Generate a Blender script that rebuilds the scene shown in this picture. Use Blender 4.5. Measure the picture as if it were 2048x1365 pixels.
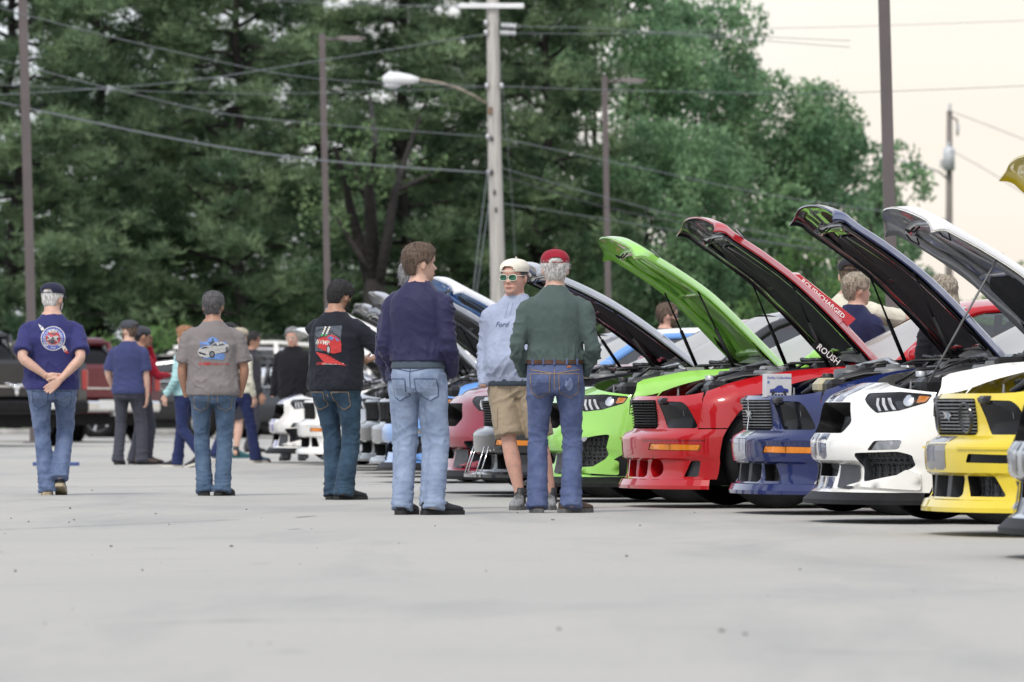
import bpy, bmesh, math, random
import numpy as np
from math import sin, cos, pi, radians, sqrt, atan2, tan
from mathutils import Vector, Matrix
from mathutils.geometry import delaunay_2d_cdt
from mathutils.bvhtree import BVHTree

for _o in list(bpy.data.objects):
    bpy.data.objects.remove(_o, do_unlink=True)
SC = bpy.context.scene
COL = SC.collection
random.seed(7)
RNG = np.random.default_rng(7)

# ------------------------------------------------------------------ camera
# long lens, crouching photographer: eye 0.72 m above the tarmac, level, shifted up
FPX, HY, HC = 13000.0, 812.0, 0.72
cam_d = bpy.data.cameras.new('camera')
cam = bpy.data.objects.new('camera', cam_d)
COL.objects.link(cam)
cam.location = (0, 0, HC)
cam.rotation_euler = (radians(90), 0, 0)
cam_d.sensor_width = 36.0
cam_d.lens = FPX * 36.0 / 2048.0
cam_d.shift_y = (HY - 682.5) / 2048.0
cam_d.clip_start = 1.0
cam_d.clip_end = 6000.0
cam_d.dof.use_dof = True
cam_d.dof.focus_distance = 44.2
cam_d.dof.aperture_fstop = cam_d.lens / 36.0
cam_d.dof.aperture_blades = 0
SC.camera = cam

# ------------------------------------------------------------------ sky: bright thin overcast
SUN_EL, SUN_AZ = radians(50), radians(205)     # high, behind the camera and a little to the left
wd = bpy.data.worlds.new('World')
SC.world = wd
wd.use_nodes = True
nt = wd.node_tree
nt.nodes.clear()
wo = nt.nodes.new('ShaderNodeOutputWorld')
bg1 = nt.nodes.new('ShaderNodeBackground')
sky = nt.nodes.new('ShaderNodeTexSky')
sky.sky_type = 'NISHITA'
sky.sun_disc = False
sky.sun_elevation = SUN_EL
sky.sun_rotation = SUN_AZ
sky.dust_density = 3.0
bg1.inputs['Strength'].default_value = 0.05
nt.links.new(sky.outputs[0], bg1.inputs['Color'])
bg2 = nt.nodes.new('ShaderNodeBackground')
tc = nt.nodes.new('ShaderNodeTexCoord')
sp = nt.nodes.new('ShaderNodeSeparateXYZ')
nt.links.new(tc.outputs['Generated'], sp.inputs[0])
mr = nt.nodes.new('ShaderNodeMapRange')
mr.inputs[1].default_value = 0.02
mr.inputs[2].default_value = 0.55
nt.links.new(sp.outputs['Z'], mr.inputs[0])
mp = nt.nodes.new('ShaderNodeMapping')
mp.inputs['Scale'].default_value = (7.0, 7.0, 40.0)
nt.links.new(tc.outputs['Generated'], mp.inputs['Vector'])
cn = nt.nodes.new('ShaderNodeTexNoise')
cn.inputs['Scale'].default_value = 1.0
cn.inputs['Detail'].default_value = 5.0
nt.links.new(mp.outputs[0], cn.inputs['Vector'])
cr = nt.nodes.new('ShaderNodeValToRGB')
cr.color_ramp.elements[0].position = 0.3
cr.color_ramp.elements[0].color = (0.92, 0.815, 0.71, 1)
cr.color_ramp.elements[1].position = 0.72
cr.color_ramp.elements[1].color = (1.0, 0.91, 0.81, 1)
nt.links.new(cn.outputs['Fac'], cr.inputs[0])
# the cloud deck is cooler towards the left of the view, creamy towards the right
mr2 = nt.nodes.new('ShaderNodeMapRange')
mr2.inputs[1].default_value = -0.05
mr2.inputs[2].default_value = 0.05
nt.links.new(sp.outputs['X'], mr2.inputs[0])
mxc = nt.nodes.new('ShaderNodeMixRGB')
mxc.inputs['Color1'].default_value = (0.84, 0.87, 0.94, 1)
nt.links.new(mr2.outputs[0], mxc.inputs['Fac'])
nt.links.new(cr.outputs[0], mxc.inputs['Color2'])
mx = nt.nodes.new('ShaderNodeMixRGB')
mx.inputs['Color2'].default_value = (0.80, 0.825, 0.90, 1)
nt.links.new(mr.outputs[0], mx.inputs['Fac'])
nt.links.new(mxc.outputs[0], mx.inputs['Color1'])
nt.links.new(mx.outputs[0], bg2.inputs['Color'])
bg2.inputs['Strength'].default_value = 0.76
add = nt.nodes.new('ShaderNodeAddShader')
nt.links.new(bg1.outputs[0], add.inputs[0])
nt.links.new(bg2.outputs[0], add.inputs[1])
nt.links.new(add.outputs[0], wo.inputs['Surface'])

sun_d = bpy.data.lights.new('sun', 'SUN')
sun_d.energy = 1.5
sun_d.angle = radians(12)
sun_d.color = (1.0, 0.95, 0.87)
sun = bpy.data.objects.new('sun', sun_d)
COL.objects.link(sun)
_sd = Vector((sin(SUN_AZ) * cos(SUN_EL), cos(SUN_AZ) * cos(SUN_EL), sin(SUN_EL)))
sun.rotation_euler = _sd.to_track_quat('Z', 'Y').to_euler()

SC.render.engine = 'CYCLES'
SC.view_settings.view_transform = 'Standard'
SC.view_settings.look = 'None'
SC.view_settings.exposure = 0.32
SC.view_settings.gamma = 1.0
SC.view_settings.use_curve_mapping = False
SC.cycles.use_denoising = True
try:
    SC.cycles.denoiser = 'OPENIMAGEDENOISE'
except Exception:
    pass
SC.cycles.max_bounces = 8
SC.cycles.transparent_max_bounces = 8
SC.cycles.caustics_reflective = False
SC.cycles.caustics_refractive = False
SC.cycles.sample_clamp_indirect = 6.0


def at(px, py, D):
    """world point seen at photo pixel (2048 wide) at distance D"""
    return Vector(((px - 1024) * D / FPX, D, HC - (py - HY) * D / FPX))
# ------------------------------------------------------------------ helpers
def tag(o, label=None, cat=None, group=None, kind=None):
    if label: o['label'] = label
    if cat: o['category'] = cat
    if group: o['group'] = group
    if kind: o['kind'] = kind
    return o


def empty(name, loc=(0, 0, 0), rz=0.0):
    o = bpy.data.objects.new(name, None)
    o.empty_display_size = 0.2
    COL.objects.link(o)
    o.location = loc
    o.rotation_euler = (0, 0, rz)
    return o


def mesh_data(name, verts, faces, smooth=True):
    me = bpy.data.meshes.new(name)
    if isinstance(verts, np.ndarray):
        verts = verts.tolist()
    if isinstance(faces, np.ndarray):
        faces = faces.tolist()
    me.from_pydata(verts, [], faces)
    if smooth:
        me.polygons.foreach_set('use_smooth', [True] * len(me.polygons))
    me.update()
    return me


def link(name, me, mat, parent=None):
    o = bpy.data.objects.new(name, me)
    COL.objects.link(o)
    if mat is not None:
        mats = mat if isinstance(mat, (list, tuple)) else [mat]
        if not me.materials:
            for m in mats:
                me.materials.append(m)
    if parent is not None:
        o.parent = parent
    return o


def obj(name, verts, faces, mat, parent=None, smooth=True):
    return link(name, mesh_data(name, verts, faces, smooth), mat, parent)


def fast_mesh(name, V, Fq, n=4, smooth=False):
    """big meshes: V (k,3), Fq (m,n) ints"""
    me = bpy.data.meshes.new(name)
    me.vertices.add(len(V))
    me.vertices.foreach_set('co', np.ascontiguousarray(V, dtype=np.float32).ravel())
    m = len(Fq)
    me.loops.add(m * n)
    me.loops.foreach_set('vertex_index', np.ascontiguousarray(Fq, dtype=np.int32).ravel())
    me.polygons.add(m)
    me.polygons.foreach_set('loop_start', np.arange(0, m * n, n, dtype=np.int32))
    me.polygons.foreach_set('loop_total', np.full(m, n, dtype=np.int32))
    if smooth:
        me.polygons.foreach_set('use_smooth', np.ones(m, dtype=bool))
    me.update(calc_edges=True)
    return me


class MB:
    """mesh collector"""
    def __init__(s):
        s.v = []; s.f = []
    def add(s, V, F):
        b = len(s.v)
        s.v.extend([tuple(p) for p in V])
        s.f.extend([tuple(i + b for i in f) for f in F])
        return s
    def box(s, c, d, rot=None, bev=0.0):
        x, y, z = d[0] / 2, d[1] / 2, d[2] / 2
        if bev > 0:
            b = min(bev, x * .9, y * .9, z * .9)
            V = []
            for sx in (-1, 1):
                for sy in (-1, 1):
                    for sz in (-1, 1):
                        V += [(sx * (x - b), sy * (y - b), sz * z), (sx * (x - b), sy * y, sz * (z - b)), (sx * x, sy * (y - b), sz * (z - b))]
            bm = bmesh.new()
            for p in V: bm.verts.new(p)
            bmesh.ops.convex_hull(bm, input=bm.verts)
            bm.verts.index_update()
            V = [v.co.copy() for v in bm.verts]
            F = [[v.index for v in f.verts] for f in bm.faces]
            bm.free()
        else:
            V = [Vector((sx * x, sy * y, sz * z)) for sx in (-1, 1) for sy in (-1, 1) for sz in (-1, 1)]
            F = [(0, 1, 3, 2), (4, 6, 7, 5), (0, 4, 5, 1), (2, 3, 7, 6), (0, 2, 6, 4), (1, 5, 7, 3)]
        c = Vector(c)
        V = [((rot @ Vector(p)) if rot is not None else Vector(p)) + c for p in V]
        return s.add(V, F)
    def tube(s, pts, r, n=8, caps=True, sx=1.0):
        pts = [Vector(p) for p in pts]
        rs = r if isinstance(r, (list, tuple)) else [r] * len(pts)
        V = []; F = []
        up = None
        for i, p in enumerate(pts):
            d = (pts[min(i + 1, len(pts) - 1)] - pts[max(i - 1, 0)])
            d = d.normalized() if d.length > 1e-9 else Vector((0, 0, 1))
            if up is None:
                up = Vector((0, 0, 1)) if abs(d.z) < 0.9 else Vector((0, 1, 0))
            u = d.cross(up)
            u = u.normalized() if u.length > 1e-6 else Vector((1, 0, 0))
            w = u.cross(d).normalized()
            up = w
            for k in range(n):
                a = 2 * pi * k / n
                V.append(p + u * (cos(a) * rs[i] * sx) + w * (sin(a) * rs[i]))
        for i in range(len(pts) - 1):
            for k in range(n):
                F.append((i * n + k, i * n + (k + 1) % n, (i + 1) * n + (k + 1) % n, (i + 1) * n + k))
        if caps:
            F.append(tuple(range(n - 1, -1, -1)))
            F.append(tuple((len(pts) - 1) * n + k for k in range(n)))
        return s.add(V, F)
    def lathe(s, prof, n=24, M=None, close=False):
        """prof: (r, h) list spun round z; M places it"""
        V = []; F = []
        for (r, h) in prof:
            for k in range(n):
                a = 2 * pi * k / n
                p = Vector((r * cos(a), r * sin(a), h))
                V.append(M @ p if M is not None else p)
        m = len(prof)
        for i in range(m - 1 + (1 if close else 0)):
            j = (i + 1) % m
            for k in range(n):
                F.append((i * n + k, i * n + (k + 1) % n, j * n + (k + 1) % n, j * n + k))
        return s.add(V, F)
    def ell(s, c, r, n=12, m=8, M=None):
        V = []; F = []
        for i in range(m + 1):
            t = pi * i / m
            for k in range(n):
                a = 2 * pi * k / n
                p = Vector((r[0] * sin(t) * cos(a), r[1] * sin(t) * sin(a), r[2] * cos(t)))
                if M is not None: p = M @ p
                V.append(p + Vector(c))
        for i in range(m):
            for k in range(n):
                F.append((i * n + k, (i + 1) * n + k, (i + 1) * n + (k + 1) % n, i * n + (k + 1) % n))
        return s.add(V, F)
    def build(s, name, mat, parent=None, smooth=True):
        o = obj(name, s.v, s.f, mat, parent, smooth)
        return o


def inpoly(p, poly):
    x, y = p
    c = False
    j = len(poly) - 1
    for i in range(len(poly)):
        xi, yi = poly[i]; xj, yj = poly[j]
        if (yi > y) != (yj > y) and x < (xj - xi) * (y - yi) / (yj - yi) + xi:
            c = not c
        j = i
    return c


def dens(poly, step, closed=True):
    out = []
    n = len(poly)
    for i in range(n if closed else n - 1):
        a = poly[i]; b = poly[(i + 1) % n]
        L = sqrt((a[0] - b[0]) ** 2 + (a[1] - b[1]) ** 2)
        k = max(1, int(math.ceil(L / step)))
        for q in range(k):
            t = q / k
            out.append((a[0] + (b[0] - a[0]) * t, a[1] + (b[1] - a[1]) * t))
    if not closed: out.append(tuple(poly[-1]))
    return out


def rounded(poly, r, k=4):
    """round the corners of a polygon"""
    out = []
    n = len(poly)
    for i in range(n):
        p = Vector(poly[i]); a = Vector(poly[i - 1]); b = Vector(poly[(i + 1) % n])
        da = a - p; db = b - p
        ra = min(r, da.length * .45, db.length * .45)
        s = p + da.normalized() * ra; e = p + db.normalized() * ra
        for q in range(k + 1):
            t = q / k
            out.append(tuple(s * (1 - t) ** 2 + p * 2 * t * (1 - t) + e * t * t))
    return out


def cdt(outline, holes=(), step=0.06, rows=()):
    """triangulate an outline with holes and interior points -> 2D verts, tris"""
    o = dens(outline, step)
    hs = [dens(h, step) for h in holes]
    pts = []; edges = []
    for loop in [o] + hs:
        b = len(pts)
        pts += [Vector(p) for p in loop]
        edges += [(b + i, b + (i + 1) % len(loop)) for i in range(len(loop))]
    xs = [p[0] for p in o]; ys = [p[1] for p in o]
    x0, x1, y0, y1 = min(xs), max(xs), min(ys), max(ys)
    nx = int((x1 - x0) / step); ny = int((y1 - y0) / step)
    allp = [(p.x, p.y) for p in pts]
    A = np.array(allp)
    for i in range(1, nx + 1):
        for j in range(1, ny + 1):
            q = (x0 + (i - .5 + .25 * (j % 2)) * (x1 - x0) / (nx + .01), y0 + (j - .5) * (y1 - y0) / (ny + .01))
            if np.min((A[:, 0] - q[0]) ** 2 + (A[:, 1] - q[1]) ** 2) < (step * .45) ** 2: continue
            if inpoly(q, o) and not any(inpoly(q, h) for h in hs):
                pts.append(Vector(q))
    for zr in rows:          # extra rows of points where the section has a crease
        for i in range(int((x1 - x0) / step) * 2):
            q = (x0 + (i + .5) * step / 2, zr)
            if np.min((A[:, 0] - q[0]) ** 2 + (A[:, 1] - q[1]) ** 2) < (step * .12) ** 2: continue
            if inpoly(q, o) and not any(inpoly(q, h) for h in hs): pts.append(Vector(q))
    v, e, f, _, _, _ = delaunay_2d_cdt(pts, edges, [], 0, 1e-6, False)
    F = []
    for t in f:
        c = ((v[t[0]].x + v[t[1]].x + v[t[2]].x) / 3, (v[t[0]].y + v[t[1]].y + v[t[2]].y) / 3)
        if inpoly(c, o) and not any(inpoly(c, h) for h in hs):
            F.append(tuple(t))
    return [(p.x, p.y) for p in v], F


def lerp(a, b, t): return a + (b - a) * t


def curve(tab):
    """smooth 1-D interpolator from a list of (x, y)"""
    xs = np.array([t[0] for t in tab], float); ys = np.array([t[1] for t in tab], float)
    o = np.argsort(xs); xs = xs[o]; ys = ys[o]
    d = np.diff(ys) / np.diff(xs)
    m = np.empty_like(ys)
    m[0] = d[0]; m[-1] = d[-1]
    for i in range(1, len(xs) - 1):
        m[i] = 0 if d[i - 1] * d[i] <= 0 else 2 * d[i - 1] * d[i] / (d[i - 1] + d[i])
    def f(x):
        if x <= xs[0]: return float(ys[0])
        if x >= xs[-1]: return float(ys[-1])
        i = int(np.searchsorted(xs, x) - 1); i = max(0, min(i, len(xs) - 2))
        h = xs[i + 1] - xs[i]; t = (x - xs[i]) / h
        return float((2 * t ** 3 - 3 * t * t + 1) * ys[i] + (t ** 3 - 2 * t * t + t) * h * m[i] + (-2 * t ** 3 + 3 * t * t) * ys[i + 1] + (t ** 3 - t * t) * h * m[i + 1])
    return f


# vectorised gradient noise
_perm = np.random.default_rng(11).permutation(256)
_perm = np.concatenate([_perm, _perm, _perm])
_grad = np.random.default_rng(12).normal(size=(256, 3)); _grad /= np.linalg.norm(_grad, axis=1)[:, None]


def pnoise(P):
    P = np.asarray(P, float)
    I = np.floor(P).astype(int); f = P - I
    u = f * f * f * (f * (f * 6 - 15) + 10)
    I &= 255
    def g(dx, dy, dz):
        h = _perm[_perm[_perm[(I[:, 0] + dx) & 255] + ((I[:, 1] + dy) & 255)] + ((I[:, 2] + dz) & 255)]
        return np.sum(_grad[h] * (f - np.array([dx, dy, dz])), axis=1)
    x00 = lerp(g(0, 0, 0), g(1, 0, 0), u[:, 0]); x10 = lerp(g(0, 1, 0), g(1, 1, 0), u[:, 0])
    x01 = lerp(g(0, 0, 1), g(1, 0, 1), u[:, 0]); x11 = lerp(g(0, 1, 1), g(1, 1, 1), u[:, 0])
    return lerp(lerp(x00, x10, u[:, 1]), lerp(x01, x11, u[:, 1]), u[:, 2]) * 1.6


# ------------------------------------------------------------------ materials
MATS = {}


def new_mat(name):
    m = bpy.data.materials.new(name)
    m.use_nodes = True
    n = m.node_tree
    b = n.nodes['Principled BSDF']
    return m, n, b


def noise_mix(n, sock, c1, c2, scale, detail=4.0, lo=0.35, hi=0.65, coord='Object', stretch=None, rough=0.5):
    tc = n.nodes.new('ShaderNodeTexCoord')
    no = n.nodes.new('ShaderNodeTexNoise')
    no.inputs['Scale'].default_value = scale
    no.inputs['Detail'].default_value = detail
    no.inputs['Roughness'].default_value = rough
    if stretch:
        mp = n.nodes.new('ShaderNodeMapping')
        mp.inputs['Scale'].default_value = stretch
        n.links.new(tc.outputs[coord], mp.inputs['Vector'])
        n.links.new(mp.outputs[0], no.inputs['Vector'])
    else:
        n.links.new(tc.outputs[coord], no.inputs['Vector'])
    r = n.nodes.new('ShaderNodeValToRGB')
    r.color_ramp.elements[0].position = lo
    r.color_ramp.elements[1].position = hi
    r.color_ramp.elements[0].color = (*c1, 1) if len(c1) == 3 else c1
    r.color_ramp.elements[1].color = (*c2, 1) if len(c2) == 3 else c2
    n.links.new(no.outputs['Fac'], r.inputs[0])
    if sock is not None:
        n.links.new(r.outputs[0], sock)
    return no, r


def bump(n, b, src, strength=0.2, dist=0.01):
    bp = n.nodes.new('ShaderNodeBump')
    bp.inputs['Strength'].default_value = strength
    bp.inputs['Distance'].default_value = dist
    n.links.new(src, bp.inputs['Height'])
    n.links.new(bp.outputs[0], b.inputs['Normal'])
    return bp


def g3(v): return (v, v, v)


def mat(key, col, rough=0.5, metal=0.0, coat=0.0, var=0.12, scale=30.0, bmp=0.0, bscale=None, emit=None, spec=None, trans=0.0, alpha=None, lo=.35, hi=.65, sheen=0.0, stretch=None, bdist=.01):
    if key in MATS: return MATS[key]
    m, n, b = new_mat(key)
    c1 = tuple(max(0, c * (1 - var)) for c in col); c2 = tuple(min(1, c * (1 + var)) for c in col)
    no, r = noise_mix(n, b.inputs['Base Color'], c1, c2, scale, lo=lo, hi=hi, stretch=stretch)
    b.inputs['Roughness'].default_value = rough
    b.inputs['Metallic'].default_value = metal
    b.inputs['Coat Weight'].default_value = coat
    b.inputs['Coat Roughness'].default_value = 0.04
    if sheen: b.inputs['Sheen Weight'].default_value = sheen
    if spec is not None: b.inputs['Specular IOR Level'].default_value = spec
    if trans: b.inputs['Transmission Weight'].default_value = trans
    if alpha is not None: b.inputs['Alpha'].default_value = alpha
    if bmp:
        nb = n.nodes.new('ShaderNodeTexNoise')
        nb.inputs['Scale'].default_value = bscale or scale * 4
        nb.inputs['Detail'].default_value = 3
        t = n.nodes.new('ShaderNodeTexCoord')
        n.links.new(t.outputs['Object'], nb.inputs['Vector'])
        bump(n, b, nb.outputs['Fac'], bmp, bdist)
    MATS[key] = m
    return m


def paint(key, col, metal=0.0, rough=0.32, coat=1.0):
    """car lacquer: base coat under clear coat, a little dust and orange peel"""
    if key in MATS: return MATS[key]
    m, n, b = new_mat(key)
    noise_mix(n, b.inputs['Base Color'], tuple(c * .93 for c in col), tuple(min(1, c * 1.05) for c in col), 2.5, lo=.3, hi=.7)
    b.inputs['Metallic'].default_value = metal
    b.inputs['Roughness'].default_value = rough
    b.inputs['Coat Weight'].default_value = coat * .95
    b.inputs['Coat IOR'].default_value = 1.56
    b.inputs['Specular IOR Level'].default_value = .15
    _, r = noise_mix(n, b.inputs['Coat Roughness'], g3(.015), g3(.09), 6.0)
    t = n.nodes.new('ShaderNodeTexCoord')
    nb = n.nodes.new('ShaderNodeTexNoise'); nb.inputs['Scale'].default_value = 60.0
    n.links.new(t.outputs['Object'], nb.inputs['Vector'])
    bump(n, b, nb.outputs['Fac'], 0.015, .01)
    MATS[key] = m
    return m
# ------------------------------------------------------------------ ground
def ground_material():
    m, n, b = new_mat('pale_worn_asphalt')
    tcn = n.nodes.new('ShaderNodeTexCoord')
    def nz(scale, detail, stretch=None, rough=.5, dist=0.0):
        no = n.nodes.new('ShaderNodeTexNoise')
        no.inputs['Scale'].default_value = scale
        no.inputs['Detail'].default_value = detail
        no.inputs['Roughness'].default_value = rough
        no.inputs['Distortion'].default_value = dist
        if stretch:
            mp = n.nodes.new('ShaderNodeMapping'); mp.inputs['Scale'].default_value = stretch
            n.links.new(tcn.outputs['Object'], mp.inputs['Vector']); n.links.new(mp.outputs[0], no.inputs['Vector'])
        else:
            n.links.new(tcn.outputs['Object'], no.inputs['Vector'])
        return no
    def ramp(src, stops):
        r = n.nodes.new('ShaderNodeValToRGB')
        els = r.color_ramp.elements
        while len(els) < len(stops): els.new(.5)
        for e, (p, c) in zip(els, stops):
            e.position = p; e.color = (*c, 1)
        n.links.new(src, r.inputs[0])
        return r
    def mult(a, bb, fac=1.0, mode='MULTIPLY'):
        x = n.nodes.new('ShaderNodeMixRGB'); x.blend_type = mode; x.inputs['Fac'].default_value = fac
        n.links.new(a, x.inputs['Color1']); n.links.new(bb, x.inputs['Color2'])
        return x.outputs[0]
    big = nz(.22, 6, rough=.6, dist=.6)
    base = ramp(big.outputs['Fac'], [(.25, (.415, .410, .385)), (.5, (.442, .434, .402)), (.78, (.466, .456, .417))])
    # long scuffs and tyre-drag streaks
    st = nz(1.0, 5, stretch=(.55, .10, 1), rough=.65, dist=.4)
    r1 = ramp(st.outputs['Fac'], [(.34, (.76, .775, .81)), (.50, (1, 1, 1)), (1, (1, 1, 1))])
    c = mult(base.outputs[0], r1.outputs[0], .75)
    # blotchy oil stains
    ol = nz(.9, 3, rough=.5, dist=1.2)
    r2 = ramp(ol.outputs['Fac'], [(.24, (.70, .71, .74)), (.35, (1, 1, 1)), (1, (1, 1, 1))])
    c = mult(c, r2.outputs[0], .7)
    # aggregate speckle
    ag = nz(160, 2)
    r3 = ramp(ag.outputs['Fac'], [(.32, (.66, .66, .67)), (.52, (1, 1, 1)), (.75, (1.0, 1.0, 1.0))])
    c = mult(c, r3.outputs[0], .8)
    sp2 = n.nodes.new('ShaderNodeTexVoronoi'); sp2.inputs['Scale'].default_value = 5.5
    n.links.new(tcn.outputs['Object'], sp2.inputs['Vector'])
    r4 = ramp(sp2.outputs['Distance'], [(.022, (.62, .62, .64)), (.05, (1, 1, 1)), (1, (1, 1, 1))])
    c = mult(c, r4.outputs[0], .6)
    md = nz(22, 6, rough=.75)
    r5 = ramp(md.outputs['Fac'], [(.30, (.86, .86, .87)), (.56, (1, 1, 1)), (1, (1, 1, 1))])
    c = mult(c, r5.outputs[0], .8)
    n.links.new(c, b.inputs['Base Color'])
    b.inputs['Roughness'].default_value = .92
    b.inputs['Specular IOR Level'].default_value = .3
    bump(n, b, ag.outputs['Fac'], .35, .006)
    return m

GROUND_M = ground_material()
gv = [(-400, -60, 0), (400, -60, 0), (400, 164, 0), (-400, 164, 0)]
tag(obj('parking_lot', gv, [(0, 1, 2, 3)], GROUND_M, smooth=False), 'wide pale grey asphalt parking lot filling the foreground', 'parking lot', kind='structure')
GRASS_M = mat('verge_grass', (.055, .085, .03), .95, var=.5, scale=1.2, bmp=.8, bscale=14, bdist=.1)
tag(obj('grass_verge', [(-3000, 164.3, .08), (3000, 164.3, .08), (3000, 5000, .08), (-3000, 5000, .08)], [(0, 1, 2, 3)], GRASS_M, smooth=False), 'dark grass ground under the trees behind the lot', 'grass', kind='structure')
KERB_M = mat('kerb_concrete', (.36, .355, .34), .9, var=.2, scale=3)
kb = MB()
kb.box((0, 164.15, .06), (800, .3, .15), bev=.03)
tag(kb.build('kerb', KERB_M, smooth=False), 'long low concrete kerb along the back of the lot', 'kerb', kind='structure')
tag(obj('apron', [(-3000, -400, -.02), (3000, -400, -.02), (3000, 5000, -.02), (-3000, 5000, -.02)], [(0, 1, 2, 3)], GRASS_M, smooth=False), 'ground running on around the lot', 'ground', kind='structure')

LINE_M = mat('worn_line_paint', (.60, .59, .54), .8, var=.22, scale=5, lo=.3, hi=.6)
SEAM_M = mat('crack_sealer', (.17, .17, .175), .8, var=.3, scale=9)
def gstrip(name, a, b, w, m, z, parent):
    a = Vector((a[0], a[1], z)); b = Vector((b[0], b[1], z))
    k = 24
    d = (b - a).normalized(); s = Vector((-d.y, d.x, 0))
    V = []; F = []
    for i in range(k + 1):
        p = a.lerp(b, i / k) + s * (random.uniform(-.5, .5) * w * .5)
        ww = w * random.uniform(.6, 1.2) * .5
        V += [p - s * ww, p + s * ww]
    for i in range(k):
        F.append((2 * i, 2 * i + 1, 2 * i + 3, 2 * i + 2))
    return obj(name, V, F, m, parent, smooth=False)
LOT = bpy.data.objects['parking_lot']
def gp(px, py):
    D = FPX * HC / (py - HY)
    return ((px - 1024) * D / FPX, D)
for (a, b, w) in [((-20, 958), (760, 952), .10), ((-20, 975), (900, 968), .08), ((-20, 936), (560, 932), .10)]:
    gstrip('painted_line', gp(*a), gp(*b), w, LINE_M, .004, LOT)
for (a, b, w) in [((-10, 1061), (480, 1040), .018), ((-10, 1047), (380, 1040), .010), ((590, 1036), (630, 1033), .03), ((578, 1060), (600, 1059), .03), ((500, 1128), (540, 1128), .03)]:
    gstrip('tar_seam', gp(*a), gp(*b), w, SEAM_M, .004, LOT)

# loose gravel and grit on the tarmac
gm = MB()
peb = [(463, 1094), (138, 1046), (140, 1018), (57, 1045), (22, 1038), (184, 982), (493, 1020), (311, 1029), (148, 1041), (1280, 1052), (1389, 1026), (1253, 1114), (1118, 1260), (1443, 1264), (1490, 1270), (338, 1050), (1035, 1027), (1105, 1041), (1600, 1140), (870, 1053), (222, 1094), (285, 1142), (31, 1144)]
for _ in range(26):
    peb.append((random.uniform(0, 2048), random.uniform(985, 1300)))
for i, (px, py) in enumerate(peb):
    x, y = gp(px, py)
    r = random.uniform(.005, .009) if i < 23 else random.uniform(.002, .004)
    V0 = len(gm.v)
    gm.ell((x, y, r * .5), (r * random.uniform(.8, 1.5), r, r * .7), 7, 5)
    for k in range(V0, len(gm.v)):
        v = Vector(gm.v[k]); gm.v[k] = (v.x + random.uniform(-.2, .2) * r, v.y + random.uniform(-.2, .2) * r, max(0.0, v.z + random.uniform(-.15, .15) * r))
tag(gm.build('loose_gravel', mat('pebble_stone', (.24, .23, .22), .9, var=.5, scale=8)), 'scattered small pebbles and grit on the asphalt', 'gravel', kind='stuff')

# ------------------------------------------------------------------ trees
def leaf_mat(key, c1, c2, trans=.35, scale=.55):
    if key in MATS: return MATS[key]
    m, n, b = new_mat(key)
    no, r = noise_mix(n, b.inputs['Base Color'], c1, c2, scale, detail=3, lo=.32, hi=.68)
    b.inputs['Roughness'].default_value = .6
    b.inputs['Specular IOR Level'].default_value = .25
    geo = n.nodes.new('ShaderNodeNewGeometry')
    rr_ = n.nodes.new('ShaderNodeMapRange'); rr_.inputs[3].default_value = .55; rr_.inputs[4].default_value = 1.55
    n.links.new(geo.outputs['Random Per Island'], rr_.inputs[0])
    r0_ = r
    r = n.nodes.new('ShaderNodeVectorMath'); r.operation = 'SCALE'
    n.links.new(r0_.outputs[0], r.inputs[0]); n.links.new(rr_.outputs[0], r.inputs['Scale'])
    n.links.new(r.outputs[0], b.inputs['Base Color'])
    tr = n.nodes.new('ShaderNodeBsdfTranslucent')
    n.links.new(r.outputs[0], tr.inputs['Color'])
    mxs = n.nodes.new('ShaderNodeMixShader'); mxs.inputs[0].default_value = trans
    out = n.nodes['Material Output']
    n.links.new(b.outputs[0], mxs.inputs[1]); n.links.new(tr.outputs[0], mxs.inputs[2]); n.links.new(mxs.outputs[0], out.inputs['Surface'])
    MATS[key] = m
    return m

PINE_M = leaf_mat('pine_needles', (.058, .112, .062), (.270, .370, .205), .38, .8)
OAK_M = leaf_mat('broad_leaves', (.085, .180, .098), (.265, .410, .220), .46, .5)
PALE_M = leaf_mat('pale_leaves', (.085, .18, .055), (.21, .34, .125), .5, .5)
HEDGE_M = leaf_mat('understorey_leaves', (.060, .115, .055), (.165, .245, .110), .35, .7)
BARK_M = mat('dark_bark', (.022, .019, .018), .95, var=.5, scale=3, bmp=1.0, bscale=9, bdist=.08, stretch=(1, 1, .2))


def leaf_quads(C, N, size, rng, aspect=.6, up=.4):
    """C (k,3) centres, returns V,F of rhombic leaves"""
    k = len(C)
    d = rng.normal(size=(k, 3)); d[:, 2] -= up
    d /= np.linalg.norm(d, axis=1)[:, None]
    q = rng.normal(size=(k, 3)); s = np.cross(d, q); s /= (np.linalg.norm(s, axis=1)[:, None] + 1e-9)
    L = size * rng.uniform(.6, 1.3, size=(k, 1))
    V = np.stack([C - d * L * .5, C + s * L * aspect * .5, C + d * L * .5, C - s * L * aspect * .5], axis=1).reshape(-1, 3)
    F = np.arange(4 * k).reshape(k, 4)
    return V, F


def crown_mesh(name, blobs, leaf, per, rng, flat=.8):
    """blobs: list of (x,y,z,r). leaves on the shells of the blobs with gaps"""
    Cs = []
    for (x, y, z, r) in blobs:
        k = int(per * r * r)
        u = rng.normal(size=(k, 3)); u /= np.linalg.norm(u, axis=1)[:, None]
        rad = r * rng.uniform(.45, 1.08, size=(k, 1)) ** .7
        p = u * rad
        p[:, 2] *= flat
        # break into clumps: keep leaves where noise is high
        w = pnoise((p + np.array([x, y, z])) * 1.35 + 31.7)
        keep = w > -.12 - .25 * rng.uniform(size=k)
        Cs.append(p[keep] + np.array([x, y, z]))
    C = np.concatenate(Cs)
    V, F = leaf_quads(C, None, leaf, rng)
    return fast_mesh(name, V, F, 4)


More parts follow.
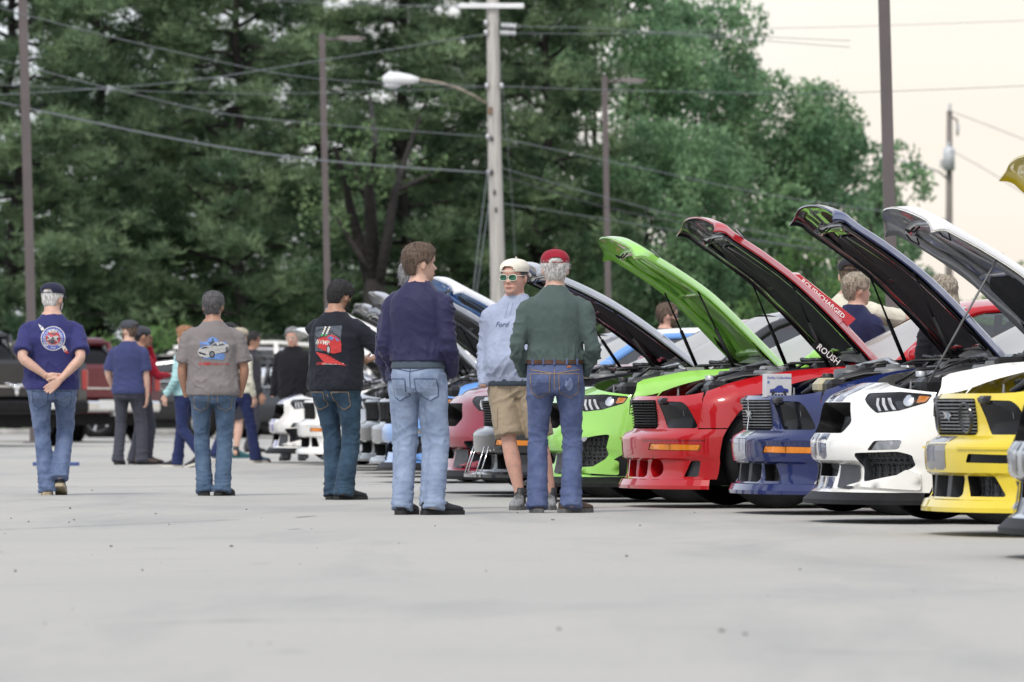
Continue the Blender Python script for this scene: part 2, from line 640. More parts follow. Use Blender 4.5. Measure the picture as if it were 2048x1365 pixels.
def limb(mb, a, b, r0, r1, rng, k=6, wob=.12):
    a = np.array(a, float); b = np.array(b, float)
    L = np.linalg.norm(b - a)
    pts = []
    for i in range(k + 1):
        t = i / k
        p = a + (b - a) * t
        if 0 < i < k: p = p + rng.normal(size=3) * L * wob * .35
        pts.append(tuple(p))
    mb.tube(pts, [r0 + (r1 - r0) * i / k for i in range(k + 1)], 7)
    return pts


def make_oak(name, H, R, seed, leafm, base=.28, per=640, leaf=.185, nb=46):
    rng = np.random.default_rng(seed)
    t = empty(name)
    tr = MB()
    trunk = limb(tr, (0, 0, -.1), (rng.uniform(-.4, .4), rng.uniform(-.4, .4), H * .55), .26 * H / 12, .12 * H / 12, rng, 6, .05)
    blobs = []
    for i in range(nb):
        z = H * rng.uniform(base, 1.0)
        f = (z / H - base) / (1 - base)
        rr = R * math.sqrt(max(.05, 1 - (max(0, f - .35) / .68) ** 2)) * (.55 + .45 * min(1, f / .25))
        a = rng.uniform(0, 2 * pi); q = rr * math.sqrt(rng.uniform(.15, 1)) * .86
        br = rng.uniform(.75, 1.5) * R / 5.5
        x, y = q * cos(a), q * sin(a)
        blobs.append((x, y, min(z, H - br * .7), br))
        if i % 2 == 0:
            j = min(5, 1 + int(f * 5)); limb(tr, trunk[j], (x, y, z - br * .3), .085 * H / 12, .02, rng, 5, .10)
    tr.build('trunk', BARK_M, t)
    link('crown', crown_mesh('crown', blobs, leaf, per, rng), leafm, t)
    return t


def make_pine(name, H, R, seed, nb=60, first=.12):
    """long-needled pine: limbs with upturned plumes of needle tufts"""
    rng = np.random.default_rng(seed)
    t = empty(name)
    tr = MB()
    lean = rng.uniform(-.6, .6, size=2)
    trunk = limb(tr, (0, 0, -.1), (lean[0], lean[1], H), .24, .07, rng, 10, .03)
    tv = np.array(trunk)
    tufts = []
    for i in range(nb):
        f = first + (1 - first) * (i + rng.uniform(0, 1)) / nb
        z = f * H
        a = i * 2.4 + rng.uniform(-.5, .5)
        base = tv[min(10, int(f * 10))] * np.array([1, 1, 0]) + np.array([0, 0, z])
        L = R * (1 - .55 * f) * rng.uniform(.55, 1.1)
        dz = L * rng.uniform(-.05, .35)
        tip = base + np.array([cos(a) * L, sin(a) * L, dz])
        pts = limb(tr, base, tip, .065, .018, rng, 5, .14)
        # plumes along the outer part of the limb
        for k in range(int(4 + L * 2.0)):
            s = rng.uniform(.35, 1.05)
            j = min(4, int(s * 5)); q = np.array(pts[j]) * (1 - (s * 5 - j)) + np.array(pts[min(5, j + 1)]) * (s * 5 - j)
            q = q + rng.normal(size=3) * np.array([.42, .42, .22]) * (.5 + .35 * L / 3)
            for _ in range(14):
                tufts.append(q + rng.normal(size=3) * np.array([.25, .25, .14]))
    T = np.array(tufts)
    n_needle = 11
    k = len(T)
    d = rng.normal(size=(k, n_needle, 3)); d[:, :, 2] = np.abs(d[:, :, 2]) * .9 + .15
    d /= np.linalg.norm(d, axis=2)[:, :, None]
    L = rng.uniform(.22, .42, size=(k, n_needle, 1))
    s = np.cross(d, rng.normal(size=(k, n_needle, 3))); s /= (np.linalg.norm(s, axis=2)[:, :, None] + 1e-9)
    c = T[:, None, :]
    V = np.stack([c - s * .019 + 0 * d, c + s * .019 + 0 * d, c + d * L], axis=2).reshape(-1, 3)
    F = np.arange(len(V)).reshape(-1, 3)
    tr.build('trunk', BARK_M, t)
    link('crown', fast_mesh('crown', V, F, 3), PINE_M, t)
    return t


def dup_tree(src, loc, rz, sc, label, cat, group):
    r = src.copy(); COL.objects.link(r)
    r.location = loc; r.rotation_euler = (0, 0, rz); r.scale = (sc[0], sc[0], sc[1])
    for ch in src.children:
        c = ch.copy(); COL.objects.link(c); c.parent = r
    tag(r, label, cat, group)
    return r


def put(src, used, px, D, rz, sc, label, cat, group):
    D += 20
    loc = ((px - 1024) * D / FPX, D, .08)
    if src not in used:
        used.add(src)
        src.location = loc; src.rotation_euler = (0, 0, rz); src.scale = (sc[0], sc[0], sc[1])
        return tag(src, label, cat, group)
    return dup_tree(src, loc, rz, sc, label, cat, group)

_used = set()
pines = [make_pine('pine_tree', 15.5, 4.3, 21), make_pine('pine_tree', 14.5, 4.8, 22, nb=62, first=.10), make_pine('pine_tree', 16.5, 4.0, 23, nb=54, first=.2)]
PG = 'tall pines behind the lot'
for (k, px, D, rz, sc, lab) in [
        (1, 25, 158, .3, (1.0, 1.0), 'dark pine at the left edge, behind the leftmost brown light pole'),
        (0, 190, 163, 1.2, (1.0, 1.05), 'bushy pine above the man with clasped hands'),
        (2, 345, 172, 2.2, (1.1, 1.0), 'pine behind the two men in caps, left of the grey shirted man'),
        (1, 470, 161, 3.4, (.95, 1.05), 'pine rising directly behind the man in the grey printed shirt'),
        (0, 640, 174, 4.4, (1.05, 1.0), 'pine behind the brown light pole with one lamp head'),
        (2, 800, 166, 5.1, (1.05, 1.02), 'dark pine behind the white street lamp head'),
        (0, 930, 176, .9, (1.0, 1.0), 'pine just left of the wooden utility pole'),
        (1, 1075, 168, 2.8, (.92, 1.0), 'pine just right of the wooden utility pole')]:
    put(pines[k], _used, px, D, rz, sc, lab, 'pine tree', PG)

oaks = [make_oak('broadleaf_tree', 13.5, 4.6, 41, OAK_M, base=.10, nb=74), make_oak('broadleaf_tree', 11.0, 4.4, 42, OAK_M, base=.10, nb=68), make_oak('broadleaf_tree', 9.0, 3.3, 43, OAK_M, base=.12, nb=58)]
OG = 'broadleaf trees on the right behind the cars'
for (k, px, D, rz, sc, lab) in [
        (0, 1215, 178, .4, (1.0, 1.02), 'tall leafy tree behind the brown light pole with two lamp heads'),
        (0, 1400, 186, 2.0, (.98, 1.0), 'tallest leafy tree above the red car hood'),
        (1, 1330, 170, 3.1, (.75, .82), 'rounded leafy tree behind the light green car hood'),
        (1, 1560, 188, 1.0, (1.0, 1.0), 'leafy tree stepping down above the blue car hood'),
        (2, 1690, 196, 4.0, (1.0, 1.13), 'leafy tree just left of the big brown pole on the right'),
        (2, 1790, 205, 5.2, (.62, .93), 'small leafy tree just right of the big brown pole')]:
    put(oaks[k], _used, px, D, rz, sc, lab, 'tree', OG)

pal = [make_oak('pale_tree', 10.0, 4.6, 61, PALE_M, base=.05, nb=50, per=300, leaf=.2), make_oak('pale_tree', 6.0, 3.0, 62, PALE_M, base=.03, nb=30, per=380, leaf=.17)]
BG_ = 'pale green trees showing through behind the pines'
for (k, px, D, rz, sc, lab) in [
        (0, 80, 215, 0, (1.15, .95), 'pale green tree glimpsed low behind the leftmost pines'),
        (0, 420, 225, 1.5, (1.15, 1.05), 'pale green tree glimpsed behind the pine over the grey shirted man'),
        (0, 720, 220, 2.5, (1.2, 1.0), 'pale green tree glimpsed left of the white street lamp'),
        (0, 1010, 230, 3.5, (1, 1.0), 'pale green tree glimpsed behind the wooden utility pole'),
        (0, 240, 250, .7, (1.25, .62), 'far pale tree low behind the second pine from the left'),
        (0, 560, 255, 4.1, (1.25, .66), 'far pale tree low between the grey and black shirted men'),
        (0, 870, 250, 5.0, (1.2, .66), 'far pale tree low behind the tall young man'),
        (0, 1180, 245, 5.9, (1.2, .8), 'far pale tree low behind the red capped man'),
        (1, 1650, 175, .5, (1.0, .95), 'bright green low tree behind the blue car hood'),
        (1, 1790, 230, 1.7, (1.2, 1.0), 'bright green low tree behind the silver white hood'),
        (1, 1930, 300, 2.7, (1.4, .95), 'far pale tree low at the right by the distant utility pole'),
        (1, 2060, 260, 3.7, (1.1, 1.2), 'far pale tree at the right edge of the view')]:
    put(pal[k], _used, px, D, rz, sc, lab, 'tree', BG_)

# big forked hardwood standing among the pines
ft = empty('forked_tree', (at(752, HY, 172).x, 172, .08))
fo = Vector((at(752, HY, 172).x, 172, 0))
def fl_(px, py, dy=0.0): return tuple(at(px, py, 172 + dy) - fo)
ftm = MB(); frng = np.random.default_rng(5)
ftm.tube([(0, 0, -.2), fl_(753, 700), fl_(752, 640), fl_(750, 590), fl_(748, 540)], [.50, .42, .36, .30, .16], 12)
fends = []
for (pts, r0) in [([(749, 600), (722, 500), (700, 420), (690, 360), (668, 300)], .20), ([(750, 600), (742, 450), (738, 380), (752, 300), (740, 200)], .22), ([(752, 600), (775, 480), (790, 390), (812, 320), (840, 240)], .17), ([(748, 560), (715, 510), (690, 470), (672, 440)], .11), ([(742, 420), (715, 370), (708, 330), (640, 290)], .09), ([(790, 390), (830, 370), (868, 350)], .08)]:
    P = [Vector(fl_(x, y, frng.uniform(-.6, .6) * i)) for i, (x, y) in enumerate(pts)]
    ftm.tube(P, [r0 * (1 - .75 * i / (len(P) - 1)) for i in range(len(P))], 8); fends += P[2:]
ftm.build('trunk', BARK_M, ft)
link('crown', crown_mesh('crown', [(p.x + frng.normal() * .5, p.y + frng.normal() * .5, p.z + .3, frng.uniform(.4, .75)) for p in fends], .15, 300, frng), HEDGE_M, ft)
tag(ft, 'dark forked hardwood trunk rising behind the tall young man', 'tree', 'broadleaf trees on the right behind the cars' if False else None)

# understorey shrubs along the back of the lot
bush = []
for sd in (81, 82):
    rng = np.random.default_rng(sd)
    t = empty('understorey_shrub')
    st = MB(); bl = []
    for i in range(16):
        a = rng.uniform(0, 2 * pi); q = 1.5 * math.sqrt(rng.uniform(0, 1)); z = rng.uniform(.35, 2.2)
        bl.append((q * cos(a), q * sin(a), z, rng.uniform(.5, .85)))
        limb(st, (0, 0, -.05), (q * cos(a) * .8, q * sin(a) * .8, z), .03, .01, rng, 4, .1)
    st.build('stem', BARK_M, t)
    link('foliage', crown_mesh('foliage', bl, .14, 620, rng), OAK_M if sd == 81 else PALE_M, t)
    bush.append(t)
spots = [(-10, 150, 1.0), (95, 147, .8), (190, 152, 1.1), (290, 148, .95), (395, 151, 1.15), (500, 147, .9), (600, 150, 1.15), (700, 153, 1.0), (800, 149, 1.2), (905, 152, 1.0), (1010, 150, 1.1), (1105, 153, 1.0), (1210, 150, 1.15), (1320, 155, 1.1), (1430, 152, 1.25), (1540, 156, 1.1), (1640, 160, 1.1), (1760, 165, 1.0)]
ORD = ['leftmost', 'second', 'third', 'fourth', 'fifth', 'sixth', 'seventh', 'eighth', 'ninth', 'tenth', 'eleventh', 'twelfth', 'thirteenth', 'fourteenth', 'fifteenth', 'sixteenth', 'seventeenth', 'rightmost']
for i, (px, D, s) in enumerate(spots):
    lab = 'dark leafy shrub under the trees, %s of the shrub row%s' % (ORD[i], '' if i in (0, 17) else ' from the left')
    put(bush[i % 2], _used, px, D + 6 * ((i * 7) % 5), i * 1.3, (s * (.95 + .12 * (i % 3)), s * (.62 + .17 * ((i * 5) % 4))), lab, 'shrub', 'shrubs along the back of the lot')

# ------------------------------------------------------------------ poles, lamps, wires
BROWN_M = mat('brown_pole_paint', (.105, .088, .088), .55, var=.10, scale=2)
WOOD_M = mat('weathered_pole_wood', (.40, .385, .36), .9, var=.22, scale=4, bmp=.6, bscale=14, stretch=(6, 6, .3))
DWOOD_M = mat('dark_pole_wood', (.20, .18, .165), .9, var=.2, scale=4, stretch=(6, 6, .3))
GALV_M = mat('galvanised_steel', (.50, .51, .53), .4, metal=.7, var=.1, scale=6)
WIRE_M = mat('wire_aluminium', (.20, .22, .24), .55, metal=.2, var=.08, scale=3)
DWIRE_M = mat('wire_black', (.05, .055, .06), .6, var=.1, scale=3)
RUST_M = mat('rusty_steel', (.20, .13, .08), .8, var=.4, scale=6)
LENS_M = mat('lamp_housing_white', (.72, .73, .74), .35, var=.06, scale=4)
PORC_M = mat('porcelain', (.55, .57, .60), .25, var=.1, scale=8)


def light_pole(px_top, py_top, px_bot, D, width, label, heads, arm=.0, gap=False):
    base = at(px_bot, HY, D); base.z = 0
    # continue the lean seen in the photograph down to the ground
    py_b = HY + HC * FPX / D
    top = at(px_top, py_top, D)
    t = empty('light_pole', (base.x, base.y, 0))
    tp = top - base
    mb = MB()
    w = width / 2
    V = []
    for (o, ww) in ((Vector((0, 0, .03)), w), (tp, w * .92)):
        V += [o + Vector((-ww, -ww, 0)), o + Vector((ww, -ww, 0)), o + Vector((ww, ww, 0)), o + Vector((-ww, ww, 0))]
    mb.add(V, [(0, 1, 5, 4), (1, 2, 6, 5), (2, 3, 7, 6), (3, 0, 4, 7), (7, 6, 5, 4)])
    mb.build('shaft', BROWN_M, t, smooth=False)
    MB().box((0, 0, .02), (width * 2.4, width * 2.4, .04), bev=.01).build('base_plate', BROWN_M, t, smooth=False)
    for (side, ln) in heads:
        a = MB(); a.tube([tp + Vector((0, 0, -.14)), tp + Vector((side * .32, 0, -.12))], .035, 8); a.build('arm', BROWN_M, t)
        h = MB()
        # shoe-box style flat head
        for_z = tp.z - .10
        prof = [(.0, .02, .05), (.12, .075, .16), (.55, .07, .19), (ln, .03, .13)]
        V = []; F = []
        for (dx, hh, yy) in prof:
            x = tp.x + side * (.30 + dx)
            V += [(x, -yy, for_z - hh * .6), (x, yy, for_z - hh * .6), (x, yy * .8, for_z + hh * .6), (x, -yy * .8, for_z + hh * .6)]
        for i in range(len(prof) - 1):
            for k in range(4): F.append((i * 4 + k, i * 4 + (k + 1) % 4, (i + 1) * 4 + (k + 1) % 4, (i + 1) * 4 + k))
        F += [(3, 2, 1, 0), tuple(range(len(V) - 4, len(V)))]
        h.add(V, F)
        hd = h.build('lamp_head', BROWN_M, t, smooth=False)
        MB().box((tp.x + side * (.30 + ln * .62), 0, for_z - .055), (ln * .5, .22, .02), bev=.005).build('lens', LENS_M, hd, smooth=False)
    tag(t, label, 'light pole', 'brown square light poles in the lot')
    return t

light_pole(38, -260, 69, 126, .175, 'leftmost brown light pole, crossing the left edge of the trees', [(1, .7)])
light_pole(644, 68, 661, 148, .15, 'brown light pole with one lamp head, behind the black shirted man', [(1, .70)])
light_pole(1209, 153, 1221, 158, .15, 'brown light pole with one lamp head, behind the light green hood', [(1, .72)])
light_pole(1757, -420, 1792, 82, .150, 'thick brown light pole at the right, tallest and nearest of the poles', [(1, .7)])

# wooden utility pole with cross-arm and cobra-head street lamp
UD = 142.0
ub = at(999, HY, UD); ub.z = 0
up_ = empty('utility_pole', (ub.x, ub.y, 0))
def ul(px, py, dD=0.0):
    p = at(px, py, UD + dD); return p - Vector((ub.x, ub.y, 0))
MB().tube([(0, 0, -.1), ul(996, 560), ul(989, 300), ul(985, 0), ul(981, -190)], [.175, .165, .148, .135, .125], 16).build('pole_shaft', WOOD_M, up_)
cb = MB(); cb.box((ul(983, 13) + Vector((0, -.17, 0))), (1.42, .10, .11), bev=.012); cb.build('cross_arm', LENS_M, up_, smooth=False)
def insul(a, b, r, parent, k=6):
    mb = MB(); a = Vector(a); b = Vector(b)
    pts = []; rr = []
    for i in range(k * 2 + 1):
        pts.append(a.lerp(b, i / (2 * k))); rr.append(r if i % 2 else r * .35)
    mb.tube(pts, rr, 8)
    return mb.build('insulator', PORC_M, parent)
insul(ul(1002, 51, -.15), ul(1032, 53, -.15), .07, up_); insul(ul(1000, 66, -.15), ul(1032, 67, -.15), .07, up_)
insul(ul(925, 13, -.17), ul(912, 13, -.17), .06, up_, 3); insul(ul(1022, 13, -.17), ul(1048, 13, -.17), .06, up_, 3)
for (px, py) in ((972, 46), (972, 66), (974, 172), (1003, 172), (976, 274), (977, 345)):
    MB().box(ul(px, py, -.12), (.09, .09, .12), bev=.02).build('bracket', GALV_M, up_)
MB().box(ul(980, 222, -.15), (.09, .06, .16), bev=.01).build('clamp', RUST_M, up_)
arm_pts = [ul(974, 208, -.1), ul(948, 192, -.3), ul(915, 176, -.45), ul(880, 166, -.55), ul(832, 159, -.6)]
MB().tube(arm_pts, .030, 8).build('lamp_arm', mat('tarnished_arm', (.30, .26, .21), .6, metal=.3, var=.3, scale=5), up_)
hd = MB(); hp = [ul(838, 160, -.6), ul(822, 159, -.6), ul(798, 158, -.6), ul(778, 158, -.6), ul(765, 160, -.6)]
hd.tube(hp, [.05, .10, .145, .15, .07], 14, sx=1.2)
lh = hd.build('street_lamp_head', LENS_M, up_)
MB().ell(ul(785, 170, -.6), (.19, .13, .09), 14, 8).build('glass_lens', PORC_M, lh)
for (px, py) in ((984, 278), (989, 385), (992, 420), (984, 345)):
    MB().box(ul(px, py, -.17), (.05, .03, .10)).build('bolt_plate', DWIRE_M, up_)
tag(up_, 'pale wooden utility pole with white street lamp arm, behind the talking men', 'utility pole')

# distant utility pole with transformer, far right
FD = 300.0
fb = at(1897, HY, FD); fb.z = 0
fp = empty('utility_pole', (fb.x, fb.y, 0))
def fl(px, py): return at(px, py, FD) - Vector((fb.x, fb.y, 0))
MB().tube([(0, 0, -.1), fl(1898, 500), fl(1899, 222)], [.21, .17, .13], 12).build('pole_shaft', DWOOD_M, fp)
MB().lathe([(0, -.55), (.27, -.55), (.27, .45), (.2, .52), (0, .52)], 16, Matrix.Translation(fl(1897, 318) + Vector((0, -.35, 0)))).build('transformer', PORC_M, fp)
for (px, py) in ((1897, 296), (1899, 218), (1915, 258), (1882, 330)):
    insul(fl(px, py) + Vector((0, -.2, -.15)), fl(px, py) + Vector((0, -.2, .25)), .1, fp, 3)
MB().tube([fl(1899, 232), fl(1914, 240), fl(1915, 272)], .05, 6).build('fuse_arm', DWIRE_M, fp)
MB().tube([fl(1896, 360), fl(1880, 345), fl(1845, 332), fl(1790, 320)], .05, 6).build('lamp_arm', GALV_M, fp)
MB().ell(fl(1772, 318), (.5, .22, .18), 12, 6).build('street_lamp_head', LENS_M, fp)
tag(fp, 'distant dark utility pole with grey transformer, standing against the pale sky', 'utility pole')


def wire(pts, r, label, m=WIRE_M, D0=UD, D1=UD):
    """sagging line through photo points; ends at D0..D1"""
    k = len(pts)
    W3 = [at(p[0], p[1], D0 + (D1 - D0) * i / (k - 1)) for i, p in enumerate(pts)]
    # Catmull-Rom
    out = []
    for i in range(k - 1):
        p0 = W3[max(0, i - 1)]; p1 = W3[i]; p2 = W3[i + 1]; p3 = W3[min(k - 1, i + 2)]
        for q in range(6):
            t = q / 6
            out.append(.5 * ((2 * p1) + (p2 - p0) * t + (2 * p0 - 5 * p1 + 4 * p2 - p3) * t * t + (3 * p1 - p0 - 3 * p2 + p3) * t ** 3))
    out.append(W3[-1])
    o = MB().tube(out, r * .62, 6).build('overhead_wire', m)
    tag(o, label, 'wire', 'overhead wires')
    return o

wire([(-400, -100), (50, 30), (400, 115), (640, 158), (974, 173)], .014, 'thin overhead wire dropping from the top left corner to the wooden utility pole', D0=118, D1=UD - .1)
wire([(-300, 208), (0, 190), (350, 165), (650, 120), (974, 68)], .016, 'overhead wire rising from the left edge to the top of the wooden utility pole', D0=128, D1=UD - .1)
wire([(-300, 158), (0, 170), (500, 188), (974, 175)], .011, 'faint overhead wire running nearly level from the left edge to the wooden pole', D0=135, D1=UD + .1)
wire([(-300, 40), (0, 120), (250, 184), (500, 235), (975, 274)], .016, 'middle overhead wire sloping down from the left edge to the wooden pole', D0=120, D1=UD - .1)
wire([(-300, 140), (0, 205), (370, 282), (650, 322), (976, 346)], .030, 'thick bundled overhead cable, lowest of those left of the wooden pole', D0=120, D1=UD - .1)
wire([(-200, -60), (300, -22), (600, 4), (914, 14)], .014, 'overhead wire along the top edge ending at the white cross arm', D0=135, D1=UD - .2)
wire([(1032, 53), (1180, 56), (1340, 66), (1700, 82)], .013, 'upper of two close wires leaving the top of the wooden pole to the right', D0=UD, D1=150)
wire([(1032, 67), (1180, 68), (1340, 69), (1700, 95)], .013, 'lower of two close wires leaving the top of the wooden pole to the right', D0=UD, D1=151)
wire([(1003, 173), (1250, 181), (1640, 187), (2100, 170)], .015, 'nearly level wire running right from the wooden pole across the leafy trees', D0=UD, D1=152)
wire([(998, 276), (1300, 340), (1563, 394), (1900, 440)], .015, 'wire sloping down right from the wooden pole, highest of the lower bundle', D0=UD, D1=150)
wire([(998, 335), (1200, 392), (1368, 434), (1700, 500)], .014, 'wire sloping down right from the wooden pole, second of the lower bundle', D0=UD, D1=149)
wire([(998, 350), (1200, 412), (1400, 455), (1700, 520)], .020, 'thick dark wire sloping down right from the wooden pole behind the red hood', DWIRE_M, D0=UD, D1=149)
wire([(998, 406), (1200, 437), (1400, 468), (1750, 510)], .013, 'lowest wire sloping down right from the wooden pole', D0=UD, D1=149)
wire([(1300, 66), (1470, 59), (1760, 52), (2200, 36)], .012, 'single faint wire crossing the open sky at the top right', D0=170, D1=170)
wire([(976, 338), (958, 480), (936, 680), (915, 872)], .012, 'left one of two guy wires bracing the wooden pole', WIRE_M, D0=UD - .2, D1=136)
wire([(979, 400), (962, 520), (942, 680), (925, 872)], .012, 'right one of two guy wires bracing the wooden pole', WIRE_M, D0=UD - .2, D1=136)
wire([(1001, 120), (1012, 260), (1026, 430), (1038, 700), (1045, 874)], .010, 'thin guy wire right of the wooden pole, coming down behind the white capped man', WIRE_M, D0=UD + .1, D1=146)
wire([(1899, 222), (1960, 245), (2100, 300)], .03, 'far faint wire leaving the distant pole to the right', D0=FD, D1=280)
wire([(1900, 300), (1980, 345), (2100, 420)], .03, 'far faint lower wire leaving the distant pole to the right', D0=FD, D1=270)
# ------------------------------------------------------------------ car materials
BLACKP = mat('black_plastic', (.010, .010, .011), .55, var=.25, scale=12, spec=.2)
SATIN = mat('dark_grey_plastic', (.045, .048, .056), .5, var=.12, scale=9)
GLOSSB = paint('gloss_black_trim', (.012, .012, .014), rough=.25)
RUBBER = mat('tyre_rubber', (.010, .010, .0105), .8, var=.25, scale=14, bmp=.3, bscale=60, spec=.2)
ALLOY = mat('alloy_rim', (.55, .56, .58), .28, metal=.9, var=.06, scale=5)
DALLOY = mat('dark_alloy_rim', (.10, .10, .11), .3, metal=.8, var=.1, scale=5)
CHROME = mat('chrome_trim', (.78, .79, .80), .08, metal=1.0, var=.04, scale=5)
LINER = mat('hood_insulation', (.014, .014, .016), .9, var=.4, scale=25, bmp=.5, bscale=50)
ENGB = mat('engine_black', (.016, .016, .018), .38, var=.3, scale=9)
ENGG = mat('engine_grey', (.16, .165, .17), .45, metal=.3, var=.2, scale=12)
ENGA = mat('engine_aluminium', (.52, .53, .54), .35, metal=.8, var=.12, scale=14)
TANK = mat('coolant_tank_plastic', (.46, .42, .28), .4, var=.1, scale=8)
AMBER = mat('amber_lens', (.66, .20, .004), .16, coat=.6, var=.18, scale=9)
SMOKE = mat('smoked_lens', (.006, .0065, .008), .10, coat=.1, spec=.25, var=.2, scale=5)
REDL = mat('red_lens', (.30, .01, .012), .12, coat=1.0, var=.2, scale=10)
LBAR = mat('lamp_bar_white', (.82, .83, .85), .3, var=.04, scale=8)
REFL = mat('lamp_reflector', (.62, .64, .66), .12, metal=.9, var=.15, scale=16)
WHITEV = mat('white_vinyl', (.80, .80, .78), .5, var=.05, scale=9)
SEATM = mat('seat_black', (.03, .03, .033), .7, var=.2, scale=14)


def glass_mat(key, tint, refl_ior=1.55, film=0.0):
    if key in MATS: return MATS[key]
    m = bpy.data.materials.new(key); m.use_nodes = True
    n = m.node_tree; n.nodes.clear()
    out = n.nodes.new('ShaderNodeOutputMaterial')
    tr = n.nodes.new('ShaderNodeBsdfTransparent'); tr.inputs[0].default_value = (*tint, 1)
    gl = n.nodes.new('ShaderNodeBsdfGlossy'); gl.inputs['Roughness'].default_value = .01
    fr = n.nodes.new('ShaderNodeFresnel'); fr.inputs[0].default_value = refl_ior
    tc_ = n.nodes.new('ShaderNodeTexCoord'); no = n.nodes.new('ShaderNodeTexNoise'); no.inputs['Scale'].default_value = 3.0
    n.links.new(tc_.outputs['Object'], no.inputs['Vector'])
    mp = n.nodes.new('ShaderNodeMapRange'); mp.inputs[3].default_value = .005; mp.inputs[4].default_value = .03
    n.links.new(no.outputs['Fac'], mp.inputs[0]); n.links.new(mp.outputs[0], gl.inputs['Roughness'])
    mi = n.nodes.new('ShaderNodeMixShader')
    n.links.new(fr.outputs[0], mi.inputs[0]); n.links.new(tr.outputs[0], mi.inputs[1]); n.links.new(gl.outputs[0], mi.inputs[2])
    if film:      # pale diffuse film, a bright sky sheen painted into the glass
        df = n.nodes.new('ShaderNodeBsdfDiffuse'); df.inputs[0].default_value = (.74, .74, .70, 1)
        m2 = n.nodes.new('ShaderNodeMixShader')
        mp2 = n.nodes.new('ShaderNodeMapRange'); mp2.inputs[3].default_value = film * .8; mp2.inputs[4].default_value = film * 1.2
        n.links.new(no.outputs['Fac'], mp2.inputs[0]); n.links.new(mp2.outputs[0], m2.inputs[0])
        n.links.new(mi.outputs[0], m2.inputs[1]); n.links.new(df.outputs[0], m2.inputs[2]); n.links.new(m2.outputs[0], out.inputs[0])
    else:
        n.links.new(mi.outputs[0], out.inputs[0])
    MATS[key] = m
    return m

GLASS = glass_mat('window_glass', (.30, .33, .34), 1.9)
CLEAR = glass_mat('clear_lamp_cover', (.92, .93, .95), 1.45)


def mesh_grille_mat():
    m, n, b = new_mat('honeycomb_grille')
    tc_ = n.nodes.new('ShaderNodeTexCoord')
    v = n.nodes.new('ShaderNodeTexVoronoi'); v.feature = 'DISTANCE_TO_EDGE'; v.inputs['Scale'].default_value = 34.0; v.inputs['Randomness'].default_value = .15
    n.links.new(tc_.outputs['Object'], v.inputs['Vector'])
    r = n.nodes.new('ShaderNodeValToRGB')
    r.color_ramp.elements[0].position = .10; r.color_ramp.elements[0].color = (.05, .052, .056, 1)
    r.color_ramp.elements[1].position = .16; r.color_ramp.elements[1].color = (.003, .003, .003, 1)
    n.links.new(v.outputs['Distance'], r.inputs[0]); n.links.new(r.outputs[0], b.inputs['Base Color'])
    b.inputs['Roughness'].default_value = .5
    inv = n.nodes.new('ShaderNodeMath'); inv.operation = 'SUBTRACT'; inv.inputs[0].default_value = .2
    n.links.new(v.outputs['Distance'], inv.inputs[1])
    bump(n, b, inv.outputs[0], .8, .03)
    return m

HONEY = mesh_grille_mat()

TH = radians(10.0)      # cars stand side by side, noses turned a little towards the camera
CW = .97                # half width

STY = {
    'old': dict(x0=curve([(.10, .90), (.135, .935), (.195, .93), (.205, .88), (.24, .855), (.335, .858), (.352, .893), (.42, .903), (.492, .905), (.515, .893), (.548, .832), (.575, .805), (.65, .81), (.75, .825), (.79, .805), (.83, .74)]),
                zc=curve([(.95, .775), (.72, .785), (.60, .80), (.36, .87), (0, .95), (-.33, .985), (-.8, 1.01), (-1.5, 1.02), (-2.4, 1.05), (-3.2, 1.09), (-4.2, 1.10)]),
                n=2.2, hf=.79, nose=.80, roof=1.50),
    'new': dict(x0=curve([(.10, .95), (.125, .97), (.185, .97), (.20, .91), (.28, .885), (.36, .875), (.388, .93), (.41, .94), (.50, .945), (.55, .915), (.62, .885), (.72, .86), (.78, .81), (.83, .70), (.87, .58)]),
                zc=curve([(.95, .80), (.78, .825), (.66, .85), (.45, .885), (.28, .92), (-.1, .985), (-.5, 1.0), (-.85, 1.01), (-1.5, 1.0), (-2.4, 1.06), (-3.0, 1.10), (-4.2, 1.11)]),
                n=2.2, hf=.66, nose=.86, roof=1.46),
}
WB = -2.90              # rear axle
TAIL = -4.10


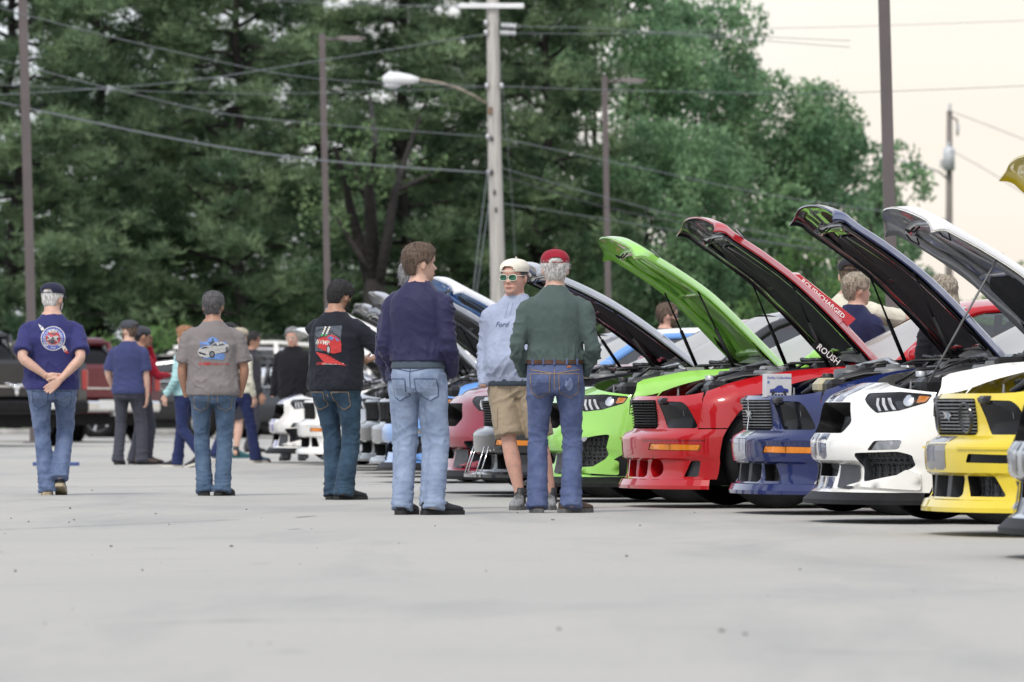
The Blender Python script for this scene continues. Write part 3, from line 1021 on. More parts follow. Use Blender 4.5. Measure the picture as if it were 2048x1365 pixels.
class Sheet:
    """skin of one side of a car: a = arc length from the nose centre line round the corner and back, z = height"""
    def __init__(s, st):
        s.st = STY[st]
        n = s.st['n']
        T = np.linspace(0, pi / 2, 400)
        xs = .30
        X = xs + (.90 - xs) * np.cos(T) ** (2 / n); Y = CW * np.sin(T) ** (2 / n)
        A = np.concatenate([[0], np.cumsum(np.hypot(np.diff(X), np.diff(Y)))])
        s.T, s.A, s.amax, s.n, s.xs = T, A, A[-1], n, xs
        # rear corner
        XR = (TAIL + .45) - .45 * np.sin(T) ** (2 / 2.6)
        YR = CW * np.cos(T) ** (2 / 2.6)
        AR = np.concatenate([[0], np.cumsum(np.hypot(np.diff(XR), np.diff(YR)))])
        s.AR = AR
        s.afl = s.amax + (xs - (TAIL + .45))     # a where the rear corner begins
        s.aend = s.afl + AR[-1]
        s.wm = curve([(.6, .985), (.0, 1.0), (-.5, .985), (-1.4, .965), (-2.2, .985), (-2.9, 1.0), (-3.6, .98), (-4.2, .95)])
        s.wz = curve([(.1, .93), (.2, .965), (.35, .99), (.55, 1.0), (.75, .985), (.9, .955), (1.12, .91)])
    def aY(s, y): return math.copysign(float(np.interp(abs(y), CW * np.sin(s.T) ** (2 / s.n), s.A)), y)
    def Y(s, poly): return [(s.aY(y), z) for y, z in poly]
    def a_of_x(s, x): return s.amax + (s.xs - x)
    def P(s, a, z, off=0.0):
        if off:
            e = 2e-3
            p = s.P(a, z)
            du = s.P(a + e, z) - s.P(a - e, z); dv = s.P(a, z + e) - s.P(a, z - e)
            nn = du.cross(dv)
            nn = nn.normalized() if nn.length > 1e-12 else Vector((1, 0, 0))
            return p + nn * off
        sg = 1 if a >= 0 else -1
        a = abs(a)
        if a <= s.amax:
            t = float(np.interp(a, s.A, s.T))
            cx = cos(t) ** (2 / s.n) if t < pi / 2 - 1e-9 else 0.0
            sy = sin(t) ** (2 / s.n)
            x0 = s.st['x0'](z)
            x = s.xs + (x0 - s.xs) * cx
            y = CW * sy
        elif a <= s.afl:
            x = s.xs - (a - s.amax); y = CW
        else:
            t = float(np.interp(a - s.afl, s.AR, s.T))
            bulge = {True: 0.0}.get(z < 0, -.05 * abs((z - .62) / .45) ** 2)
            x = (TAIL + .45) - (.45 + bulge) * sin(t) ** (2 / 2.6); y = CW * cos(t) ** (2 / 2.6)
        y *= s.wm(x) * s.wz(z)
        # rounded shoulder
        d = s.st['zc'](x) - z
        r = .11
        if d < r:
            q = min(1.0, (r - d) / r)
            k = 1 - sqrt(max(0.0, 1 - q * q))
            f = min(1.0, max(0.0, (.80 - x) / .45))
            y -= .16 * k * f * (1 if y > .2 else y / .2)
        return Vector((x, sg * y, z))


def spanel(sh, name, outline, m, parent, holes=(), off=0.0, step=.06, mirror=False, thick=0.0, smooth=True, rows=()):
    V2, F = cdt(outline, holes, step, rows)
    if mirror:
        V2 = [(-a, z) for a, z in V2]; F = [f[::-1] for f in F]
    V = [sh.P(a, z, off) for a, z in V2]
    o = obj(name, V, F, m, parent, smooth)
    if rows: o.data.set_sharp_from_angle(angle=radians(33))
    return o


def swalls(sh, name, poly, d0, d1, m, parent, mirror=False, step=.05):
    """walls of a recess along the polygon between offsets d0 and d1"""
    p = dens(poly, step)
    if mirror: p = [(-a, z) for a, z in p]
    V = [sh.P(a, z, d0) for a, z in p] + [sh.P(a, z, d1) for a, z in p]
    k = len(p)
    F = [(i, (i + 1) % k, k + (i + 1) % k, k + i) for i in range(k)]
    return obj(name, V, F, m, parent, smooth=False)


def recess(sh, name, poly, depth, mw, mb, parent, mirror=False, step=.05):
    """opening: walls in mw, back in mb, as one part with two materials"""
    p = dens(poly, step)
    V2, F2 = cdt(poly, (), step)
    if mirror:
        p = [(-a, z) for a, z in p]; V2 = [(-a, z) for a, z in V2]
    V = [sh.P(a, z, 0) for a, z in p] + [sh.P(a, z, -depth) for a, z in p]
    k = len(p)
    F = [(i, (i + 1) % k, k + (i + 1) % k, k + i) for i in range(k)]
    b = len(V)
    V += [sh.P(a, z, -depth) for a, z in V2]
    F += [tuple(b + i for i in f) for f in F2]
    o = obj(name, V, F, None, parent, smooth=False)
    o.data.materials.append(mw); o.data.materials.append(mb)
    for i, pg in enumerate(o.data.polygons):
        pg.material_index = 0 if i < k else 1
    return o


def ring_xz(cx, cz, r, a0, a1, k):
    return [(cx + r * cos(lerp(a0, a1, i / k)), cz + r * sin(lerp(a0, a1, i / k))) for i in range(k + 1)]


def ellipse(ca, cz, ra, rz, k=20):
    return [(ca + ra * cos(2 * pi * i / k), cz + rz * sin(2 * pi * i / k)) for i in range(k)]


def sbar(sh, name, a0, a1, z, h, d0, d1, m, parent, k=14, dz=0.0):
    """bar following the nose at height z: from offset d0 to d1"""
    V = []; F = []
    for i in range(k + 1):
        a = lerp(a0, a1, i / k)
        V += [sh.P(a, z - h / 2, d0), sh.P(a, z + h / 2, d0), sh.P(a, z + h / 2, d1), sh.P(a, z - h / 2, d1)]
    for i in range(k):
        for q in range(4): F.append((i * 4 + q, i * 4 + (q + 1) % 4, i * 4 + 4 + (q + 1) % 4, i * 4 + 4 + q))
    F += [(0, 1, 2, 3), tuple(range(4 * k, 4 * k + 4))]
    return obj(name, V, F, m, parent, smooth=False)


_wheel_cache = {}


def wheel(parent, x, y, side, rim_m, steer=0.0, spokes=10):
    key = (rim_m.name, spokes)
    if key not in _wheel_cache:
        ty = mesh_data('tyre', *(lambda mb: (mb.v, mb.f))(MB().lathe([(.245, -.115), (.275, -.125), (.335, -.128), (.358, -.112), (.366, -.075), (.367, 0), (.366, .075), (.358, .112), (.335, .128), (.275, .125), (.245, .115)], 40)))
        ty.materials.append(RUBBER)
        rm = MB()
        rm.lathe([(.245, -.115), (.235, -.10), (.225, -.02), (.225, .06), (.238, .098), (.25, .115), (.255, .118), (.252, .105)], 36)
        for k in range(spokes):
            a = 2 * pi * k / spokes
            w = .022
            p = []
            for (r, h, ww) in ((.05, .075, w * .9), (.14, .085, w * .8), (.235, .095, w * 1.1)):
                for (u, hh) in ((-ww, h), (ww, h), (ww * .8, h - .03), (-ww * .8, h - .03)):
                    p.append((r * cos(a) - u * sin(a), r * sin(a) + u * cos(a), hh))
            f = []
            for i in range(2):
                for q in range(4): f.append((i * 4 + q, i * 4 + (q + 1) % 4, i * 4 + 4 + (q + 1) % 4, i * 4 + 4 + q))
            rm.add(p, f)
        rm.lathe([(0, .10), (.035, .098), (.06, .085), (.07, .05), (.07, .0)], 16)
        r_ = mesh_data('rim', rm.v, rm.f, True); r_.materials.append(rim_m)
        dk = MB(); dk.lathe([(0, -.03), (.19, -.03), (.19, .0), (0, .0)], 28)
        d_ = mesh_data('brake_disc', dk.v, dk.f, False); d_.materials.append(ENGG)
        _wheel_cache[key] = (ty, r_, d_)
    ty, r_, d_ = _wheel_cache[key]
    w = empty('wheel'); w.parent = parent
    w.location = (x, side * y, .366)
    w.rotation_euler = (radians(-90) * side, 0, steer)
    for nm, me in (('tyre', ty), ('rim', r_), ('brake_disc', d_)):
        o = bpy.data.objects.new(nm, me); COL.objects.link(o); o.parent = w
    return w


WSGLASS = glass_mat('windshield_glass', (.40, .42, .42), 5.0, film=.38)  # film paints a pale sky reflection over the panes


def car(style, nose_px, s, pm, label, hood_deg=45.0, hood_pm=None, under_m=None, liner=True, stripe=None, rim=ALLOY, roof_m=None, fascia='std', seed=1, hood_stripe=None, th=TH, strut='gas', top_m=None, group='show cars with raised hoods in the row', bump_pm=None, lean=0):
    """s = photo pixels per metre at the near front tyre"""
    rng = random.Random(seed)
    sh = Sheet(style); S = sh.st
    hood_pm = hood_pm or pm; under_m = under_m or pm; roof_m = roof_m or pm; bump_pm = bump_pm or pm
    D = FPX / s
    Oy = D + CW * cos(th)
    lx, ly = .88, -.5
    Yn = Oy - lx * sin(th) - ly * cos(th)
    Ox = (nose_px - 1024) * Yn / FPX + lx * cos(th) - ly * sin(th)
    C = empty('show_car', (Ox, Oy, 0), pi + th)
    tag(C, label, 'car', group)
    P = sh.P
    zc = S['zc']; x0 = S['x0']
    A = sh.a_of_x
    arch_r, ax_z = .425, .366
    aF = A(arch_r + .02)         # front edge of the wheel arch
    ac = A(0.0)                  # front axle
    ar = A(WB)
    G = .004                     # half a shut line
    old = style == 'old'

    # ---- flank panels
    def arch(a_c, r, left, k=16, z0=.20):
        """points over the wheel from the front edge (smaller a) to the rear"""
        t0 = math.asin((z0 - ax_z) / r)
        return [(a_c - r * cos(lerp(t0, pi - t0, i / k)), ax_z + r * sin(lerp(t0, pi - t0, i / k))) for i in range(k + 1)]
    for sg in (False, True):
        zt = lambda a: zc(sh.P(a, .6).x)
        a_f0 = sh.aY(.895 if old else .952)           # fender starts behind the headlight
        xd = -.62                                 # fender / door line
        top = [(a, zt(a) - .001) for a in np.linspace(A(xd) - G, a_f0 + .02, 14)]
        fr = arch(ac, arch_r, True)
        z_b = .56 if old else .66
        fro = [(a, z) for a, z in fr if z > z_b + .012 or a > ac]
        xq = sqrt(arch_r ** 2 - (z_b - ax_z) ** 2)
        out = [(a_f0 - (0.05 if old else .0), z_b + G), (A(xq + .003), z_b + G)] + fro + [(A(xd) - G, .20)] + top
        spanel(sh, 'fender', out, pm, C, mirror=sg)
        # door
        xr = -1.98
        top = [(a, zt(a) - .001) for a in np.linspace(A(xr) - G, A(xd) + G, 10)]
        d = spanel(sh, 'door', [(A(xd) + G, .27), (A(xr) - G, .27)] + top, pm, C, mirror=sg)
        sbar(sh, 'door_handle', A(-1.80) * (-1 if sg else 1), A(-1.62) * (-1 if sg else 1), .88, .035, .004, .028, pm, d, 3)
        # sill
        spanel(sh, 'sill', [(A(xd) + G, .17), (A(WB + .52), .17), (A(WB + .52), .262), (A(xd) + G, .262)], pm, C, mirror=sg)
        # quarter panel with rear arch
        fr = arch(ar, arch_r, True)
        zt2 = [(a, zt(a) - .001) for a in np.linspace(sh.afl + .02, A(xr) + G, 12)]
        out = [(A(xr) + G, .27)] + [(A(WB + .5), .27)] + fr + [(sh.afl + .02, .30)] + zt2
        spanel(sh, 'quarter_panel', out, pm, C, mirror=sg, step=.09)
    # rear bumper and tail
    zt = 1.085
    rb = [(sh.afl + .03, .30), (2 * sh.aend - sh.afl - .03, .30), (2 * sh.aend - sh.afl - .03, .99), (sh.afl + .03, .99)]
    def PR(a, z, off=0):
        if a <= sh.aend: return sh.P(a, z, off)
        q = sh.P(2 * sh.aend - a, z, off); return Vector((q.x, -q.y, q.z))
    V2, F2 = cdt(rb, (), .12)
    obj('rear_bumper', [PR(a, z) for a, z in V2], F2, pm, C)
    for k in (-1, 1):
        q = [(sh.aend + k * .62 - .20, .82), (sh.aend + k * .62 + .20, .82), (sh.aend + k * .62 + .20, .97), (sh.aend + k * .62 - .20, .97)]
        V2, F2 = cdt(q, (), .1)
        obj('tail_light', [PR(a, z) + Vector((-.006, 0, 0)) for a, z in V2], F2, REDL, C)

    # ---- nose
    aB = aF                          # bumper cover ends at the arch
    zt_l = lambda a: .56 if old else .66
    F_ = []
    holes = []
    if old:
        # bumper cover (below the lamps) and the panel that frames grille and lamps
        zb0 = .205
        grille = sh.Y(rounded([(-.44, .558), (.44, .558), (.455, .760), (-.455, .760)], .02))
        hl = sh.Y(rounded([(.585, .562), (.865, .562), (.845, .62), (.80, .72), (.765, .748), (.49, .752)], .03, 3))
        hlm = [(-a, z) for a, z in hl][::-1]
        ye = sh.aY(.895) - G; yf = ye - .05; zt_ = lambda a: zc(sh.P(a, .75).x) - .002
        out = [(-yf, .555), (yf, .555)] + [(ye, .62), (ye, zt_(ye)), (sh.aY(.85), zt_(sh.aY(.85))), (sh.aY(.78), zt_(sh.aY(.78))), (sh.aY(.66), .788), (-sh.aY(.66), .788), (-sh.aY(.78), zt_(sh.aY(.78))), (-sh.aY(.85), zt_(sh.aY(.85))), (-ye, zt_(ye)), (-ye, .62)]
        nose_o = spanel(sh, 'nose_panel', out, bump_pm, C, holes=[grille, hl, hlm], step=.05)
        recess(sh, 'grille_opening', grille, .06, BLACKP, BLACKP, nose_o)
        g = empty('grille'); g.parent = C
        nbar = 10
        for i in range(nbar):
            z = lerp(.573, .748, i / (nbar - 1))
            sbar(sh, 'grille_bar', -sh.aY(.44) - .01 * i / 9, sh.aY(.44) + .01 * i / 9, z, .0085, -.022, .012, ENGG if fascia in ('pony', 'boss') else BLACKP, g, 16)
        for i in range(-4, 5):
            if i % 2 == 0 and fascia != 'grid': continue
            V = []
            a = i * .095
            for z in (.56, .757):
                V += [sh.P(a - .003, z, -.03), sh.P(a + .003, z, -.03), sh.P(a + .003, z, -.012), sh.P(a - .003, z, -.012)]
            obj('grille_rib', V, [(0, 1, 5, 4), (1, 2, 6, 5), (2, 3, 7, 6), (3, 0, 4, 7)], BLACKP, g, smooth=False)
        if fascia == 'pony':
            # galloping horse badge standing on the bars
            pony = [(.10, .668), (.075, .685), (.05, .690), (.02, .684), (-.03, .688), (-.07, .698), (-.10, .692), (-.075, .683), (-.05, .668), (-.085, .650), (-.075, .642), (-.04, .655), (-.015, .655), (.02, .650), (.05, .636), (.075, .640), (.05, .656), (.055, .667), (.08, .664)]
            spanel(sh, 'horse_badge', pony, CHROME, g, off=.018, step=.05)
            for zz in (.60, .72):
                sbar(sh, 'badge_bar', -.012, .012, zz, .10, .012, .020, CHROME, g, 1)
        if fascia == 'boss':
            for k in (-1, 1):
                mb = MB()
                c = sh.P(k * .33, .655, .0); nrm = (sh.P(k * .33, .655, .1) - c).normalized()
                M = Matrix.Translation(c) @ nrm.to_track_quat('Z', 'Y').to_matrix().to_4x4()
                mb.lathe([(.085, -.03), (.088, .02), (.078, .026), (.076, .005), (0, .0)], 24, M)
                mb.build('fog_lamp', GLOSSB, g)
            pony = [(.10, .668), (.05, .690), (-.03, .688), (-.10, .692), (-.05, .668), (-.085, .650), (-.015, .655), (.05, .636), (.05, .656), (.08, .664)]
            spanel(sh, 'horse_badge', pony, CHROME, g, off=.018, step=.05)
        for sgn in (False, True):
            h = recess(sh, 'headlight', hl, .012, BLACKP, SMOKE, C, mirror=sgn)
            spanel(sh, 'lens', hl, SMOKE, h, off=-.003, mirror=sgn)
            # lamp innards behind the smoked glass
            c = sh.P(sh.aY(.70) * (-1 if sgn else 1), .655, -.012)
            nrm = (sh.P(sh.aY(.70) * (-1 if sgn else 1), .655, .1) - c).normalized()
            M = Matrix.Translation(c) @ nrm.to_track_quat('Z', 'Y').to_matrix().to_4x4()
            MB().lathe([(.075, 0.0), (.07, .006), (.03, .003), (0, .008)], 18, M).build('reflector', ENGG, h)
        # bumper cover
        hs = []
        amb = sh.Y(rounded([(.48, .408), (.90, .404), (.91, .449), (.505, .457)], .010))
        center = rounded([(-.36, .215), (.36, .215), (.40, .335), (-.40, .335)], .03)
        if fascia == 'roush':
            fogh = sh.Y(ellipse(.52, .283, .09, .068))
            vent = sh.Y(rounded([(.80, .222), (.885, .222), (.895, .335), (.845, .335)], .015))
            hs = [fogh, vent]
        elif fascia == 'boss':
            fogh = None
            vent = sh.Y(rounded([(.46, .222), (.76, .222), (.68, .335), (.42, .335)], .02))
            hs = [vent]
        else:
            vent = sh.Y(rounded([(.44, .222), (.64, .222), (.58, .335), (.43, .335)], .02))
            hs = [vent]
        ambslot = amb
        allh = [center]
        for h_ in hs + [ambslot]:
            allh += [h_, [(-a, z) for a, z in h_][::-1]]
        zedge = .205
        out = [(-aB, zedge)] + [(a, zedge) for a in np.linspace(-1.05, 1.05, 11)] + [(aB, zedge), (A(arch_r * .99), .40), (A(.403), .50), (A(.385), .556), (sh.aY(.85), .556), (-sh.aY(.85), .556), (-A(.385), .556), (-A(.403), .50), (-A(arch_r * .98), .40)]
        bp = spanel(sh, 'front_bumper', out, bump_pm, C, holes=allh, step=.045, rows=(.336, .352, .492, .515, .547))
        recess(sh, 'lower_intake', center, .10, bump_pm if fascia == 'roush' else BLACKP, HONEY, bp)
        for aa in ((-.17, .17) if fascia in ('roush', 'pony', 'boss') else ()):
            sbar(sh, 'intake_fin', aa - .035, aa + .035, .275, .12, -.09, -.004, bump_pm if fascia == 'roush' else SATIN, bp, 2)
        for sgn in (False, True):
            recess(sh, 'turn_signal', amb, .014, BLACKP, AMBER if fascia != 'boss' else SMOKE, bp, mirror=sgn)
            k = -1 if sgn else 1
            if fascia != 'boss':
                spanel(sh, 'amber_lens', sh.Y(rounded([(.49, .413), (.715, .410), (.715, .450), (.512, .453)], .008)), AMBER, bp, off=-.004, mirror=sgn)
                spanel(sh, 'amber_marker', sh.Y(rounded([(.722, .410), (.893, .408), (.902, .446), (.722, .450)], .005)), AMBER, bp, off=-.002, mirror=sgn)
            # shadow gap swage above the lens
            sbar(sh, 'bumper_crease', k * .40, k * sh.aY(.92), .487, .012, -.004, .010, bump_pm, bp, 12)
            if fascia == 'roush':
                recess(sh, 'round_duct', fogh, .10, bump_pm, bump_pm, bp, mirror=sgn)
            recess(sh, 'side_vent', vent, .03 if fascia == 'roush' else .07, BLACKP, SATIN if fascia == 'roush' else HONEY, bp, mirror=sgn)
        # chin splitter
        spl_m = pm
        if fascia == 'grid': spl_m = GLOSSB
        V = []; F = []
        aa = np.linspace(-1.08, 1.08, 40)
        for a in aa:
            ext = .045 if fascia != 'grid' else .10
            p = P(a, .205); q = P(a, .16)
            o = (P(a, .3, .1) - P(a, .3)).normalized(); o.z = 0; o = o.normalized()
            zb = .135 if fascia != 'grid' else .155
            V += [p, p + o * ext * .55 + Vector((0, 0, -.005)), Vector((p.x, p.y, 0)) + o * ext + Vector((0, 0, zb + .025)), Vector((p.x, p.y, 0)) + o * ext + Vector((0, 0, zb)), Vector((p.x, p.y, zb)) - o * .15]
        for i in range(len(aa) - 1):
            for q in range(4): F.append((i * 5 + q, i * 5 + q + 1, i * 5 + 6 + q, i * 5 + 5 + q))
        obj('chin_splitter', V, F, spl_m, C, smooth=False)
        if fascia == 'grid':
            for k in (-.62, -.52, .30, .40):
                p = P(k, .40, .01); o = (P(k, .3, .1) - P(k, .3)).normalized()
                MB().tube([p, Vector((p.x, p.y, .16)) + o * .08], .006, 6).build('splitter_rod', CHROME, C)
    else:
        grille = sh.Y(rounded([(-.38, .552), (.38, .552), (.455, .62), (.38, .742), (-.38, .742), (-.455, .62)], .025))
        hl = sh.Y(rounded([(.69, .675), (.84, .690), (.935, .735), (.945, .790), (.80, .805), (.50, .797), (.53, .76)], .012, 3))
        hlm = [(-a, z) for a, z in hl][::-1]
        fog = sh.Y(rounded([(.68, .448), (.86, .455), (.875, .512), (.73, .508)], .015))
        side = sh.Y(rounded([(.57, .432), (.86, .442), (.912, .42), (.905, .35), (.835, .30), (.60, .255)], .02))
        if fascia == 'wide':
            side = sh.Y(rounded([(.50, .425), (.84, .50), (.90, .51), (.875, .35), (.80, .235), (.52, .225)], .02))
            fog = sh.Y(rounded([(.64, .445), (.76, .455), (.78, .49), (.66, .482)], .012))
        low = rounded([(-.24, .285), (.24, .285), (.26, .365), (-.26, .365)], .02)
        zedge = .192
        Ye = sh.aY(.952) - G
        xt = .66
        zn = .862
        out = [(-aB, zedge)] + [(a, zedge) for a in np.linspace(-1.05, 1.05, 11)] + [(aB, zedge), (A(arch_r * .98), .40), (A(.40), .51), (A(.365), .585), (A(.312), .656), (Ye, .656), (Ye, .800), (sh.aY(.80), .822), (sh.aY(.55), .848), (sh.aY(.42), zn), (-sh.aY(.42), zn), (-sh.aY(.55), .848), (-sh.aY(.80), .822), (-Ye, .800), (-Ye, .656), (-A(.312), .656), (-A(.365), .585), (-A(.40), .51), (-A(arch_r * .98), .40)]
        hh = [grille, hl, hlm, side, [(-a, z) for a, z in side][::-1], low]
        if fascia != 'wide':
            hh += [fog, [(-a, z) for a, z in fog][::-1]]
        bp = spanel(sh, 'front_bumper', out, bump_pm, C, holes=hh, step=.045, rows=(.361, .386, .408, .50, .55, .72, .78))
        recess(sh, 'grille', grille, .15, BLACKP, HONEY, C)
        recess(sh, 'lower_intake', low, .07, BLACKP, HONEY, bp)
        if fascia != 'wide':
            g2 = [sh.P(a, .645, -.085) for a in (-.36, .36)]
        for sgn in (False, True):
            k = -1 if sgn else 1
            h = recess(sh, 'headlight', hl, .04, BLACKP, GLOSSB, C, mirror=sgn)
            for j in range(3):
                a = .665 + .05 * j + .0
                spanel(sh, 'light_bar', sh.Y([(a + .022, .690 + .004 * j), (a + .042, .692 + .004 * j), (a - .03, .780), (a - .056, .780)]), LBAR, h, off=-.018, mirror=sgn, step=.1)
            c = sh.P(k * sh.aY(.865), .752, -.03); nrm = (sh.P(k * sh.aY(.865), .752, .1) - c).normalized()
            M = Matrix.Translation(c) @ nrm.to_track_quat('Z', 'Y').to_matrix().to_4x4()
            MB().lathe([(.046, 0), (.044, .018), (.03, .024), (0, .028)], 16, M).build('projector_lens', REFL, h)
            spanel(sh, 'amber_marker', sh.Y(rounded([(.90, .740), (.93, .745), (.938, .780), (.90, .788)], .004)), AMBER, h, off=-.012, mirror=sgn)
            spanel(sh, 'lamp_cover', hl, CLEAR, h, off=-.003, mirror=sgn)
            recess(sh, 'side_intake', side, .07, SATIN, HONEY, bp, mirror=sgn)
            fl = recess(sh, 'fog_lamp', fog, .02 if fascia != 'wide' else -.002, BLACKP, REFL, bp, mirror=sgn)
            spanel(sh, 'fog_cover', fog, CLEAR, fl, off=-.002, mirror=sgn)
            # dark lower fin beside the centre intake
            spanel(sh, 'lower_fin', sh.Y(rounded([(.31, .215), (.50, .205), (.575, .28), (.55, .37), (.31, .375)], .02)), SATIN, bp, off=.012, mirror=sgn)
            spanel(sh, 'lower_wing', sh.Y(rounded([(.46, .225), (.93, .21), (.925, .31), (.88, .335), (.80, .27), (.60, .255)], .012)), bump_pm, bp, off=.026, mirror=sgn)
            swalls(sh, 'wing_edge', sh.Y(rounded([(.46, .225), (.93, .21), (.925, .31), (.88, .335), (.80, .27), (.60, .255)], .012)), .0, .026, bump_pm, bp, mirror=sgn)
        # black splitter
        V = []; F = []
        aa = np.linspace(-1.10, 1.10, 40)
        for a in aa:
            p = P(a, .192)
            o = (P(a, .3, .1) - P(a, .3)).normalized(); o.z = 0; o = o.normalized()
            ext = .05 + (.05 if fascia == 'wide' else 0)
            V += [p, p + o * ext * .4 + Vector((0, 0, -.02)), Vector((p.x, p.y, .145)) + o * ext, Vector((p.x, p.y, .118)) + o * ext, Vector((p.x, p.y, .118)) - o * .2]
        for i in range(len(aa) - 1):
            for q in range(4): F.append((i * 5 + q, i * 5 + q + 1, i * 5 + 6 + q, i * 5 + 5 + q))
        obj('chin_splitter', V, F, BLACKP, C, smooth=False)
        if fascia == 'wide':
            for sgn in (False, True):
                spanel(sh, 'canard', [(aB - .30, .20), (aB - .01, .20), (aB - .01, .38), (aB - .12, .32)], BLACKP, C, off=.012, mirror=sgn)
    # racing stripes on the nose
    if stripe:
        for (y0, y1, smat) in stripe:
            for sgn in (1, -1):
                if old:
                    bands = [(.505, .55), (.345, .50)]
                else:
                    bands = [(.748, .86), (.378, .548), (.195, .282)]
                for (z0_, z1_) in bands:
                    q = [(y0, z0_), (y1, z0_), (y1, z1_), (y0, z1_)]
                    spanel(sh, 'stripe', q, smat, bp, off=.0022, step=.04, mirror=(sgn < 0))
    # ---- body inside: dark tub, wheel housings, underbody
    mb = MB()
    mb.box((-.15, 0, .42), (1.30, 1.28, .52), bev=.03)
    mb.box((-1.75, 0, .42), (1.9, 1.66, .50), bev=.03)
    mb.box((-3.35, 0, .55), (1.3, 1.28, .60), bev=.03)
    mb.box((.60, 0, .45), (.20, 1.20, .36), bev=.03)
    mb.build('underbody', BLACKP, C, smooth=False)
    for x in (0, WB):
        for sd in (1, -1):
            wheel(C, x, .845, sd, rim, 0.0, 10 if seed % 2 else 5)
    # ---- engine bay
    e = empty('engine'); e.parent = C
    zf = S['hf']
    xh, zh = -.80, 1.005
    hfx = S['nose'] if old else .78
    rad_z = .765 if old else .80
    MB().box(((.66 if old else .52), 0, rad_z - .015), (.22, 1.16, .05), bev=.015).build('radiator_cover', ENGB, e, smooth=False)
    for yy in (.45,):
        MB().lathe([(.009, 0), (.009, .03), (.006, .035), (.006, .065), (0, .065)], 8, Matrix.Translation((.62 if old else .46, yy, rad_z + .01))).build('hood_pin', ENGG, e)
    MB().box((-.10, 0, .78), (.75, .62, .22), bev=.05).build('engine_cover', ENGB, e, smooth=False)
    for yy in (-.17, .17):
        MB().box((-.12, yy, .905), (.62, .20, .07), bev=.03).build('cylinder_cover', ENGG if seed % 3 == 0 else ENGB, e, smooth=False)
    MB().box((-.15, 0, .97), (.45, .12, .07), bev=.03).build('intake_plenum', ENGB, e, smooth=False)
    for sd in (1, -1):
        MB().lathe([(.13, -.14), (.13, 0), (.12, .015), (.05, .02), (.045, .04), (0, .042)], 20, Matrix.Translation((-.02, sd * .60, .955))).build('strut_tower', ENGG, e)
        MB().box((-.02 - .25, sd * .735, .915), (1.05, .05, .03), rot=Matrix.Rotation(radians(6.5), 3, 'Y'), bev=.008).build('fender_rail', ENGB, e, smooth=False)
    MB().tube([(-.05, -.60, .985), (-.12, 0, 1.03), (-.05, .60, .985)], .018, 8).build('tower_brace', ENGB if seed % 2 else ENGA, e)
    MB().tube([(.42, .40, .80), (.30, .46, .88), (.12, .48, .93), (-.05, .40, .95), (-.2, .26, .94)], .045, 10).build('intake_hose', ENGB, e)
    MB().tube([(.48, .10, .79), (.40, .16, .86), (.25, .2, .87), (.12, .1, .85)], .024, 8).build('coolant_hose', ENGB, e)
    MB().tube([(.40, .55, .80), (.30, .60, .90), (.18, .62, .93), (.02, .70, .94), (-.3, .70, .985)], .013, 6).build('brake_line', ENGB, e)
    MB().tube([(-.62, .62, .99), (-.45, .50, 1.03), (-.2, .44, 1.02), (-.1, .28, .97)], .012, 6).build('cable', ENGB, e)
    MB().tube([(-.55, -.3, 1.0), (-.35, .1, 1.05), (-.45, .45, 1.03)], .016, 6).build('cable', ENGB, e)
    MB().box((.30, .50, .81), (.26, .24, .17), bev=.03).build('air_box', ENGB, e, smooth=False)
    t1 = MB().box((-.42, .56, .94), (.24, .20, .16), bev=.04).build('battery_box', ENGB, e, smooth=False)
    if seed in (2, 4):
        MB().box((.36, .36, .845), (.20, .22, .12), bev=.04).build('coolant_tank', TANK, e, smooth=False)
    MB().lathe([(.035, 0), (.035, .03), (.03, .035), (0, .035)], 14, Matrix.Translation((.36, .30, .90))).build('filler_cap', ENGA if seed % 2 else ENGB, e)
    MB().lathe([(.05, -.07), (.05, 0), (.055, .0), (.055, .03), (0, .03)], 14, Matrix.Translation((-.40, .40, 1.03))).build('fluid_cap', ENGB, e)
    for i in range(7):
        x = rng.uniform(-.6, .25); y = rng.uniform(-.1, .66)
        zz = zc(x) + rng.uniform(-.05, .035)
        d = (rng.uniform(.06, .20), rng.uniform(.05, .16), rng.uniform(.05, .13))
        MB().box((x, y, zz - d[2] * .3), d, rot=Matrix.Rotation(rng.uniform(-.5, .5), 3, 'Z'), bev=.015).build('engine_part', rng.choice([ENGB, ENGB, ENGG, ENGA]), e, smooth=False)
    for i in range(4):
        x = rng.uniform(-.6, .2); y = rng.uniform(.1, .6); zz = zc(x)
        MB().tube([(x, y, zz - .05), (x + .05, y + .02, zz + rng.uniform(.01, .05)), (x + rng.uniform(.12, .25), y + rng.uniform(-.1, .1), zz + rng.uniform(-.02, .03)), (x + .32, y, zz - .08)], rng.uniform(.008, .018), 6).build('hose', ENGB, e)
    MB().box((-.86, 0, .985), (.22, 1.34, .05), bev=.02).build('cowl', BLACKP, C, smooth=False)

    # ---- hood
    hroot = empty('hood'); hroot.parent = C
    hroot.location = (xh, 0, zh)
    ang = radians(hood_deg)
    hroot.rotation_euler = (0, -ang, 0)
    L = hfx - xh
    NU, NV = 26, 28
    vs = np.linspace(-1, 1, NV + 1)
    def hw(u): return lerp(.735, .66 if old else .62, u ** 1.5)
    def top(u, v):
        w = hw(u)
        xe = L * u
        # rounded front corners
        fr = max(0.0, (u - .55) / .45)
        xx = xe - (.10 if old else .20) * abs(v) ** 2.4 * fr ** 1.2
        wx = xh + xx
        z = zc(wx) - zh + .005
        if not old: z -= .035 * fr ** 2
        z += (.045 if old else .055) * (1 - v * v) * (1 - .6 * u)
        # raised centre / scoop ridges
        bz = .018 * max(0, 1 - ((abs(v) - .42) / .16) ** 2) if abs(abs(v) - .42) < .16 else 0
        z += bz * min(1, 3 * (1 - u)) * min(1, 4 * u)
        if u > .94: z -= .055 * ((u - .94) / .06) ** 2
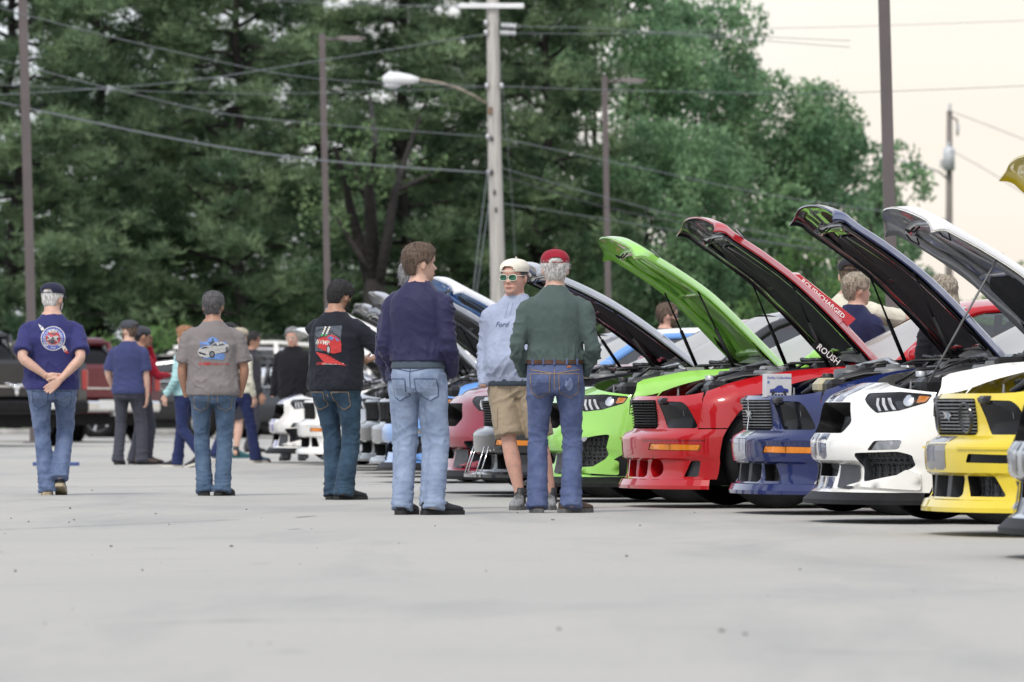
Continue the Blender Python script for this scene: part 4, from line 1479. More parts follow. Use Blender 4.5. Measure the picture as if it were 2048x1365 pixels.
        if abs(v) > .84: z -= .048 * ((abs(v) - .84) / .16) ** 2
        return Vector((xx, v * w, z))
    us = np.concatenate([np.linspace(0, .9, 18), np.linspace(.92, 1.0, NU - 17)])
    V = []; F = []
    nv = NV + 1
    for u in us:
        for v in vs: V.append(top(u, v))
    nt_ = len(V)
    for u in us:
        for v in vs:
            p = top(u, v)
            e_ = min(1.0, min((1 - abs(v)) / .12, u / .06, (1 - u) / .05))
            e_ = max(0.0, e_)
            rib = .012 * sin(u * 19) * (1 if abs(v) > .2 else .3)
            q = Vector((p.x * (1 - .004), p.y * .993, p.z - .008 - (.022 + rib + .02 * (1 - v * v)) * e_))
            V.append(q)
    NUu = len(us)
    for i in range(NUu - 1):
        for j in range(NV):
            F.append((i * nv + j, i * nv + j + 1, (i + 1) * nv + j + 1, (i + 1) * nv + j))
    nf_top = len(F)
    for i in range(NUu - 1):
        for j in range(NV):
            F.append((nt_ + i * nv + j, nt_ + (i + 1) * nv + j, nt_ + (i + 1) * nv + j + 1, nt_ + i * nv + j + 1))
    nf_bot = len(F)
    rim_ = [(i, 0) for i in range(NUu)] + [(NUu - 1, j) for j in range(1, nv)] + [(i, NV) for i in range(NUu - 2, -1, -1)] + [(0, j) for j in range(NV - 1, 0, -1)]
    for k in range(len(rim_)):
        a = rim_[k]; b = rim_[(k + 1) % len(rim_)]
        ia = a[0] * nv + a[1]; ib = b[0] * nv + b[1]
        F.append((ia, nt_ + ia, nt_ + ib, ib))
    ho = obj('hood_skin', V, F, None, hroot, smooth=True)
    ho.data.materials.append(hood_pm); ho.data.materials.append(under_m); ho.data.materials.append(hood_stripe[2] if hood_stripe else hood_pm)
    for i, pg in enumerate(ho.data.polygons):
        if i < nf_top:
            j = i % NV; vm = abs((vs[j] + vs[j + 1]) / 2)
            pg.material_index = 2 if (hood_stripe and hood_stripe[0] < vm < hood_stripe[1]) else 0
        elif i < nf_bot: pg.material_index = 1
        else:
            pg.material_index = 0
    if liner:
        lk = .62 if liner == 'small' else 1.0
        pts = rounded([(.16, -.54), (.70 * L * lk, -.48), (.80 * L * lk, -.28), (.80 * L * lk, .28), (.70 * L * lk, .48), (.16, .54)], .12)
        V2, F2 = cdt(pts, (), .12)
        def und(x, y):
            u = min(1, max(0, x / L)); v = max(-1, min(1, y / hw(u)))
            p = top(u, v)
            return Vector((p.x, p.y, p.z - .068 - .006 * sin(x * 9) * cos(y * 8)))
        k = len(V2)
        Vt = [und(x, y) for x, y in V2]
        obj('hood_liner', Vt, [f[::-1] for f in F2], LINER, hroot)
    # pressed ribs of the inner panel
    def under_pt(u, v):
        p = top(u, v); return Vector((p.x, p.y, p.z - .058))
    for (p0_, p1_, rr) in [((.10, .70), (.88, .66), .016), ((.10, -.70), (.88, -.66), .016), ((.86, -.6), (.86, .6), .018), ((.10, -.6), (.10, .6), .016), ((.12, .62), (.80, .12), .012), ((.12, -.62), (.80, -.12), .012), ((.50, -.6), (.50, .6), .010)]:
        MB().tube([under_pt(lerp(p0_[0], p1_[0], q / 8), lerp(p0_[1], p1_[1], q / 8)) for q in range(9)], rr, 6, sx=2.0).build('hood_rib', under_m, hroot)
    # latch hook, stiffener loops, hinge arms
    lm = top(.93, 0)
    MB().tube([lm + Vector((-.10, -.07, -.05)), lm + Vector((-.10, -.07, -.10)), lm + Vector((-.06, 0, -.115)), lm + Vector((-.10, .07, -.10)), lm + Vector((-.10, .07, -.05))], .006, 6).build('latch', BLACKP, hroot)
    for yy in ((-.45, .42) if liner == 'small' else ()):
        q = top(.86, yy / .66)
        MB().tube([q + Vector((0, -.08, -.06)), q + Vector((-.05, -.08, -.066)), q + Vector((-.09, .02, -.066)), q + Vector((-.04, .09, -.06))], .005, 6).build('seal', BLACKP, hroot)
    for sd in (1, -1):
        V = [(-.06, sd * .63, -.06), (.30, sd * .64, -.05), (.42, sd * .64, -.01), (-.02, sd * .63, .0)]
        V += [(x, y + sd * .02, z) for x, y, z in V]
        obj('hinge_arm', V, [(0, 1, 2, 3), (7, 6, 5, 4), (0, 4, 5, 1), (1, 5, 6, 2), (2, 6, 7, 3), (3, 7, 4, 0)], BLACKP, C if False else hroot, smooth=False)
    if hood_deg > 5:
        Rm = Matrix.Rotation(-ang, 4, 'Y')
        def hp(u, v, dz=-.05):
            q = top(u, v) + Vector((0, 0, dz)); return Vector((xh, 0, zh)) + (Rm @ q)
        if strut == 'gas':
            for sd in (1, -1):
                a = Vector((-.42, sd * .68, .985)); b = hp(.55, sd * .90)
                st_ = MB().tube([a, a.lerp(b, .52)], .014, 8).build('gas_strut', BLACKP, C)
                MB().tube([a.lerp(b, .5), b], .007, 6).build('strut_rod', BLACKP, st_)
        elif strut == 'rod':
            a = Vector((.40, .66, .86)); b = hp(.62, .86)
            MB().tube([a, a.lerp(b, .97), b], .007, 6).build('prop_rod', ENGG, C)
            a2 = Vector((-.30, .66, .97)); b2 = hp(.30, .88)
            MB().tube([a2, a2.lerp(b2, .8)], .011, 6).build('gas_strut', BLACKP, C)
    # ---- greenhouse
    rz = S['roof']
    xA0, zA0 = -.84, .995
    xA1, zA1 = -1.46, rz - .055
    xR, xC1, zC1 = -2.02, -2.72, rz - .09
    xC0, zC0 = -3.42, 1.125
    yb, yr = .79, .60
    NR = 10
    # roof skin
    V = []; F = []
    rx = [xA1, -1.6, -1.8, xR, -2.25, -2.5, xC1]
    rzf = curve([(-xA1, zA1), (1.7, rz - .015), (-xR, rz), (2.4, rz - .03), (-xC1, zC1)])
    for x in rx:
        for j in range(NR + 1):
            v = -1 + 2 * j / NR
            f = (x - xA1) / (xC1 - xA1)
            V.append((x + .05 * (1 - v * v) * (1 if f < .2 else 0), v * (yr + .02), rzf(-x) - .055 * abs(v) ** 3))
    for i in range(len(rx) - 1):
        for j in range(NR): F.append((i * (NR + 1) + j, i * (NR + 1) + j + 1, (i + 1) * (NR + 1) + j + 1, (i + 1) * (NR + 1) + j))
    obj('roof', V, F, roof_m, C)
    def patch(name, c, m, nu=8, nv=8, bul=(0, 0, 0), parent=C, taper=0.0):
        c = [Vector(q) for q in c]; b = Vector(bul); V = []; F = []
        for i in range(nu + 1):
            for j in range(nv + 1):
                u = i / nu; v = j / nv
                V.append((c[0] * (1 - u) + c[1] * u) * (1 - v) + (c[3] * (1 - u) + c[2] * u) * v + b * (4 * u * (1 - u)) * (1 - taper * v))
        for i in range(nu):
            for j in range(nv): F.append((i * (nv + 1) + j, (i + 1) * (nv + 1) + j, (i + 1) * (nv + 1) + j + 1, i * (nv + 1) + j + 1))
        return obj(name, V, F, m, parent)
    zr1 = zA1 - .055
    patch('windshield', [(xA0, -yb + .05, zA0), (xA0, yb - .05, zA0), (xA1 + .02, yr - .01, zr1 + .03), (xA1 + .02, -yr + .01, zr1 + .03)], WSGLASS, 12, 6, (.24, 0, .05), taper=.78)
    patch('rear_window', [(xC0 + .05, yb - .13, zC0), (xC0 + .05, -yb + .13, zC0), (xC1, -yr, zC1 - .045), (xC1, yr, zC1 - .045)], GLASS, 8, 6, (-.05, 0, .045))
    patch('trunk_lid', [(TAIL + .06, yb - .12, 1.055), (TAIL + .06, -yb + .12, 1.055), (xC0 + .06, -yb + .08, zC0), (xC0 + .06, yb - .08, zC0)], pm, 8, 4, (0, 0, .03))
    rail = curve([(-xA0, zA0), (1.15, 1.24 + (rz - 1.5) * .6), (-xA1, zr1 + .015), (1.75, rzf(1.75) - .058), (2.1, rzf(2.1) - .06), (2.45, rzf(2.45) - .07), (-xC1, zC1 - .06), (3.1, 1.265), (-xC0, zC0 - .01)])
    for sd in (1, -1):
        ysd = lambda x, z: sd * lerp(yb + .015, yr + .03, max(0, min(1, (z - 1.0) / (rz - 1.06))))
        # painted rail from A pillar over the roof to the tail
        xs_ = np.linspace(-xA0, -xC0, 26)
        V = []; F = []
        for x in xs_:
            z = rail(x); zi = z - (.042 if x < 2.3 else .05)
            p = Vector((-x, ysd(-x, z), z)); q = Vector((-x - (.05 if x < 1.5 else 0), ysd(-x, zi) , zi))
            V += [p + Vector((0, -sd * .05, .012)), p, q, q + Vector((0, -sd * .03, 0))]
        for i in range(len(xs_) - 1):
            for k in range(3): F.append((i * 4 + k, i * 4 + k + 1, i * 4 + 5 + k, i * 4 + 4 + k))
        obj('roof_rail', V, F, pm, C)
        # side window
        belt = lambda x: zc(x) - .02
        def wz(x): return rail(x) - .04
        V = []; F = []
        xs2 = np.linspace(-xA0 + .10, 2.62, 18)
        for x in xs2:
            zb_ = belt(-x); zt_ = max(zb_ + .004, wz(x - .02))
            for j in range(5):
                z = lerp(zb_, zt_, j / 4)
                V.append((-x, ysd(-x, z) - sd * .012, z))
        for i in range(len(xs2) - 1):
            for j in range(4): F.append((i * 5 + j, i * 5 + j + 1, i * 5 + 6 + j, i * 5 + 5 + j))
        obj('side_window', V, F, GLASS, C)
        # quarter behind the side window
        V = []; F = []
        xs3 = np.linspace(2.52, -xC0, 10)
        for x in xs3:
            zb_ = zc(-x) - .015; zt_ = max(zb_ + .004, rail(x) - .02)
            for j in range(5):
                z = lerp(zb_, zt_, j / 4)
                V.append((-x, ysd(-x, z) + sd * .002, z))
        for i in range(len(xs3) - 1):
            for j in range(4): F.append((i * 5 + j, i * 5 + j + 1, i * 5 + 6 + j, i * 5 + 5 + j))
        obj('rear_pillar', V, F, pm, C)
        MB().box((-1.99, ysd(-1.99, 1.2), 1.21), (.06, .012, .36), rot=Matrix.Rotation(sd * .38, 3, 'X')).build('window_pillar', BLACKP, C, smooth=False)
        # mirror
        mr_ = MB(); mr_.ell((-.98, sd * 1.03, 1.075), (.075, .115, .072), 14, 8)
        mo = mr_.build('mirror', top_m or pm, C)
        MB().tube([(-.96, sd * .86, 1.02), (-.97, sd * .98, 1.045)], .022, 8).build('mirror_stalk', BLACKP, mo)
    # cabin
    cab = MB(); cab.box((-2.0, 0, .80), (2.3, 1.35, .36), bev=.05); cab.box((-1.05, 0, .98), (.34, 1.3, .12), bev=.05)
    cab.build('dashboard', SEATM, C, smooth=False)
    for yy in (-.37, .37):
        sb = MB(); sb.box((-1.98, yy, 1.08), (.16, .46, .52), rot=Matrix.Rotation(radians(-14), 3, 'Y'), bev=.07); sb.box((-2.06, yy, 1.37), (.10, .24, .14), bev=.04)
        sb.build('seat', SEATM, C, smooth=False)
    MB().lathe([(.17, -.012), (.188, 0), (.17, .012), (.158, 0)], 24, Matrix.Translation((-1.34, .37, 1.02)) @ Matrix.Rotation(radians(-65), 4, 'Y'), close=True).build('steering_wheel', SEATM, C)
    return C, sh, bp, hroot, top, L


RED = paint('race_red', (.44, .006, .010))
BLUE = paint('deep_blue', (.010, .020, .105), metal=.15)
WHITE = paint('oxford_white', (.84, .83, .79))
YEL = paint('school_bus_yellow', (.72, .56, .03))
SILV = paint('ingot_silver', (.46, .475, .50), metal=.7, rough=.38)
GREEN = paint('lime_green', (.31, .64, .12))
BLACK = paint('gloss_black', (.013, .013, .016))
MAROON = paint('ruby_red', (.28, .014, .035), metal=.35)
LBLUE = paint('sky_blue', (.13, .30, .66))
GREY = paint('tungsten_grey', (.20, .21, .23), metal=.6)
NAVYS = paint('navy_stripe', (.035, .04, .10))
GREYS = paint('grey_stripe', (.16, .155, .165))
SILVS = paint('silver_stripe', (.40, .43, .50), metal=.3)
PURP = paint('purple_stripe', (.10, .08, .42))
WHTS = paint('white_stripe', (.74, .75, .77))

CARS = {}
CARS['silver'] = car('new', 2012, 437, SILV, 'silver car cut off by the right edge, nearest of the row', 50, stripe=[(.05, .17, BLACK)], seed=1, strut='rod', fascia='std')
CARS['yellow'] = car('old', 1834, 368, YEL, 'yellow car with round fog lamps in its grille, raised hood and dark headlamps', 52.5, stripe=[(.0, .22, GREYS)], seed=2, strut='rod', fascia='boss', liner=False)
CARS['white'] = car('new', 1620, 330, WHITE, 'white car with navy centre stripes and black honeycomb grille, nearest white one', 45, stripe=[(.06, .20, NAVYS), (.03, .045, NAVYS)], seed=3, strut='rod', liner='small', under_m=paint('grey_underside', (.36, .37, .40), metal=.3), hood_stripe=(.12, .30, SILVS))
CARS['blue'] = car('old', 1452, 305, BLUE, 'deep blue car with silver nose stripe and horse badge grille', 50, stripe=[(.0, .20, SILVS)], seed=4, fascia='pony', hood_stripe=(0, .3, SILVS), under_m=BLACK)
CARS['red'] = car('old', 1233, 286, RED, 'bright red car with black slatted grille, round bumper ducts and raised hood', 50, seed=5, fascia='roush', under_m=BLACK, rim=DALLOY)
CARS['green'] = car('new', 1072, 270, GREEN, 'lime green car with raised green hood beside the bright red car', 47, seed=6, fascia='wide', liner=False, roof_m=GREEN, rim=DALLOY)
CARS['black'] = car('old', 938, 256, BLACK, 'gloss black car with deep chin splitter behind the man in khaki shorts', 41, seed=7, fascia='grid', hood_pm=SILV, roof_m=BLACK)
CARS['maroon'] = car('new', 876, 246, MAROON, 'ruby red car with closed hood between the black and light blue cars', 0, seed=8, group='cars parked in the row')
CARS['lblue'] = car('new', 765, 216, LBLUE, 'light blue car with white stripe behind the young man in navy jacket', 44, seed=9, hood_pm=WHTS, roof_m=WHTS)
CARS['grey'] = car('old', 737, 200, GREY, 'grey car nose showing just left of the light blue car', 44, seed=10, fascia='std')
CARS['black2'] = car('old', 710, 190, BLACK, 'black car with amber signal showing beside the black shirted man', 44, seed=11, fascia='std')
CARS['far_silver'] = car('new', 652, 181, SILV, 'silver car mostly hidden behind the black shirted man, taller hood tip', 47, seed=12)
CARS['far_grey'] = car('old', 645, 174, GREY, 'grey car mostly hidden behind the black shirted man, lower hood tip', 43, seed=13)
CARS['far_white'] = car('old', 590, 166, WHITE, 'plain white car with slatted grille next to the purple striped one', 43, seed=14, fascia='std', bump_pm=None)
CARS['purple'] = car('new', 540, 160, WHITE, 'white car with purple nose stripes, farthest of the row', 34, seed=15, stripe=[(.06, .22, PURP)])
# ------------------------------------------------------------------ people
def cloth(key, col, rough=.85, var=.10, fade=None, weave=260.0):
    if key in MATS: return MATS[key]
    m, n, b = new_mat(key)
    c2 = fade or tuple(min(1, c * (1 + var)) for c in col)
    noise_mix(n, b.inputs['Base Color'], tuple(c * (1 - var) for c in col), c2, 7.0, detail=6, lo=.34, hi=.70, rough=.65)
    b.inputs['Roughness'].default_value = rough
    b.inputs['Specular IOR Level'].default_value = .2
    b.inputs['Sheen Weight'].default_value = .08
    b.inputs['Sheen Roughness'].default_value = .5
    t = n.nodes.new('ShaderNodeTexCoord')
    a = n.nodes.new('ShaderNodeTexNoise'); a.inputs['Scale'].default_value = weave; a.inputs['Detail'].default_value = 2
    w = n.nodes.new('ShaderNodeTexNoise'); w.inputs['Scale'].default_value = 22.0; w.inputs['Detail'].default_value = 4; w.inputs['Distortion'].default_value = .8
    n.links.new(t.outputs['Object'], a.inputs['Vector']); n.links.new(t.outputs['Object'], w.inputs['Vector'])
    ad = n.nodes.new('ShaderNodeMath'); ad.operation = 'MULTIPLY_ADD'; ad.inputs[1].default_value = .12
    n.links.new(a.outputs['Fac'], ad.inputs[0]); n.links.new(w.outputs['Fac'], ad.inputs[2])
    bump(n, b, ad.outputs[0], .32, .010)
    MATS[key] = m
    return m


def skin(key, col):
    if key in MATS: return MATS[key]
    m, n, b = new_mat(key)
    noise_mix(n, b.inputs['Base Color'], tuple(c * .86 for c in col), (min(1, col[0] * 1.12), col[1] * 1.04, col[2] * 1.02), 24.0, detail=5, lo=.3, hi=.7)
    b.inputs['Roughness'].default_value = .52
    b.inputs['Subsurface Weight'].default_value = .12
    b.inputs['Subsurface Radius'].default_value = (.012, .005, .003)
    b.inputs['Subsurface Scale'].default_value = 1.0
    MATS[key] = m
    return m

SK1 = skin('fair_skin', (.55, .36, .28)); SK2 = skin('tan_skin', (.36, .205, .14)); SK3 = skin('ruddy_skin', (.60, .36, .28))
def hairm(key, col): return mat(key, col, .65, var=.45, scale=70, bmp=.9, bscale=120, stretch=(1, 1, .25), bdist=.01)
H_BROWN = hairm('brown_hair', (.10, .066, .045)); H_BLACK = hairm('black_hair', (.012, .011, .012)); H_GREY = hairm('grey_hair', (.22, .22, .23))
H_WHITE = hairm('white_hair', (.58, .57, .55)); H_BLOND = hairm('blond_hair', (.30, .26, .20)); H_RED = hairm('auburn_hair', (.30, .15, .075)); H_SALT = hairm('salt_hair', (.085, .082, .085))
DENIM = cloth('blue_denim', (.085, .125, .235), fade=(.17, .225, .36)); DENIM2 = cloth('mid_denim', (.055, .095, .165), fade=(.10, .155, .24))
DENIM3 = cloth('light_denim', (.19, .25, .38), fade=(.29, .36, .49)); DENIM4 = cloth('dark_denim', (.018, .040, .070), fade=(.045, .085, .135))
DENIM5 = cloth('indigo_denim', (.070, .095, .205), fade=(.120, .155, .285)); NAVYP = cloth('navy_trousers', (.020, .030, .095))
CHARC = cloth('charcoal_trousers', (.052, .055, .072)); KHAKI = cloth('khaki_shorts', (.34, .275, .195)); DKTR = cloth('dark_trousers', (.040, .040, .052))
T_BLUE = cloth('navy_blue_tee', (.034, .036, .135)); T_NAVY = cloth('faded_navy_tee', (.045, .055, .145)); T_GREY = cloth('warm_grey_tee', (.205, .185, .185))
T_BLACK = cloth('black_tee', (.014, .016, .024)); J_NAVY = cloth('navy_jacket', (.024, .024, .070), rough=.6); T_SLATE = cloth('slate_tee', (.060, .080, .105))
HOODIE = cloth('heather_blue_hoodie', (.345, .395, .53), var=.14); POLO = cloth('dull_green_polo', (.075, .108, .100)); J_BLACK = cloth('black_jacket', (.012, .012, .016))
C_CREAM = cloth('cream_jacket', (.66, .64, .53)); C_TEAL = cloth('mint_jacket', (.36, .58, .60)); C_RED = cloth('red_shirt', (.33, .012, .03)); H_NAVY = cloth('navy_hood', (.020, .024, .070))
C_DARK = cloth('dark_top', (.030, .030, .038))
CAP_NAVY = cloth('navy_cap', (.018, .020, .045)); CAP_RED = cloth('red_cap', (.27, .012, .028)); CAP_WHITE = cloth('white_cap', (.74, .70, .60)); CAP_GREY = cloth('grey_cap', (.055, .058, .070)); CAP_BLK = cloth('black_cap', (.022, .022, .026)); CAP_BEI = cloth('beige_cap', (.42, .37, .28))
SH_BLACK = mat('black_shoe', (.016, .017, .020), .5, var=.2, scale=30); SH_BROWN = mat('brown_boot', (.105, .068, .050), .6, var=.3, scale=20); SH_GREY = mat('grey_shoe', (.22, .23, .235), .7, var=.3, scale=40)
SH_BLUE = mat('blue_sneaker', (.115, .175, .27), .7, var=.15, scale=30); SH_TEAL = mat('teal_sneaker', (.025, .12, .13), .6, var=.2, scale=30); SOLE_W = mat('white_sole', (.60, .58, .52), .6, var=.08, scale=20); SOLE_B = mat('black_sole', (.014, .014, .015), .7, var=.2, scale=30); SOLE_T = mat('tan_sole', (.36, .30, .20), .7, var=.2, scale=30); SOLE_G = mat('grey_sole', (.12, .12, .12), .7, var=.2, scale=30)
LEATHER = mat('belt_leather', (.075, .034, .020), .5, var=.3, scale=20); STITCH = mat('denim_stitch', (.30, .20, .10), .8, var=.2, scale=60); STITCHB = mat('blue_stitch', (.045, .065, .13), .8, var=.2, scale=60)
GREENLENS = mat('green_mirror_lens', (.010, .095, .045), .04, metal=.9, coat=1, var=.35, scale=30); BLUELENS = mat('blue_mirror_lens', (.05, .04, .55), .05, metal=.9, coat=1, var=.2, scale=30)
FRAME_W = mat('clear_frame', (.62, .60, .52), .2, var=.05, scale=30); FRAME_B = mat('black_frame', (.012, .012, .012), .3, var=.1, scale=30); LIP = mat('lip_skin', (.36, .15, .13), .5, var=.1, scale=30)
EYEW = mat('eye_white', (.62, .60, .58), .25, var=.04, scale=30); BROW = mat('brow_hair', (.09, .065, .05), .8, var=.3, scale=90); BROWG = mat('brow_hair_grey', (.30, .28, .27), .8, var=.2, scale=90)
PHONE = mat('phone_black', (.012, .012, .014), .2, coat=.6, var=.1, scale=20)


def loft(mb, rings, n=24, caps=True):
    """rings: (centre, ax, ay, exponent)"""
    V = []; F = []
    for (c, ax, ay, ex) in rings:
        for k in range(n):
            t = 2 * pi * k / n
            ct, st = cos(t), sin(t)
            e = 2.0 / ex
            V.append(Vector(c) + Vector(ax) * (math.copysign(abs(ct) ** e, ct)) + Vector(ay) * (math.copysign(abs(st) ** e, st)))
    m = len(rings)
    for i in range(m - 1):
        for k in range(n):
            F.append((i * n + k, i * n + (k + 1) % n, (i + 1) * n + (k + 1) % n, (i + 1) * n + k))
    if caps:
        F.append(tuple(range(n - 1, -1, -1))); F.append(tuple((m - 1) * n + k for k in range(n)))
    mb.add(V, F)


def limb_loft(mb, pts, radii, ref, n=16, flat=1.0):
    """pts/radii along a limb; ref = side axis"""
    pts = [Vector(p) for p in pts]
    rings = []
    for i, p in enumerate(pts):
        d = (pts[min(i + 1, len(pts) - 1)] - pts[max(i - 1, 0)]).normalized()
        u = Vector(ref) - d * d.dot(Vector(ref)); u = u.normalized()
        w = d.cross(u).normalized()
        r = radii[i]
        rings.append((p, u * r * flat, w * r, 2.0))
    loft(mb, rings, n)


def bez(p0, p1, p2, k=14):
    """smooth bent limb through joint p1"""
    p0, p1, p2 = Vector(p0), Vector(p1), Vector(p2)
    out = []
    for i in range(k + 1):
        t = i / k
        # two straight bones with a softened joint
        if t < .42: out.append(p0.lerp(p1, t / .5))
        elif t > .58: out.append(p1.lerp(p2, (t - .5) / .5))
        else:
            a = p0.lerp(p1, .84); b = p1.lerp(p2, .16); q = (t - .42) / .16
            out.append(a * (1 - q) ** 2 + p1 * 2 * q * (1 - q) + b * q * q)
    return out


def ik(a, b, l1, l2, pole):
    a, b, pole = Vector(a), Vector(b), Vector(pole)
    d = b - a; L = min(d.length, (l1 + l2) * .999); dn = d.normalized()
    x = (l1 * l1 - l2 * l2 + L * L) / (2 * L); h = sqrt(max(0, l1 * l1 - x * x))
    p = pole - dn * pole.dot(dn); p = p.normalized()
    return a + dn * x + p * h, a + dn * L


def remesh(mb, voxel, smooth_it=3, deci=None):
    me = bpy.data.meshes.new('tmp'); me.from_pydata(mb.v, [], mb.f); me.update()
    o = bpy.data.objects.new('tmp', me); COL.objects.link(o)
    r = o.modifiers.new('r', 'REMESH'); r.mode = 'VOXEL'; r.voxel_size = voxel; r.use_smooth_shade = True
    if smooth_it:
        s = o.modifiers.new('s', 'SMOOTH'); s.factor = .5; s.iterations = smooth_it
    if deci:
        d = o.modifiers.new('d', 'DECIMATE'); d.ratio = deci
    dg = bpy.context.evaluated_depsgraph_get()
    ev = o.evaluated_get(dg)
    out = bpy.data.meshes.new_from_object(ev)
    bpy.data.objects.remove(o, do_unlink=True); bpy.data.meshes.remove(me)
    return out


def displace(me, fn):
    n = len(me.vertices)
    co = np.empty(n * 3, np.float32); no = np.empty(n * 3, np.float32)
    me.vertices.foreach_get('co', co); me.vertices.foreach_get('normal', no)
    co = co.reshape(-1, 3).astype(float); no = no.reshape(-1, 3).astype(float)
    co = co + no * fn(co)[:, None]
    me.vertices.foreach_set('co', co.astype(np.float32).ravel())
    me.update()


def ridge(P):
    P = P + .35 * np.stack([pnoise(P * .7 + 17), pnoise(P * .7 + 41), pnoise(P * .7 + 63)], 1)
    r = np.clip(1 - 2.6 * np.abs(pnoise(P)), 0, 1)
    return 2.2 * r * r - .6


# ---- head shape: t from chin (0) to crown (1), th = 0 forward
_f = curve([(0, .060), (.04, .086), (.10, .090), (.17, .088), (.21, .095), (.26, .092), (.33, .094), (.45, .090), (.52, .088), (.57, .098), (.70, .097), (.82, .086), (.92, .060), (.98, .028), (1, .0)])
_b = curve([(0, .030), (.1, .046), (.2, .066), (.32, .084), (.5, .100), (.65, .105), (.78, .099), (.9, .074), (.97, .038), (1, .0)])
_w = curve([(0, .026), (.05, .045), (.14, .057), (.25, .064), (.38, .069), (.5, .073), (.62, .0765), (.75, .075), (.87, .059), (.95, .036), (1, .0)])


def head_pt(t, th, off=0.0, nose=True):
    ct, st = cos(th), sin(th)
    e = 2 / 2.25
    fy = _f(t) if ct >= 0 else _b(t)
    x = (_w(t) + off) * math.copysign(abs(st) ** e, st)
    y = (fy + off) * math.copysign(abs(ct) ** e, ct)
    if nose and ct > 0 and off < .006:
        a = x
        # nose: bridge to tip
        hn = max(0.0, min(1.0, (.53 - t) / .17)) if t > .36 else max(0.0, 1 - ((.36 - t) / .055) ** 2)
        wn = .010 + .008 * max(0, min(1, (.5 - t) / .14))
        y += .030 * hn * math.exp(-(a / wn) ** 2)
        # sockets
        y -= .010 * math.exp(-((abs(a) - .032) / .014) ** 2) * math.exp(-((t - .50) / .045) ** 2)
        # lips
        y += .005 * math.exp(-(a / .022) ** 2) * (math.exp(-((t - .225) / .012) ** 2) + math.exp(-((t - .19) / .012) ** 2))
        # cheekbone
        y += .004 * math.exp(-((abs(a) - .045) / .015) ** 2) * math.exp(-((t - .38) / .06) ** 2)
    z = t * .235 + off * (1.0 if t > .7 else .2) * max(0, (t - .7) / .3)
    return Vector((x, y, z))


